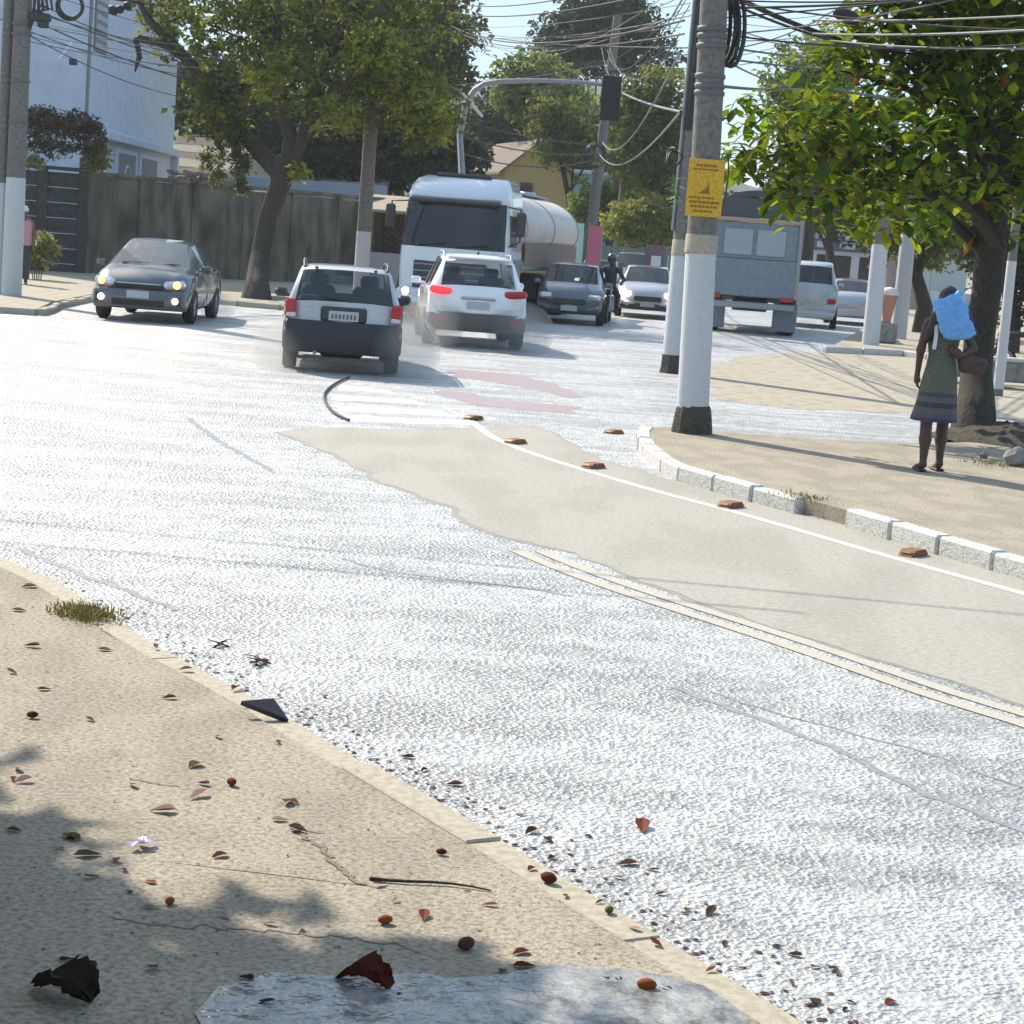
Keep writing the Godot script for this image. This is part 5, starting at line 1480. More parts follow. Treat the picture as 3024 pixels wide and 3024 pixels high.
func poles_and_wires() -> void:
	# the two posts on the corner
	var b1 := Vector3(1.806, 0.12, -21.149)
	var o := post("street_post", "round concrete post with yellow sign and chipped white foot on corner pavement", b1, 9.5, .165, .11, .25, 1.86, Vector2(-.034, 0))
	var s := st()
	lathe(s, [Vector2(.17, .29), Vector2(.185, .25), Vector2(.20, .16), Vector2(.215, .04), Vector2(.22, -.02)], Transform3D(), 11, 1.0, false)
	part("broken_plinth", s, M.bark_grey, o)
	s = st()
	lathe(s, [Vector2(.167, 1.86), Vector2(.169, 1.88), Vector2(.166, 2.03), Vector2(.162, 2.05)], Transform3D(Basis(), Vector3(-.034 * 1.95, 0, 0)), 20)
	part("bare_concrete_ring", s, M.kerb, o)
	for y in [3.55, 3.65, 3.95, 4.05, 4.12, 3.48]: strap(o, y, .146, .05, -.034)
	var plate_o := thing("warning_sign", "yellow sheet metal sign with faded print strapped to the corner post", "sign", b1 + Vector3(-.09, 2.52, .17), .04)
	var ym := mottled([[0.0, lin(.46, .24, .01)], [.5, lin(.62, .35, .012)], [1.0, lin(.68, .42, .03)]], .5, .55, 58)
	slab_part(plate_o, "plate", Vector3.ZERO, Vector3(.37, .58, .012), ym, .005)
	var ink := mat(lin(.24, .12, .01), .7)
	for q in [[.0, .225, .22, .025], [.0, .185, .28, .018], [-.03, -.10, .26, .018], [.0, -.145, .30, .026], [.0, -.19, .28, .024], [.0, -.235, .22, .022]]:
		var x: float = q[0] - q[2] / 2
		while x < q[0] + q[2] / 2 - .02:
			var w := rng.randf_range(.022, .05)
			slab_part(plate_o, "faded_print", Vector3(x + w / 2, q[1], .0075), Vector3(w, q[3], .002), ink, 0.0)
			x += w + .008
	s = st()
	prism(s, [Vector2(-.07, -.055), Vector2(.045, -.06), Vector2(.03, .09), Vector2(.015, .0)], .006, .0085)
	part("figure", s, ink, plate_o)
	for x in [-.14, .14]: slab_part(plate_o, "rivet", Vector3(x, .265, .008), Vector3(.018, .018, .008), M.galv, .004)
	for k in 2:
		s = st()
		lathe(s, [Vector2(.15, -.012), Vector2(.165, -.012), Vector2(.165, .012), Vector2(.15, .012)], Transform3D(Basis(), Vector3(.01, -.2 + .4 * k, -.17)), 20)
		part("fixing_band", s, M.galv, plate_o)
	# loose cable round the post, and a sprout behind the sign
	coil("cable_coil", "small black cable coil hung left of the yellow sign", Vector3(1.434, 2.948, -21.6), .05, .075, .014, 2)
	coil("cable_loop", "thin black cable loop hanging right of the yellow sign", Vector3(1.964, 2.745, -21.6), .05, .27, .009, 1)
	coil("cable_bundle", "thick bundle of black cable loops hanging from the corner post's right side", Vector3(1.873, 4.26, -21.5), .10, .34, .024, 5)
	coil("cable_bundle", "short black cable loops hung close against the corner post", Vector3(1.75, 4.156, -21.4), .05, .25, .02, 3)
	var sp := thing("sprout", "small bright green sprout poking out behind the yellow sign", "plant", Vector3(1.46, 2.626, -21.9))
	s = st()
	for k in 12:
		leaf_shape(s, Transform3D((Basis(Vector3.UP, k * 1.9) * Basis(Vector3.RIGHT, -.3 + .12 * (k % 5))).scaled(Vector3.ONE * .12), Vector3(-.03 + .02 * (k % 4), -.14 + .025 * k, 0)), .5, .2, .3)
	tube(s, [Vector3(.06, -.16, 0), Vector3(0, 0, 0), Vector3(-.02, .16, 0)], [.008], 5)
	part("leaves", s, mat(lin(.13, .22, .03), .4), sp)
	var b2 := Vector3(2.465, 0, -33.203)
	o = post("street_post", "second white-footed concrete post standing behind the signed corner post", b2, 9.5, .21, .14, .30, 1.90, Vector2(-.002, 0))
	s = st()
	lathe(s, [Vector2(.225, .30), Vector2(.23, .1), Vector2(.26, -.02)], Transform3D(), 9, 1.0, false)
	part("broken_plinth", s, M.bark_grey, o)
	s = st()
	lathe(s, [Vector2(.207, 1.90), Vector2(.210, 1.92), Vector2(.205, 2.14), Vector2(.2, 2.16)], Transform3D(), 20)
	part("bare_concrete_ring", s, M.kerb, o)
	s = st()
	for k in 6: tube(s, [Vector3(-.17 + .05 * k, 3.9, .16), Vector3(-.16 + .05 * k + .02 * sin(k), 5.0, .18), Vector3(-.14 + .05 * k, 6.6, .17), Vector3(-.12 + .05 * k, 8.0, .15)], [.022], 6)
	part("cable_riser", s, M.cable, o)
	s = st()
	tube(s, [Vector3(-.22, 2.3, .05), Vector3(-.2, 4.2, .08), Vector3(-.18, 6.5, .08)], [.03], 6)
	part("conduit", s, M.galv, o)
	# left edge
	var b3 := Vector3(-10.284, 0.11, -40.631)
	o = post("street_post", "dark concrete post with tall white foot at the pale building's corner", b3, 9.0, .20, .15, .0, 2.32)
	for y in [3.4, 4.2, 5.1, 5.3]: strap(o, y, .19)
	s = st()
	box(s, Vector3(.35, 5.45, .05), Vector3(.42, .16, .2), .03)
	box(s, Vector3(.42, 5.32, .05), Vector3(.2, .14, .16), .03)
	tube(s, [Vector3(.1, 5.5, 0), Vector3(.35, 5.5, 0)], [.04], 6)
	part("junction_box", s, M.plastic, o)
	s = st()
	for k in 5: tube(s, [Vector3(.2 + .07 * k, 6.6, .1), Vector3(.26 + .06 * k, 6.0 + .1 * sin(k * 2), .12), Vector3(.24 + .09 * k, 5.6, .1), Vector3(.18 + .03 * k, 5.2 + .12 * k, .1)], [.03], 6)
	part("cable_riser", s, M.cable, o)
	coil("cable_coil", "round black cable coil hanging beside the left white-footed post", Vector3(-9.868, 6.049, -43), .26, .26, .028, 3)
	o = thing("insulator", "dark insulator cluster on the wire beside the round cable coil", "insulator", Vector3(-8.905, 6.051, -43))
	for q in [[-.12, -.03, .13], [.02, 0.0, .10], [.18, .08, .11]]:
		s = st()
		lathe(s, [Vector2(0, .1), Vector2(q[2] * .7, .07), Vector2(q[2], 0), Vector2(q[2] * .6, -.06), Vector2(0, -.1)], Transform3D(Basis(Vector3.BACK, -.9), Vector3(q[0], q[1], 0)), 12)
		part("disc", s, M.black, o)
	post("street_post", "slim post half cut off beside the left white-footed post", Vector3(-10.596, 0.11, -40.764), 9.0, .13, .1, .0, 2.2)
	# behind the wall
	o = post("street_post", "brown concrete post with white foot and pale lamp box before the low house", Vector3(-4.272, 0.11, -51.942), 9.0, .19, .15, .0, 1.75)
	slab_part(o, "lamp_box", Vector3(-.33, 5.05, .12), Vector3(.30, .55, .2), mat(lin(.5, .49, .46), .7), .04)
	slab_part(o, "bracket", Vector3(-.12, 5.35, .06), Vector3(.5, .07, .07), M.galv, .015)
	for y in [4.2, 4.5, 5.6]: strap(o, y, .17)
	# far
	o = post("street_post", "far dark post leaning right beyond the queuing cars", Vector3(2.091, 0, -78.17), 10.5, .22, .16, .0, 0.0, Vector2(.045, 0))
	for k in 3: slab_part(o, "cross_arm", Vector3(.2 + k * .05, 5.2 + k * 1.6, .2), Vector3(1.3 - .3 * k, .10, .10), M.plastic, .02, Basis(Vector3.BACK, .2))
	coil("cable_bundle", "tangle of black service cable on the far leaning post", Vector3(2.102, 5.19, -76), .35, .4, .05, 4)
	for q in [[Vector3(3.735, 0, -89.027), .17, "grey-blue post standing before the aqua building"], [Vector3(5.144, 0, -96.246), .15, "slim dark post in front of the yellow green tree"]]:
		post("street_post", q[2], q[0], 8.5, q[1], q[1] * .8, 0.0, 0.0)
	post("street_post", "white-footed post beside the silver saloon on far pavement", Vector3(8.122, 0.12, -48.05), 8.5, .20, .15, .0, 2.35)
	post("street_post", "grey post with pale foot just behind the salmon cone", Vector3(9.752, 0.12, -53.497), 8.5, .21, .16, .0, 2.7)
	post("street_post", "slim grey post with pale foot directly behind the almond trunk", Vector3(7.859, 0.12, -33.62), 5.5, .085, .06, .0, 2.1)
	# traffic signal
	var tb := Vector3(-1.713, 0.11, -50.764)
	o = thing("traffic_signal", "traffic signal hanging from a curved grey arm over the road", "traffic signal", tb)
	s = st()
	var A := func(v: Vector3): return v - tb
	tube(s, [Vector3(0, -.1, 0), Vector3(0, 2.2, 0), A.call(Vector3(-2.1, 4.526, -54)), A.call(Vector3(-2.006, 5.319, -54)), A.call(Vector3(-1.811, 5.699, -54)), A.call(Vector3(-1.559, 5.891, -54)), A.call(Vector3(-1.124, 5.993, -54)), A.call(Vector3(-0.069, 6.088, -54)), A.call(Vector3(0.991, 6.123, -54)), A.call(Vector3(1.657, 6.094, -54))], [.10, .095, .085, .08, .075, .07, .065, .06, .055, .05], 10)
	part("pole", s, M.galv, o)
	slab_part(o, "signal_head", A.call(Vector3(1.781, 5.773, -54)), Vector3(.36, 1.05, .30), M.black, .05)
	slab_part(o, "backplate", A.call(Vector3(1.757, 5.757, -53.8)), Vector3(.5, 1.15, .03), M.black, .02)
	for k in 3:
		s = st()
		lathe(s, [Vector2(.12, 0), Vector2(.125, .16), Vector2(.11, .16), Vector2(.105, 0)], Transform3D(Basis(Vector3.RIGHT, -PI / 2), A.call(Vector3(1.787, 5.787, -54.2)) + Vector3(0, .34 - .34 * k, -.1)), 14)
		part("visor", s, M.black, o)
	o = thing("street_lamp", "slim pale street lamp head slanting out of the roadside tree", "street lamp", Vector3(-1.795, 5.27, -53))
	s = st()
	tube(s, [Vector3(-2.076, 5.549, -53) - o.position, Vector3(-1.795, 5.27, -53) - o.position, Vector3(-1.514, 4.992, -53) - o.position], [.03, .05, .035], 8)
	part("head", s, mat(lin(.7, .69, .62), .5), o)
	s = st()
	tube(s, [Vector3(-2.076, 5.549, -53) - o.position, Vector3(-2.665, 5.889, -53) - o.position], [.02], 6)
	part("arm", s, M.galv, o)
	# overhead cables
	var up := "cables strung across the top of the street"
	var W := [
		[Vector3(-12.088, 6.524, -43), Vector3(-3.192, 10.099, -84), .3, .04, "thick dark cable running from the left post into the roadside tree"],
		[Vector3(-11.779, 5.826, -43), Vector3(-9.682, 5.911, -60), .25, .012, "thin wire before the pale building's louvred window"],
		[Vector3(-10.92, 5.477, -43), Vector3(-9.448, 5.251, -60), .3, .012, "thin wire crossing the pale building at mid height"],
		[Vector3(-10.952, 6.23, -43), Vector3(-9.517, 6.502, -60), .3, .012, "thin wire crossing the pale building above the louvred window"],
		[Vector3(-10.935, 5.82, -43), Vector3(-4.932, 5.585, -60), .6, .016, "sagging wire from the left post to the brown post"],
		[Vector3(-10.943, 6.025, -43), Vector3(-4.941, 5.729, -60), .4, .014, "upper sagging wire from the left post to the brown post"],
		[Vector3(-4.883, 5.588, -60), Vector3(2.222, 5.261, -76), .5, .022, "dark service cable from the brown post to the leaning post"],
		[Vector3(-4.864, 5.299, -60), Vector3(2.237, 5.077, -76), .8, .022, "lower service cable from the brown post to the leaning post"],
		[Vector3(-4.902, 5.877, -60), Vector3(2.321, 5.576, -76), .3, .018, "upper service cable from the brown post to the leaning post"],
		[Vector3(2.222, 5.261, -76), Vector3(2.204, 4.175, -33), .6, .02, "pale cable from the leaning post up to the second corner post"],
		[Vector3(1.952, 6.724, -62), Vector3(2.204, 4.175, -33), .1, .025, "grey stay wire from the signal arm to the second corner post"],
		[Vector3(2.312, 5.699, -76), Vector3(2.123, 5.124, -33), .8, .02, "slack cable rising from the leaning post to the corner posts"],
		[Vector3(-3.807, 10.385, -80), Vector3(2.091, 6.121, -33), .3, .018, "upper wire against the sky left of the corner posts"],
		[Vector3(-3.771, 9.876, -80), Vector3(2.136, 5.599, -33), .5, .02, "wire against the sky above the distant tall tree"],
		[Vector3(-3.493, 9.641, -80), Vector3(2.154, 5.39, -33), .4, .016, "lower wire against the sky above the hills"],
		[Vector3(-3.699, 10.711, -80), Vector3(2.069, 6.381, -33), .3, .016, "highest wire against the sky left of the corner posts"],
		[Vector3(1.565, 4.768, -21.5), Vector3(3.362, 4.54, -24), .05, .03, "thick purple-black cable slanting right from the corner post"],
		[Vector3(1.574, 4.666, -21.5), Vector3(4.235, 4.432, -24), .12, .016, "cable slanting right into the almond tree's top"],
		[Vector3(1.627, 4.053, -21.5), Vector3(3.328, 4.901, -24), .12, .007, "thin looping wire between corner post and almond tree"],
		[Vector3(2.542, 5.26, -33), Vector3(15.869, 11.261, -90), .3, .02, "distant wire across the bright sky beside the almond tree"],
		[Vector3(2.558, 5.077, -33), Vector3(15.905, 10.904, -90), .3, .02, "second distant wire across the sky beside the almond tree"],
		[Vector3(2.598, 4.629, -33), Vector3(7.37, 6.86, -60), .05, .03, "bluish distant cable just above the almond tree's outer leaves"],
		[Vector3(2.552, 5.155, -33), Vector3(7.269, 6.891, -60), .1, .018, "slanting distant wire meeting the bluish cable"],
		[Vector3(2.779, 4.499, -22), Vector3(4.884, 4.24, -17), .04, .011, "grey cable in front of the almond tree's upper leaves"],
		[Vector3(2.792, 4.36, -22), Vector3(4.896, 4.133, -17), .05, .013, "pale grey cable in front of the almond tree, below the first"],
		[Vector3(2.977, 4.303, -22), Vector3(4.918, 3.945, -17), .06, .009, "lowest grey cable in front of the almond tree"],
		[Vector3(3.102, 3.833, -22.3), Vector3(4.039, 3.786, -22.6), .01, .014, "short grey cable among the almond tree's leaves"],
		[Vector3(-17, 6.6, -18.9), Vector3(-1.5, 6.3, -17.4), .25, .016, "thick cable bundle crossing high over the road out of view"],
		[Vector3(-17, 6.3, -17.4), Vector3(-3.0, 5.9, -16.6), .3, .016, "second cable bundle crossing high over the road out of view"],
	]
	for i in W.size():
		var w: Array = W[i]
		cable(w[0], w[1], w[2], w[3], w[4], up, M.cable_grey if i in [9, 10, 23, 24, 25, 26, 11] else M.cable)
	# the tangle of thin service wires between the posts
	var r := RandomNumberGenerator.new()
	r.seed = 606
	var ends := [[Vector3(-4.914, 6.07, -60), Vector3(2.22, 8.389, -76), "between the brown post and the far leaning post"], [Vector3(2.18, 8.873, -76), Vector3(2.147, 5.663, -33.6), "between the far leaning post and the second corner post"], [Vector3(-10.94, 5.957, -43), Vector3(-4.958, 6.742, -60), "between the left post and the brown post"], [Vector3(1.635, 4.464, -21.8), Vector3(5.131, 4.661, -19), "from the corner post over the almond tree"], [Vector3(-4.257, 11.076, -90), Vector3(2.215, 5.828, -33.6), "against the open sky left of the corner posts"], [Vector3(2.497, 5.468, -33), Vector3(8.745, 8.901, -60), "against the sky right of the corner post"]]
	for e in ends:
		for k in 7:
			var ja := Vector3(r.randf_range(-.3, .3), r.randf_range(-.7, .5), r.randf_range(-.3, .3))
			var jb := Vector3(r.randf_range(-.1, .1), r.randf_range(-.6, .5), r.randf_range(-.1, .1))
			if e[1].z > -25.0: ja *= .35; jb *= .8
			cable(e[0] + ja, e[1] + jb, r.randf_range(.05, .9) * e[0].distance_to(e[1]) / 30.0, r.randf_range(.006, .014), "thin sagging wire in the tangle " + e[2], "tangle of thin service wires", M.cable if r.randf() < .7 else M.cable_grey)
	o = thing("cable_splice", "dark cable splice case hanging among the wires over the almond tree", "splice case", Vector3(3.216, 4.637, -22.6))
	s = st()
	lathe(s, [Vector2(.0, .16), Vector2(.05, .14), Vector2(.075, .05), Vector2(.075, -.05), Vector2(.05, -.14), Vector2(0, -.16)], Transform3D(Basis(Vector3.BACK, 1.3), Vector3.ZERO), 12)
	part("case", s, M.black, o)
	slab_part(o, "hanger", Vector3(0, .1, 0), Vector3(.05, .12, .03), M.galv, .008)
	# scrubby growth on the slab wall
	for q in [[Vector3(-13.041, 3.811, -55), [[Vector3(-13.416, 4.095, -55), Vector3(.7, .4, .4)], [Vector3(-12.418, 4.08, -55), Vector3(.7, .35, .4)], [Vector3(-12.889, 3.5, -54.8), Vector3(.8, .35, .3)], [Vector3(-11.95, 3.757, -55), Vector3(.35, .5, .3)]], [Color(.10, .06, .045), Color(.13, .09, .06), Color(.07, .045, .035), Color(.10, .11, .04)], 420, "brown withered creeper hanging over the slab wall", "withered_creeper"], [Vector3(-11.892, 3.154, -55.5), [[Vector3(-11.892, 3.154, -55.5), Vector3(.25, .4, .2)], [Vector3(-11.793, 3.527, -55.6), Vector3(.2, .3, .2)], [Vector3(-13.434, 3.055, -54.7), Vector3(.3, .15, .15)]], [Color(.26, .27, .08), Color(.20, .22, .06)], 130, "yellow green tuft growing on the wall's post", "wall_tuft"], [Vector3(-12.059, 0.727, -50), [[Vector3(-12.023, 0.854, -50), Vector3(.42, .35, .35)], [Vector3(-12.138, 0.639, -50), Vector3(.45, .25, .35)]], [Color(.28, .28, .06), Color(.20, .22, .05), Color(.30, .26, .10)], 200, "yellow green bush on the pavement below the slab wall", "pavement_bush"]]:
		var pl := thing(q[5], q[4], "plant", q[0])
		crown(pl, rel(q[0], q[1]), q[3], .30, leafy(Color.WHITE, .5, .5), q[2], 400, null, "foliage")
		if q[5] == "pavement_bush":
			s = st()
			for k in 5: tube(s, [Vector3(.02 * k, -1.0, 0), Vector3(-.1 + .06 * k, -.5, .02 * k), Vector3(-.2 + .1 * k, .1, 0)], [.015], 5)
			part("stems", s, M.bark, pl)


# ---------- people ----------
# bones [a, b, ra, rb] joined with a smooth minimum and meshed as surface nets
func flesh(s: SurfaceTool, bones: Array, cell: float, k: float, lump := 0.0, wave := 1.0) -> void:
	var lo := Vector3.ONE * 1e9
	var hi := Vector3.ONE * -1e9
	for b in bones:
		var r: float = maxf(b[2], b[3]) + 3.0 * cell
		lo = lo.min(b[0] - Vector3.ONE * r).min(b[1] - Vector3.ONE * r)
		hi = hi.max(b[0] + Vector3.ONE * r).max(b[1] + Vector3.ONE * r)
	var n := Vector3i(((hi - lo) / cell).ceil()) + Vector3i.ONE
	var g := PackedFloat32Array()
	g.resize(n.x * n.y * n.z)
	g.fill(1.0)
	for b in bones:
		var pa: Vector3 = b[0]
		var ab: Vector3 = b[1] - pa
		var q := maxf(ab.length_squared(), 1e-9)
		var r: float = maxf(b[2], b[3]) + 2.5 * cell + k
		var i0 := Vector3i(((pa.min(b[1]) - Vector3.ONE * r - lo) / cell).floor()).clamp(Vector3i.ZERO, n - Vector3i.ONE)
		var i1 := Vector3i(((pa.max(b[1]) + Vector3.ONE * r - lo) / cell).ceil()).clamp(Vector3i.ZERO, n - Vector3i.ONE)
		for z in range(i0.z, i1.z + 1):
			for y in range(i0.y, i1.y + 1):
				var at := (z * n.y + y) * n.x
				for x in range(i0.x, i1.x + 1):
					var p := lo + Vector3(x, y, z) * cell
					var t := clampf((p - pa).dot(ab) / q, 0.0, 1.0)
					var d := (p - pa - ab * t).length() - lerpf(b[2], b[3], t)
					if lump > 0.0: d += lump * (sin((p.x * 31.0 + p.y * 17.0) * wave) * sin((p.y * 23.0 - p.z * 29.0) * wave) + .5 * absf(sin((p.x * 19.0 - p.y * 47.0) * wave)))
					var e := g[at + x]
					var h := maxf(k - absf(d - e), 0.0) / k
					g[at + x] = minf(d, e) - h * h * k * .25
	var vert := {}
	s.set_smooth_group(1)
	var corner := [Vector3i(0, 0, 0), Vector3i(1, 0, 0), Vector3i(0, 1, 0), Vector3i(1, 1, 0), Vector3i(0, 0, 1), Vector3i(1, 0, 1), Vector3i(0, 1, 1), Vector3i(1, 1, 1)]
	var edges := [[0, 1], [2, 3], [4, 5], [6, 7], [0, 2], [1, 3], [4, 6], [5, 7], [0, 4], [1, 5], [2, 6], [3, 7]]
	for z in n.z - 1:
		for y in n.y - 1:
			for x in n.x - 1:
				var at := (z * n.y + y) * n.x + x
				var v := [g[at], g[at + 1], g[at + n.x], g[at + n.x + 1], 0.0, 0.0, 0.0, 0.0]
				var up := at + n.x * n.y
				v[4] = g[up]; v[5] = g[up + 1]; v[6] = g[up + n.x]; v[7] = g[up + n.x + 1]
				var neg := 0
				for f in v:
					if f < 0.0: neg += 1
				if neg == 0 or neg == 8: continue
				var sum := Vector3.ZERO
				var c := 0
				for e in edges:
					var a: float = v[e[0]]
					var b: float = v[e[1]]
					if (a < 0.0) != (b < 0.0):
						sum += Vector3(corner[e[0]]).lerp(Vector3(corner[e[1]]), a / (a - b))
						c += 1
				vert[at] = lo + (Vector3(x, y, z) + sum / c) * cell
	var step := [1, n.x, n.x * n.y]
	for at in vert:
		for ax in 3:
			var o: int = step[ax]
			var u: int = step[(ax + 1) % 3]
			var w: int = step[(ax + 2) % 3]
			if (g[at] < 0.0) == (g[at + o] < 0.0): continue
			if not (vert.has(at - u) and vert.has(at - w) and vert.has(at - u - w)): continue
			if g[at] < 0.0: quad(s, vert[at], vert[at - w], vert[at - u - w], vert[at - u])
			else: quad(s, vert[at], vert[at - u], vert[at - u - w], vert[at - w])

func hand(s: SurfaceTool, wrist: Vector3, dirn: Vector3, side: Vector3, curl: float) -> void:
	var d := dirn.normalized()
	var x := side.normalized()
	var nrm := d.cross(x).normalized()
	var palm := wrist + d * .075
	var b := [[wrist, wrist + d * .04 + x * .015, .022, .024], [wrist, palm, .024, .026], [wrist + x * .01, palm + x * .022, .02, .018], [wrist - x * .01, palm - x * .022, .02, .018]]
	for f in 4:
		var root := palm + x * (-.027 + .018 * f)
		var L: float = [.068, .078, .072, .055][f]
		var m := root + (d + nrm * curl * .5).normalized() * L * .55
		var e := m + (d * .6 + nrm * curl).normalized() * L * .5
		b.append([root, m, .009, .0085]); b.append([m, e, .0085, .007])
	var tm := wrist + d * .045 - x * .055 + nrm * .01
	b.append([wrist + d * .02 - x * .018, tm, .012, .010]); b.append([tm, tm + d * .03 + nrm * .015 * curl, .010, .008])
	flesh(s, b, .0045, .008)

# rings of [height, half width, half depth, x shift, z shift], with folds that grow towards the hem
func skirt(s: SurfaceTool, rings: Array, folds: float, seg := 40) -> void:
	s.set_smooth_group(1)
	var P := func(a: Array, i: int, t: float):
		var an := TAU * i / seg
		var f: float = 1.0 + folds * t * (sin(an * 7.0 + 1.0) + .5 * sin(an * 11.0))
		return Vector3(a[3] + cos(an) * a[1] * f, a[0], a[4] + sin(an) * a[2] * f)
	for r in rings.size() - 1:
		for i in seg:
			quad(s, P.call(rings[r], i, rings[r][5]), P.call(rings[r + 1], i, rings[r + 1][5]), P.call(rings[r + 1], i + 1, rings[r + 1][5]), P.call(rings[r], i + 1, rings[r][5]))

func face(o: Node3D, c: Vector3, fw: Vector3, m: Material) -> void:
	var side := fw.cross(Vector3.UP).normalized()
	for sx in [-1.0, 1.0]:
		var s := st()
		lathe(s, [Vector2(0, .012), Vector2(.010, .008), Vector2(.013, 0), Vector2(.010, -.008), Vector2(0, -.012)], Transform3D(Basis(), c + fw * .088 + side * sx * .032), 8)
		part("eye", s, m, o)

func people() -> void:
	var skin := mat(lin(.06, .03, .019), .6)
	var hair_m := mat(lin(.012, .010, .009), .5)
	# the woman on the corner pavement, walking away
	var at := Vector3(3.888, 0.125, -18.986)
	var o := thing("person", "woman in green-grey patterned dress with purple hem walking away on corner pavement", "person", at, .08)
	var s := st()
	var B := [
		[Vector3(0, .92, 0), Vector3(0, 1.12, .0), .11, .095], [Vector3(-.045, .90, .01), Vector3(.045, .90, .01), .09, .09], [Vector3(0, 1.12, 0), Vector3(0, 1.34, -.01), .105, .12], [Vector3(-.10, 1.38, 0), Vector3(.10, 1.38, 0), .072, .072],
		[Vector3(0, 1.40, 0), Vector3(.0, 1.50, -.01), .052, .048], [Vector3(0, 1.575, -.015), Vector3(0, 1.62, .0), .082, .088], [Vector3(0, 1.545, -.06), Vector3(0, 1.56, -.03), .045, .06], [Vector3(0, 1.58, -.10), Vector3(0, 1.565, -.105), .012, .014], [Vector3(-.088, 1.585, 0), Vector3(-.09, 1.565, 0), .016, .012], [Vector3(.088, 1.585, 0), Vector3(.09, 1.565, 0), .016, .012],
		[Vector3(-.06, .88, .01), Vector3(-.105, .50, .06), .07, .055], [Vector3(-.105, .50, .06), Vector3(-.11, .30, .10), .056, .055], [Vector3(-.11, .30, .10), Vector3(-.115, .08, .12), .052, .032], [Vector3(-.115, .06, .13), Vector3(-.12, .025, -.02), .032, .028], [Vector3(-.12, .024, -.02), Vector3(-.125, .018, -.09), .028, .022],
		[Vector3(.06, .88, .0), Vector3(.10, .50, -.10), .07, .055], [Vector3(.10, .50, -.10), Vector3(.09, .30, -.08), .056, .055], [Vector3(.09, .30, -.08), Vector3(.08, .08, -.02), .052, .032], [Vector3(.08, .06, -.01), Vector3(.085, .028, -.14), .032, .028], [Vector3(.085, .026, -.14), Vector3(.09, .02, -.21), .028, .022],
		[Vector3(-.165, 1.37, 0), Vector3(-.215, 1.12, .02), .047, .038], [Vector3(-.215, 1.12, .02), Vector3(-.205, .90, -.05), .036, .026],
		[Vector3(.165, 1.37, 0), Vector3(.27, 1.17, .04), .047, .038], [Vector3(.27, 1.17, .04), Vector3(.13, 1.10, .16), .036, .026]]
	flesh(s, B, .0125, .03)
	hand(s, Vector3(-.205, .90, -.05), Vector3(.02, -1, -.15), Vector3(0, .1, -1), .5)
	hand(s, Vector3(.13, 1.10, .16), Vector3(-.8, .5, .1), Vector3(.3, .9, .1), 1.0)
	part("body", s, skin, o)
	face(o, Vector3(0, 1.60, 0), Vector3(0, 0, -1), mat(lin(.5, .5, .5), .3))
	var dress := mottled([[0.0, lin(.035, .042, .032)], [.4, lin(.065, .075, .056)], [.6, lin(.105, .115, .085)], [1.0, lin(.22, .22, .18)]], .35, .85, 61, 0.0, .04)
	s = st()
	skirt(s, [[1.425, .075, .055, 0, 0, 0.0], [1.41, .16, .085, 0, 0, 0.0], [1.36, .17, .11, 0, 0, 0.0], [1.24, .152, .125, 0, -.005, 0.0], [1.08, .125, .115, -.005, 0, .1], [.98, .138, .13, -.005, .005, .2], [.88, .16, .15, -.005, .01, .35], [.74, .172, .165, -.01, .01, .7]], .05)
	part("dress", s, dress, o)
	var hemr := [[.74, .172, .165, -.01, .01, .7], [.70, .176, .168, -.012, .01, .75], [.65, .181, .172, -.014, .01, .8], [.60, .187, .177, -.018, .01, .9], [.55, .194, .183, -.022, .01, 1.0], [.505, .201, .189, -.026, .01, 1.1], [.47, .206, .193, -.028, .012, 1.2]]
	var bands := [lin(.055, .048, .060), lin(.085, .08, .09), lin(.04, .035, .045), lin(.08, .078, .085), lin(.07, .067, .075), lin(.045, .032, .075)]
	for i in 6:
		s = st()
		skirt(s, [hemr[i], hemr[i + 1]], .05)
		part("hem_band", s, mat(bands[i], .85), o)
	s = st()
	flesh(s, [[Vector3(0, 1.635, .02), Vector3(0, 1.60, .035), .092, .088], [Vector3(-.03, 1.58, .06), Vector3(-.12, 1.42, .08), .07, .055], [Vector3(-.12, 1.42, .08), Vector3(-.19, 1.22, .07), .055, .035], [Vector3(.02, 1.56, .06), Vector3(.0, 1.42, .09), .065, .05]], .012, .03, .006)
	part("hair", s, hair_m, o)
	s = st()
	for i in 9:
		var t := i / 8.0
		box(s, Vector3(-.125 + .01 * sin(t * 3.0), 1.40 - .24 * t, .115 + .02 * t), Vector3(.035, .04, .012), .003)
	part("strap", s, mat(lin(.6, .6, .62), .8), o)
	for q in [[Vector3(-.12, .012, .03), 0.0], [Vector3(.085, .012, -.12), .05]]:
		slab_part(o, "sandal", q[0], Vector3(.085, .022, .24), mat(lin(.05, .03, .025), .7), .01, Basis(Vector3.UP, q[1]))
	var cl := thing("blue_cloth", "bright blue bundled cloth carried on the walking woman's back", "cloth", at + Vector3(-.07, .15, 0), .08)
	s = st()
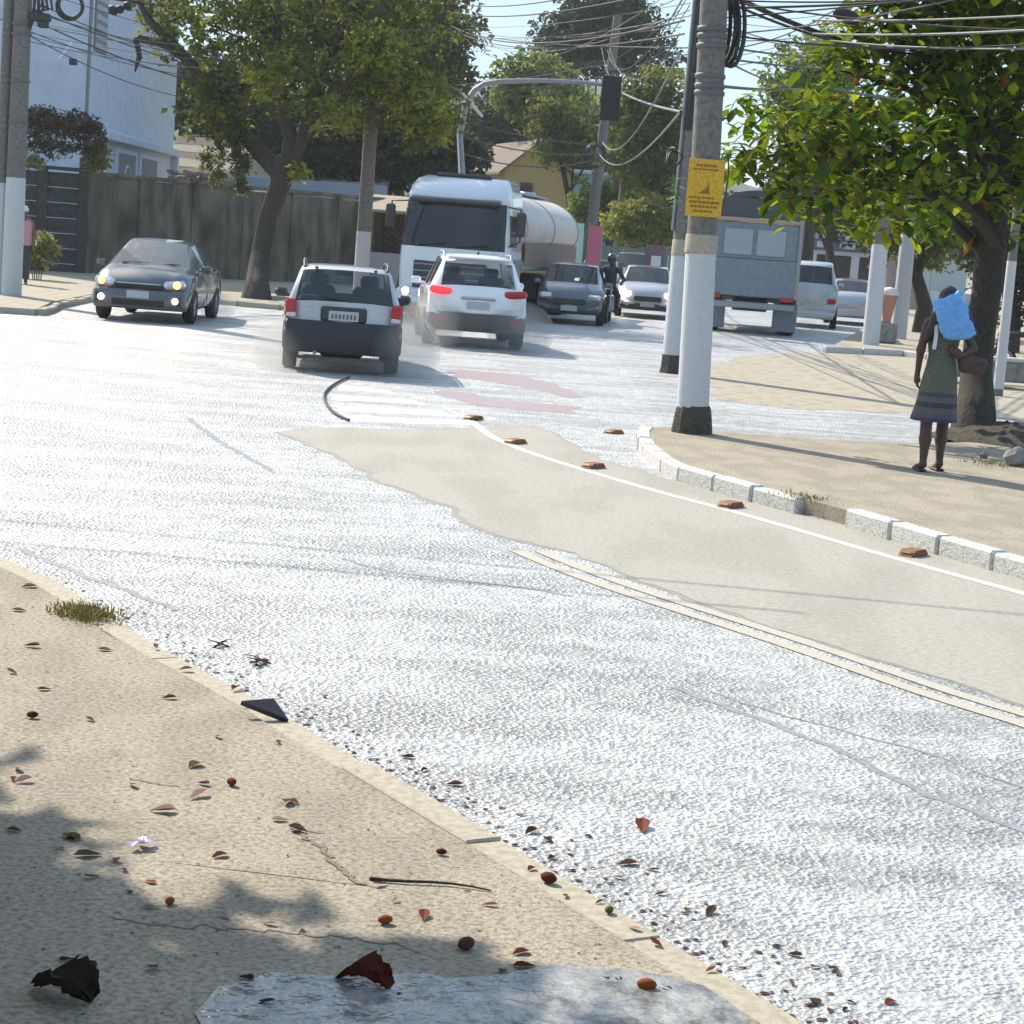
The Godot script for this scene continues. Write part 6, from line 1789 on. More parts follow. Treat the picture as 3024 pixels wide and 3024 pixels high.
	flesh(s, [[Vector3(-.05, 1.40, .15), Vector3(.12, 1.46, .14), .062, .05], [Vector3(-.03, 1.35, .17), Vector3(.16, 1.38, .15), .06, .06], [Vector3(.05, 1.43, .13), Vector3(.14, 1.51, .11), .05, .035], [Vector3(-.01, 1.28, .17), Vector3(.18, 1.30, .15), .06, .065], [Vector3(.03, 1.21, .17), Vector3(.23, 1.23, .15), .07, .065], [Vector3(.06, 1.14, .18), Vector3(.24, 1.15, .16), .055, .055], [Vector3(.23, 1.22, .15), Vector3(.30, 1.17, .13), .055, .03], [Vector3(.02, 1.42, .20), Vector3(.08, 1.20, .23), .018, .022], [Vector3(.12, 1.40, .19), Vector3(.17, 1.18, .22), .016, .022]], .008, .03, .009, 1.1)
	part("folds", s, mat(lin(.12, .33, .66), .55), cl)
	s = st()
	flesh(s, [[Vector3(.20, 1.40, .14), Vector3(.30, 1.20, .13), .03, .022], [Vector3(.30, 1.20, .13), Vector3(.36, 1.12, .12), .022, .012]], .011, .02, .004)
	part("navy_shade", s, mat(lin(.02, .03, .14), .7), cl)  # shade on the cloth's right side, shaped as a navy strip
	var bg := thing("shoulder_bag", "dark brown bag hanging at the walking woman's right hip", "bag", at, .08)
	s = st()
	flesh(s, [[Vector3(.17, 1.06, .10), Vector3(.36, 1.04, .08), .055, .05], [Vector3(.18, .99, .10), Vector3(.34, .97, .08), .05, .05]], .012, .03, .004)
	part("pouch", s, mat(lin(.045, .022, .018), .6), bg)
	# someone standing half hidden behind the left post
	at = Vector3(-11.586, 0.11, -46.619)
	o = thing("person", "person in pink shirt and white cap half hidden by the left post", "person", at, .3)
	s = st()
	flesh(s, [[Vector3(0, .95, 0), Vector3(0, 1.2, 0), .13, .13], [Vector3(0, 1.2, 0), Vector3(0, 1.4, 0), .13, .12], [Vector3(-.13, 1.42, 0), Vector3(.13, 1.42, 0), .07, .07], [Vector3(0, 1.45, 0), Vector3(0, 1.54, .01), .055, .052], [Vector3(0, 1.60, .01), Vector3(0, 1.66, 0), .085, .092], [Vector3(0, 1.60, .1), Vector3(0, 1.585, .105), .013, .015], [Vector3(-.09, .93, 0), Vector3(-.1, .5, .03), .095, .07], [Vector3(-.1, .5, .03), Vector3(-.1, .08, 0), .065, .04], [Vector3(-.1, .04, 0), Vector3(-.1, .03, .14), .04, .032], [Vector3(.09, .93, 0), Vector3(.1, .5, .03), .095, .07], [Vector3(.1, .5, .03), Vector3(.1, .08, 0), .065, .04], [Vector3(.1, .04, 0), Vector3(.1, .03, .14), .04, .032], [Vector3(-.19, 1.4, 0), Vector3(-.24, 1.13, 0), .055, .045], [Vector3(-.24, 1.13, 0), Vector3(-.22, .88, .06), .043, .03], [Vector3(.19, 1.4, 0), Vector3(.25, 1.13, 0), .055, .045], [Vector3(.25, 1.13, 0), Vector3(.23, .88, .06), .043, .03]], .016, .035)
	hand(s, Vector3(-.22, .88, .06), Vector3(0, -1, .1), Vector3(0, .1, 1), .4)
	hand(s, Vector3(.23, .88, .06), Vector3(0, -1, .1), Vector3(0, .1, 1), .4)
	part("body", s, mat(lin(.16, .085, .055), .6), o)
	s = st()
	skirt(s, [[1.47, .08, .065, 0, 0, 0.0], [1.45, .17, .10, 0, 0, 0.0], [1.38, .215, .145, 0, 0, 0.0], [1.15, .19, .15, 0, 0, .3], [.88, .20, .165, 0, 0, .6]], .03)
	part("shirt", s, mat(lin(.48, .26, .28), .85), o)
	s = st()
	skirt(s, [[.92, .185, .15, 0, 0, 0.0], [.7, .20, .14, 0, .02, .3], [.4, .19, .13, 0, .02, .3], [.12, .17, .11, 0, .01, .3]], .03)
	part("trousers", s, mat(lin(.06, .05, .06), .85), o)
	s = st()
	lathe(s, [Vector2(0, .11), Vector2(.06, .10), Vector2(.10, .055), Vector2(.108, 0), Vector2(.105, -.02)], Transform3D(Basis(), Vector3(0, 1.67, 0)), 18)
	box(s, Vector3(0, 1.655, .14), Vector3(.16, .012, .11), .004)
	part("cap", s, mat(lin(.7, .7, .7), .8), o)
	face(o, Vector3(0, 1.64, .005), Vector3(0, 0, 1), mat(lin(.3, .3, .3), .3))
	# the motorcyclist coming up beside the hatchback
	var mb := motorbike("motorcycle", "motorcycle with rider coming on between the grey hatchback and silver saloon", Vector3(2.079, 0, -52.786), -.1)
	o = thing("person", "motorcyclist in dark helmet and jacket riding beside the grey hatchback", "person", mb.position, mb.rotation.y)
	s = st()
	flesh(s, [[Vector3(0, .85, -.25), Vector3(0, 1.3, -.12), .15, .16], [Vector3(-.15, 1.38, -.1), Vector3(.15, 1.38, -.1), .075, .075], [Vector3(0, 1.42, -.1), Vector3(0, 1.52, -.06), .06, .06], [Vector3(0, 1.6, -.04), Vector3(0, 1.63, -.03), .09, .09], [Vector3(-.1, .85, -.25), Vector3(-.24, .72, .15), .1, .075], [Vector3(-.24, .72, .15), Vector3(-.2, .32, -.02), .07, .05], [Vector3(-.2, .3, -.02), Vector3(-.2, .28, .14), .045, .035], [Vector3(.1, .85, -.25), Vector3(.24, .72, .15), .1, .075], [Vector3(.24, .72, .15), Vector3(.2, .32, -.02), .07, .05], [Vector3(.2, .3, -.02), Vector3(.2, .28, .14), .045, .035], [Vector3(-.2, 1.36, -.08), Vector3(-.36, 1.12, .1), .06, .05], [Vector3(-.36, 1.12, .1), Vector3(-.31, 1.04, .36), .045, .035], [Vector3(.2, 1.36, -.08), Vector3(.36, 1.12, .1), .06, .05], [Vector3(.36, 1.12, .1), Vector3(.31, 1.04, .36), .045, .035]], .017, .035)
	hand(s, Vector3(-.31, 1.04, .36), Vector3(0, -.1, 1), Vector3(1, 0, 0), 1.0)
	hand(s, Vector3(.31, 1.04, .36), Vector3(0, -.1, 1), Vector3(-1, 0, 0), 1.0)
	part("body", s, mat(lin(.035, .03, .045), .8), o)
	s = st()
	lathe(s, [Vector2(0, .15), Vector2(.08, .135), Vector2(.125, .07), Vector2(.13, -.03), Vector2(.10, -.11)], Transform3D(Basis(), Vector3(0, 1.63, -.03)), 18)
	var hm := part("helmet", s, paint(lin(.02, .02, .025)), o)
	slab_part(hm, "visor", Vector3(0, 1.63, .085), Vector3(.17, .08, .03), M.glass_dark, .012)
	motorbike("motorcycle", "dark motorcycle ridden away down the sunlit side street", Vector3(15.249, 0, -82.645), 2.9)
	motorbike("motorcycle", "dark parked motorcycle cut off at the far pavement's end", Vector3(9.317, 0.12, -37.496), 1.9)

func motorbike(called: String, label: String, at: Vector3, turn: float) -> Node3D:
	var o := thing(called, label, "motorcycle", at, turn, "motorcycles")
	for z in [.66, -.62]:
		var s := st()
		var xf := Transform3D(Basis(Vector3(0, 0, 1), PI / 2), Vector3.ZERO)
		lathe(s, [Vector2(.23, -.05), Vector2(.28, -.05), Vector2(.30, 0), Vector2(.28, .05), Vector2(.23, .05), Vector2(.23, -.05)], xf, 20)
		var w := part("wheel", s, M.rubber, o)
		w.position = Vector3(0, .30, z)
		s = st()
		lathe(s, [Vector2(.20, -.03), Vector2(.235, -.04), Vector2(.235, .04), Vector2(.20, .03), Vector2(.20, -.03)], xf, 20)
		for k in 6: box(s, Vector3(0, sin(k * PI / 6) * 0.0, 0), Vector3(.016, .42, .02), .003, Basis(Vector3.RIGHT, k * PI / 6))
		part("rim", s, M.galv, w)
		slab_part(o, "mudguard", Vector3(0, .63, z - .04), Vector3(.13, .03, .42), M.plastic, .012, Basis(Vector3.RIGHT, .1 if z > 0 else -.15))
	var s := st()
	for sx in [-.075, .075]: tube(s, [Vector3(sx, .30, .66), Vector3(sx, .75, .50), Vector3(sx, 1.0, .42)], [.024], 8)
	part("fork", s, M.steel, o)
	s = st()
	tube(s, [Vector3(-.34, 1.04, .30), Vector3(-.18, 1.05, .40), Vector3(0, 1.02, .43), Vector3(.18, 1.05, .40), Vector3(.34, 1.04, .30)], [.016], 8)
	part("handlebar", s, M.black, o)
	for sx in [-1.0, 1.0]:
		var q := st()
		tube(q, [Vector3(sx * .2, 1.05, .38), Vector3(sx * .27, 1.22, .36)], [.008], 5)
		box(q, Vector3(sx * .29, 1.26, .36), Vector3(.10, .06, .02), .01)
		part("mirror", q, M.black, o)
	s = st()
	flesh(s, [[Vector3(0, .82, .28), Vector3(0, .80, -.02), .12, .10]], .02, .03)
	part("fuel_tank", s, paint(lin(.03, .03, .04)), o)
	slab_part(o, "saddle", Vector3(0, .80, -.36), Vector3(.24, .10, .62), M.rubber, .04, Basis(Vector3.RIGHT, -.05))
	slab_part(o, "engine", Vector3(0, .48, .05), Vector3(.26, .36, .36), M.galv, .06)
	s = st()
	tube(s, [Vector3(.1, .34, .2), Vector3(.15, .28, -.1), Vector3(.16, .34, -.6), Vector3(.16, .40, -.85)], [.03, .035, .045, .045], 8)
	part("exhaust", s, M.steel, o)
	var hl := slab_part(o, "headlight", Vector3(0, .92, .52), Vector3(.17, .17, .12), M.plastic, .05)
	slab_part(hl, "lens", Vector3(0, 0, .062), Vector3(.12, .12, .02), M.clear_lamp, .03)
	slab_part(o, "tail_light", Vector3(0, .78, -.72), Vector3(.12, .07, .05), M.red_lamp, .015)
	slab_part(o, "stand", Vector3(-.14, .16, -.05), Vector3(.03, .34, .03), M.galv, .008, Basis(Vector3.BACK, -.35))
	return o


# ---------- what lies about ----------
# a dead leaf rolled up on itself: a curved, crumpled blade of unit length along z
func curled(s: SurfaceTool, sd: int) -> void:
	var n := noise(2.4, sd, 3)
	s.set_smooth_group(1)
	var P := func(i: int, k: int):
		var u := i / 12.0
		var v := k / 8.0 - .5
		var w := .78 * pow(sin(PI * clampf(u * .94 + .03, 0.0, 1.0)), .65) * (1.0 + .18 * n.get_noise_1d(u * 6.0 + k * .3))
		var roll := v * (1.5 + 1.3 * u)
		var crumple := .10 * n.get_noise_2d(u * 3.0, v * 3.0)
		return Vector3(sin(roll) * w * .52 + crumple, .02 + (1.0 - cos(roll)) * w * .55 + .30 * sin(u * PI) * (.4 + .6 * absf(v)) + crumple, u - .5 + crumple)
	for i in 12:
		for k in 8:
			quad(s, P.call(i, k), P.call(i + 1, k), P.call(i + 1, k + 1), P.call(i, k + 1))

func small_things() -> void:
	# raised markers along the edge line
	var mk := [Vector3(-0.495, 0.008, -22.059), Vector3(-0.018, 0.008, -19.828), Vector3(0.699, 0.008, -18.168), Vector3(1.734, 0.008, -16.059), Vector3(2.828, 0.008, -14.107), Vector3(1.023, 0, -21.711)]
	var om := mottled([[0.0, lin(.10, .045, .025)], [.5, lin(.22, .085, .035)], [1.0, lin(.34, .15, .06)]], .3, .7, 71)
	for i in mk.size():
		var o := thing("road_marker", "worn orange raised marker fixed beside the white edge line", "road marker", mk[i], .9, "raised markers along the edge line")
		var s := st()
		prism(s, [Vector2(-.125, 0), Vector2(.125, 0), Vector2(.075, .042), Vector2(-.075, .042)], -.055, .055)
		part("block", s, om, o)
		for sx in [-1.0, 1.0]: slab_part(o, "reflector", Vector3(sx * .104, .027, 0), Vector3(.008, .028, .08), mat(lin(.26, .14, .03), .3), .002, Basis(Vector3.BACK, sx * .76))
	# the dark line that curves round the hatched paint
	var s := st()
	var pts := []
	for p in smooth_line([Vector2(-2.273, -26.705), Vector2(-2.319, -25.773), Vector2(-2.333, -24.706), Vector2(-2.287, -23.678), Vector2(-2.188, -22.784), Vector2(-2.062, -21.984), Vector2(-1.909, -21.269), Vector2(-1.74, -20.775)], .08): pts.append(Vector3(p.x, .022, p.y))
	tube(s, pts, [.015], 7)
	tag(part("black_hose", s, M.rubber), "black hose lying in a curve round the hatched white paint", "hose")
	# litter: [pixel of the photograph turned to place, length in metres, kind]
	var L := [
		[Vector3(-1.739, 0.082, -7.443), 0.039, 10],
		[Vector3(-1.526, 0.082, -7.468), 0.048, 0],
		[Vector3(-1.802, 0.082, -7.900), 0.051, 2],
		[Vector3(-1.307, 0.082, -7.910), 0.055, 2],
		[Vector3(-1.993, 0.082, -8.145), 0.056, 2],
		[Vector3(-2.287, 0.082, -9.430), 0.065, 4],
		[Vector3(-2.392, 0.082, -10.042), 0.078, 4],
		[Vector3(-1.081, 0.082, -8.162), 0.053, 1],
		[Vector3(-1.332, 0.082, -8.450), 0.058, 4],
		[Vector3(-1.531, 0.082, -8.842), 0.046, 4],
		[Vector3(-0.798, 0.082, -7.341), 0.038, 2],
		[Vector3(-1.030, 0.082, -7.363), 0.044, 4],
		[Vector3(-1.596, 0.082, -6.597), 0.040, 0],
		[Vector3(-1.561, 0.082, -6.585), 0.062, 6],
		[Vector3(-1.615, 0.082, -6.728), 0.058, 6],
		[Vector3(-1.204, 0.082, -6.635), 0.052, 2],
		[Vector3(-1.045, 0.082, -6.941), 0.072, 4],
		[Vector3(-0.978, 0.082, -6.716), 0.046, 2],
		[Vector3(-0.884, 0.082, -6.732), 0.041, 11],
		[Vector3(-0.673, 0.082, -6.572), 0.074, 1],
		[Vector3(-1.052, 0.082, -6.366), 0.077, 6],
		[Vector3(-0.672, 0.082, -6.366), 0.049, 6],
		[Vector3(-1.272, 0.082, -6.018), 0.067, 4],
		[Vector3(-1.454, 0.082, -6.046), 0.047, 2],
		[Vector3(-2.042, 0.082, -8.669), 0.067, 4],
		[Vector3(-1.729, 0.082, -8.709), 0.060, 4],
		[Vector3(-0.603, 0.082, -6.266), 0.065, 2],
		[Vector3(-0.971, 0.082, -6.565), 0.085, 6],
		[Vector3(-0.740, 0.001, -8.478), 0.044, 1],
		[Vector3(-1.082, 0.001, -8.963), 0.046, 2],
		[Vector3(-1.184, 0.082, -5.857), 0.075, 5],
		[Vector3(-1.098, 0.082, -5.828), 0.046, 1],
		[Vector3(-1.054, 0.082, -5.749), 0.037, 0],
		[Vector3(-1.128, 0.082, -5.656), 0.052, 0],
		[Vector3(-0.961, 0.082, -5.656), 0.036, 3],
		[Vector3(-0.874, 0.082, -5.484), 0.033, 13],
		[Vector3(-0.978, 0.082, -4.961), 0.053, 5],
		[Vector3(-0.828, 0.082, -4.988), 0.050, 0],
		[Vector3(-0.587, 0.082, -4.961), 0.046, 5],
		[Vector3(-0.523, 0.082, -4.806), 0.055, 5],
		[Vector3(-0.706, 0.082, -5.406), 0.042, 6],
		[Vector3(-0.582, 0.082, -5.380), 0.038, 4],
		[Vector3(-1.278, 0.082, -5.906), 0.034, 4],
		[Vector3(-1.053, 0.082, -4.997), 0.039, 5],
		[Vector3(-0.805, 0.082, -5.947), 0.055, 0],
		[Vector3(-1.000, 0.082, -5.556), 0.030, 2],
		[Vector3(-0.921, 0.082, -5.442), 0.039, 6],
		[Vector3(-1.272, 0.082, -6.019), 0.064, 4],
		[Vector3(-0.652, 0.082, -6.577), 0.042, 1],
		[Vector3(-0.306, 0.082, -5.786), 0.049, 2],
		[Vector3(-0.252, 0.082, -5.647), 0.036, 6],
		[Vector3(-0.162, 0.082, -5.535), 0.067, 1],
		[Vector3(-0.267, 0.082, -5.457), 0.039, 13],
		[Vector3(-0.140, 0.082, -6.132), 0.030, 10],
		[Vector3(0.019, 0.082, -5.677), 0.044, 1],
		[Vector3(-0.036, 0.082, -5.303), 0.053, 12],
		[Vector3(0.113, 0.082, -5.302), 0.053, 0],
		[Vector3(0.125, 0.082, -5.199), 0.059, 0],
		[Vector3(0.068, 0.082, -5.150), 0.037, 4],
		[Vector3(-0.185, 0.082, -4.923), 0.030, 5],
		[Vector3(-0.490, 0.082, -5.359), 0.034, 6],
		[Vector3(-0.472, 0.082, -7.013), 0.030, 4],
		[Vector3(-0.136, 0.001, -7.237), 0.057, 2],
		[Vector3(-0.256, 0.001, -7.406), 0.037, 5],
		[Vector3(-0.331, 0.001, -7.576), 0.054, 5],
		[Vector3(0.141, 0.082, -6.047), 0.039, 1],
		[Vector3(0.193, 0.082, -5.932), 0.051, 10],
		[Vector3(0.244, 0.082, -5.815), 0.037, 0],
		[Vector3(0.341, 0.082, -5.778), 0.030, 2],
		[Vector3(0.368, 0.082, -5.693), 0.032, 14],
		[Vector3(0.434, 0.082, -5.571), 0.044, 6],
		[Vector3(0.492, 0.082, -5.452), 0.047, 0],
		[Vector3(0.341, 0.082, -5.164), 0.030, 1],
		[Vector3(0.371, 0.082, -5.160), 0.030, 5],
		[Vector3(0.444, 0.082, -5.102), 0.047, 13],
		[Vector3(0.494, 0.082, -5.112), 0.040, 5],
		[Vector3(0.696, 0.001, -5.998), 0.064, 5],
		[Vector3(0.550, 0.001, -6.143), 0.041, 2],
		[Vector3(0.714, 0.001, -5.720), 0.037, 2],
		[Vector3(0.534, 0.001, -6.860), 0.112, 1],
		[Vector3(0.464, 0.001, -6.432), 0.069, 2],
		[Vector3(0.213, 0.001, -6.432), 0.037, 2],
		[Vector3(0.147, 0.001, -6.708), 0.062, 2],
		[Vector3(0.205, 0.001, -6.623), 0.052, 5],
		[Vector3(0.626, 0.001, -6.009), 0.034, 4],
		[Vector3(0.626, 0.082, -5.278), 0.034, 1],
		[Vector3(0.344, 0.001, -6.708), 0.030, 5],
		[Vector3(0.424, 0.001, -6.279), 0.036, 5],
		[Vector3(0.542, 0.001, -6.390), 0.041, 5],
		[Vector3(1.013, 0.001, -5.587), 0.052, 0],
		[Vector3(0.922, 0.001, -5.320), 0.049, 5],
		[Vector3(1.133, 0.001, -5.352), 0.046, 1],
		[Vector3(0.913, 0.001, -5.678), 0.044, 5],
		[Vector3(0.963, 0.001, -5.589), 0.036, 5],
		[Vector3(0.878, 0.001, -5.441), 0.030, 5],
		[Vector3(1.026, 0.001, -5.330), 0.030, 5],
		[Vector3(0.998, 0.001, -5.272), 0.030, 5],
		[Vector3(0.865, 0.001, -5.741), 0.033, 5],
	]
	var browns := [mat(lin(.085, .018, .010), .85, 0.0, .3), mat(lin(.14, .035, .014), .85, 0.0, .3), mat(lin(.075, .03, .018), .85, 0.0, .3), mat(lin(.22, .06, .012), .85, 0.0, .3), mat(lin(.10, .07, .02), .85, 0.0, .3), mat(lin(.03, .018, .014), .85, 0.0, .3), mat(lin(.30, .19, .16), .85, 0.0, .3)]
	var shapes := []
	for k in 5:
		s = st()
		var r := RandomNumberGenerator.new()
		r.seed = 900 + k
		leaf_shape(s, Transform3D(Basis(), Vector3(0, .03, -.5)), r.randf_range(.42, .62), r.randf_range(.3, .75), r.randf_range(-.25, .02))
		s.generate_normals()
		shapes.append(s.commit())
	s = st()
	lathe(s, [Vector2(0, .5), Vector2(.16, .43), Vector2(.30, .2), Vector2(.33, 0), Vector2(.28, -.25), Vector2(.14, -.44), Vector2(0, -.5)], Transform3D(Basis(Vector3.RIGHT, PI / 2), Vector3(0, .30, 0)), 12)
	s.generate_normals()
	var nut := s.commit()
	var names := ["dark red-brown", "rusty brown", "dull brown", "orange", "olive brown", "blackish", "pale pinkish"]
	for q in L:
		var c: int = q[2]
		var where := spot_name(q[0])
		var o: MeshInstance3D
		var yaw := rng.randf() * TAU
		if c >= 10:
			c -= 10
			o = part_mesh("fallen_fruit", nut, browns[c], self)
			tag(o, "%s fallen almond fruit lying %s" % [names[c], where], "fruit", "almond fruit dropped on the street")
		else:
			o = part_mesh("fallen_leaf", shapes[rng.randi() % 5], browns[c], self)
			tag(o, "%s dry leaf lying %s" % [names[c], where], "leaf", "dry leaves dropped on the street")
		o.name = numbered(o.name if c < 0 else ("fallen_fruit" if o.mesh == nut else "fallen_leaf"))
		o.transform = Transform3D(Basis(Vector3.UP, yaw).scaled(Vector3(1, .9, 1) * q[1] * 1.15), q[0])
	# the two big curled leaves, a stick, a broken tile, a plastic scrap
	for q in [[Vector3(-0.287, 0.083, -4.989), .15, 0, 1.2, "large curled red-brown leaf standing at the puddle's edge"], [Vector3(-1.008, 0.083, -4.761), .18, 5, 1.1, "large dark curled leaf in the shade of the pavement"]]:
		s = st()
		curled(s, 40 + q[2])
		var o := part("curled_leaf", s, browns[q[2]])
		tag(o, q[4], "leaf")
		o.transform = Transform3D(Basis(Vector3.UP, q[3]).scaled(Vector3.ONE * q[1]), q[0])
	s = st()
	var a := Vector3(-0.338, 0.084, -5.851)
	var b := Vector3(0.022, 0.084, -5.803)
	limb(s, a, b, .006, .003, .004, 5, 1)
	tag(part("twig", s, M.bark), "thin straight twig lying across the near pavement", "twig")
	s = st()
	var tb := Vector3(-0.886, 0.085, -7.7)
	prism(s, [Vector2(-.09, .075), Vector2(.045, .082), Vector2(.075, -.03)], -.012, .012, Transform3D(Basis(Vector3.UP, .5) * Basis(Vector3.RIGHT, -.95), tb + Vector3(0, .005, 0)))
	tag(part("broken_tile", s, mat(lin(.035, .03, .04), .7)), "dark three-cornered broken tile leaning by the near kerb", "tile")
	s = st()
	var pc := Vector3(-1.041, 0.084, -5.98)
	for k in 5: leaf_shape(s, Transform3D((Basis(Vector3.UP, k * 1.3) * Basis(Vector3.RIGHT, -.2)).scaled(Vector3.ONE * .05), pc + Vector3(.012 * k - .03, .012, 0)), .7, .5, .2)
	tag(part("plastic_scrap", s, mat(lin(.42, .36, .55), .4)), "crumpled lilac plastic scrap on the near pavement", "litter")
	# drowned twigs by the kerb
	for q in [[Vector3(-1.086, 0, -9.042), 9, "tangle of reddish twigs caught in the gutter by the broken tile"], [Vector3(-1.317, 0, -9.342), 5, "small tangle of grey twigs caught in the gutter"]]:
		s = st()
		for k in q[1]:
			var c0: Vector3 = q[0] + Vector3(0, .012, 0)
			var d := Vector3(rng.randf_range(-1, 1), rng.randf_range(0, .12), rng.randf_range(-1, 1)).normalized()
			limb(s, c0 - d * .05, c0 + d * rng.randf_range(.05, .12), .005, .002, .006, 5, k)
		tag(part("twig_tangle", s, browns[2]), q[2], "twigs")
	# grass on the kerb's edge
	for q in [[Vector3(-1.973, 0.084, -9.446), .16, 900, "tuft of yellow green grass on the near kerb"], [Vector3(2.307, 0.125, -16.038), .22, 160, "sparse grass in the gap between the white kerb stones"], [Vector3(4.75, 0.125, -20.092), .35, 260, "thin grass at the foot of the almond tree's mound"]]:
		s = st()
		s.set_smooth_group(-1)
		for k in q[2]:
			s.set_color(Color(.17, .155, .04) * rng.randf_range(.6, 1.4))
			var p := Vector3(rng.randfn() * q[1] * .45, 0, rng.randfn() * q[1] * .55)
			p.x += p.z * .25
			var h := rng.randf_range(.015, .05)
			var d := Vector3(rng.randf_range(-.6, .6), 1, rng.randf_range(-.6, .6)).normalized()
			var w := Vector3(rng.randf_range(-1, 1), 0, rng.randf_range(-1, 1)).normalized() * .004
			var m := p + d * h * .6
			var e := p + d * h + Vector3(d.x, -.2, d.z) * h * .5
			quad(s, p - w, m - w * .7, m + w * .7, p + w)
			tri(s, m - w * .7, e, m + w * .7)
		var o := part("grass_tuft", s, leafy(Color.WHITE, .5, .8))
		o.position = q[0]
		tag(o, q[3], "grass")
	# the salmon cone on its block, and rubble beside the mound
	var c := thing("salmon_cone", "salmon tapering cone with a white top on a grey block between the far posts", "cone", Vector3(8.766, 0.125, -49.846))
	slab_part(c, "block", Vector3(0, .24, 0), Vector3(.5, .48, .45), M.concrete, .04)
	s = st()
	lathe(s, [Vector2(.09, .48), Vector2(.14, .75), Vector2(.21, 1.12), Vector2(.22, 1.18)], Transform3D(), 14)
	part("cone", s, mat(lin(.42, .19, .14), .85), c)
	s = st()
	lathe(s, [Vector2(.24, 1.16), Vector2(.25, 1.22), Vector2(.18, 1.32), Vector2(0, 1.36)], Transform3D(), 14)
	part("top", s, mat(lin(.62, .56, .54), .8), c)
	for q in [[Vector3(4.985, 0.125, -20.16), .14], [Vector3(4.774, 0.125, -20.737), .05]]:
		s = st()
		s.set_smooth_group(-1)
		var nn := noise(2.0, 99, 2)
		for i in 6:
			for k in 9:
				var Q := func(ii, kk):
					var u: float = PI * ii / 6.0
					var v: float = TAU * kk / 9.0
					var d := Vector3(sin(u) * cos(v), cos(u) * .7, sin(u) * sin(v))
					return d * q[1] * (1.0 + .35 * nn.get_noise_3dv(d * 1.5))
				quad(s, Q.call(i, k), Q.call(i, k + 1), Q.call(i + 1, k + 1), Q.call(i + 1, k))
		var o := part("rubble_stone", s, M.concrete)
		o.position = q[0] + Vector3(0, q[1] * .55, 0)
		tag(o, "pale broken stone lying beside the almond tree's mound", "stone", "stones by the mound")
	# crumbs, grit and leaf bits: along the gutter and over the pavement
	var r2 := RandomNumberGenerator.new()
	r2.seed = 777
	var edge := smooth_line([Vector2(-2.779, -10.975), Vector2(-2.244, -10.239), Vector2(-1.716, -9.282), Vector2(-1.121, -8.405), Vector2(-0.644, -7.59), Vector2(-0.131, -6.799), Vector2(0.204, -6.2), Vector2(0.608, -5.489), Vector2(0.877, -5.043)], .05)
	for q in [[0, 520, "dark leaf crumbs and silt washed along the near kerb", "gutter_debris", Color(.06, .035, .025)], [1, 900, "scattered grit and crumbs on the near pavement", "pavement_grit", Color(.10, .075, .05)]]:
		var mm := MultiMesh.new()
		mm.transform_format = MultiMesh.TRANSFORM_3D
		mm.use_colors = true
		mm.mesh = shapes[0]
		mm.instance_count = q[1]
		for i in q[1]:
			var e: Vector2 = edge[int(pow(r2.randf(), .8) * (edge.size() - 1))]
			var away := Vector2(.87, -.49) * (absf(r2.randfn()) * .13 + .02) if q[0] == 0 else Vector2(-.87, .49) * pow(r2.randf(), .8) * 2.6 - Vector2(.12, -.06)
			var p := e + away
			var sz := r2.randf_range(.008, .035) if q[0] == 0 else r2.randf_range(.004, .016)
			mm.set_instance_transform(i, Transform3D(Basis(Vector3.UP, r2.randf() * TAU).scaled(Vector3(sz, sz * .5, sz)), Vector3(p.x, .002 if q[0] == 0 else .082, p.y)))
			var v := r2.randf_range(.4, 2.2)
			mm.set_instance_color(i, Color(q[4].r * v, q[4].g * v, q[4].b * v))
		var o := MultiMeshInstance3D.new()
		o.name = q[3]
		o.multimesh = mm
		var cm := mat(Color.WHITE, .9, 0.0, .2)
		cm.vertex_color_use_as_albedo = true
		o.material_override = cm
		add_child(o)
		tag(o, q[2], "debris")
		o.set_meta("kind", "stuff")
	# a tree outside the picture on the left whose crown shades the pavement
	var base := Vector3(-7.6, .08, -8.6)
	tree("shade_tree", "leafy pavement tree standing out of view whose crown shades the near pavement", base, [Vector3(0, -.1, 0), Vector3(.1, 1.8, 0), Vector3(.4, 3.6, .1)], [.26, .2, .15], [[Vector3(1.7, 5.0, -.1), Vector3(1.35, .7, 1.3)], [Vector3(2.75, 5.0, -.15), Vector3(.95, .45, .85)], [Vector3(3.4, 5.0, .15), Vector3(.75, .35, .6)], [Vector3(.4, 5.2, -1.4), Vector3(1.6, .8, 1.5)], [Vector3(2.7, 5.0, 1.2), Vector3(1.35, .6, 1.3)], [Vector3(1.1, 5.5, 1.4), Vector3(1.7, .9, 1.6)], [Vector3(3.6, 5.0, .55), Vector3(.55, .3, .5)], [Vector3(4.3, 4.9, .8), Vector3(.45, .25, .35)], [Vector3(1.8, 6.2, 4.2), Vector3(2.6, 1.0, 2.4)], [Vector3(4.8, 6.4, 5.4), Vector3(2.4, .9, 2.2)], [Vector3(.4, 6.6, 7.5), Vector3(2.8, 1.0, 2.6)], [Vector3(5.2, 6.6, 8.8), Vector3(2.8, 1.0, 2.5)]], 6500, .72, [Color(.07, .10, .03), Color(.10, .13, .035)], 500)

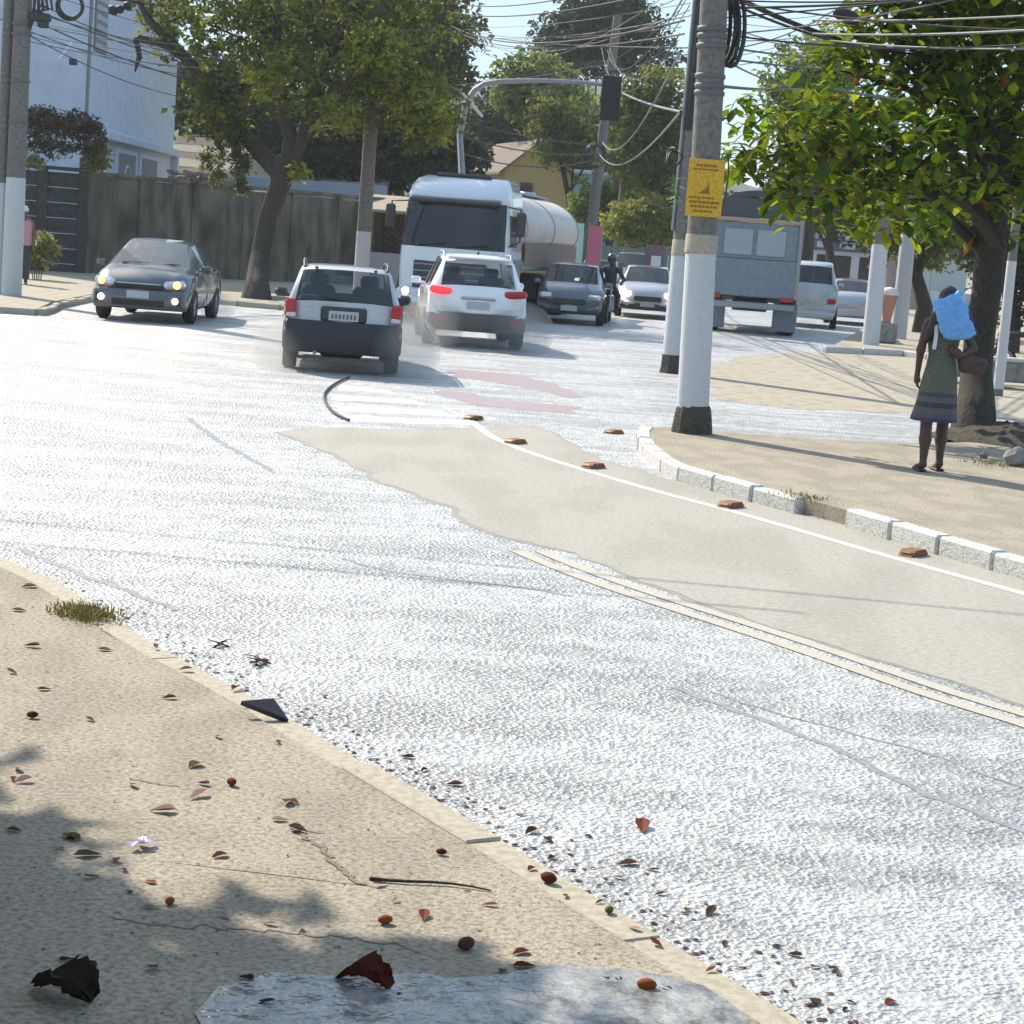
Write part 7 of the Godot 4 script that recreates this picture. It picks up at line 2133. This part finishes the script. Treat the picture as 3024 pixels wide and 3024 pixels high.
	tree("shade_tree", "unseen wide tree added behind the camera to block sky light", Vector3(-4.5, .08, 4.5), [Vector3(0, -.1, 0), Vector3(.1, 2.0, 0), Vector3(.3, 4.2, -.2)], [.3, .24, .18], [[Vector3(0, 6.5, -2.5), Vector3(3.4, 1.0, 3.0)], [Vector3(5.0, 6.8, -2.0), Vector3(3.4, 1.0, 3.0)], [Vector3(-5, 6.5, -4.0), Vector3(3.2, 1.0, 3.6)], [Vector3(2, 7.2, 2.0), Vector3(4, 1.1, 3)]], 3600, .85, [Color(.05, .08, .025), Color(.07, .10, .03)], 501)  # added out of view to hold back sky light and deepen the shade

# where a piece of litter lies, told by the nearest thing one can find
func spot_name(p: Vector3) -> String:
	if p.y < .05:
		for q in [[Vector3(-1.086, 0, -9.042), "in the gutter by the reddish twigs"], [Vector3(-0.048, 0, -6.698), "in the gutter where the pavement darkens"], [Vector3(0.684, 0, -6.464), "on the wet road away from the kerb"], [Vector3(0.678, 0, -5.99), "in the shallow water along the near kerb"], [Vector3(0.939, 0, -5.474), "in the gutter past the puddle"]]:
			if p.distance_to(q[0]) < .45: return q[1]
		return "in the wet gutter"
	for q in [[Vector3(-0.13, 0.083, -5.839), "beside the thin twig", .25], [Vector3(-0.887, 0.083, -7.708), "near the broken tile", .5], [Vector3(-1.974, 0.083, -9.451), "near the grass tuft on the kerb", .8], [Vector3(-1.041, 0.083, -5.983), "around the lilac plastic scrap", .35], [Vector3(-0.288, 0.083, -5.001), "near the large red-brown leaf", .3], [Vector3(-1.008, 0.083, -4.761), "in the shade near the large dark leaf", .4], [Vector3(0.259, 0.083, -5.114), "at the puddle's edge", .5], [Vector3(0.227, 0.083, -6.091), "along the near kerb", .6], [Vector3(-0.976, 0.083, -5.517), "at the edge of the tree's shade", .45], [Vector3(-1.672, 0.083, -7.296), "on the open pavement beyond the second joint", .8], [Vector3(-0.975, 0.083, -6.697), "on the open pavement between joints", .6]]:
		if p.distance_to(q[0]) < q[2]: return q[1]
	return "on the near pavement"
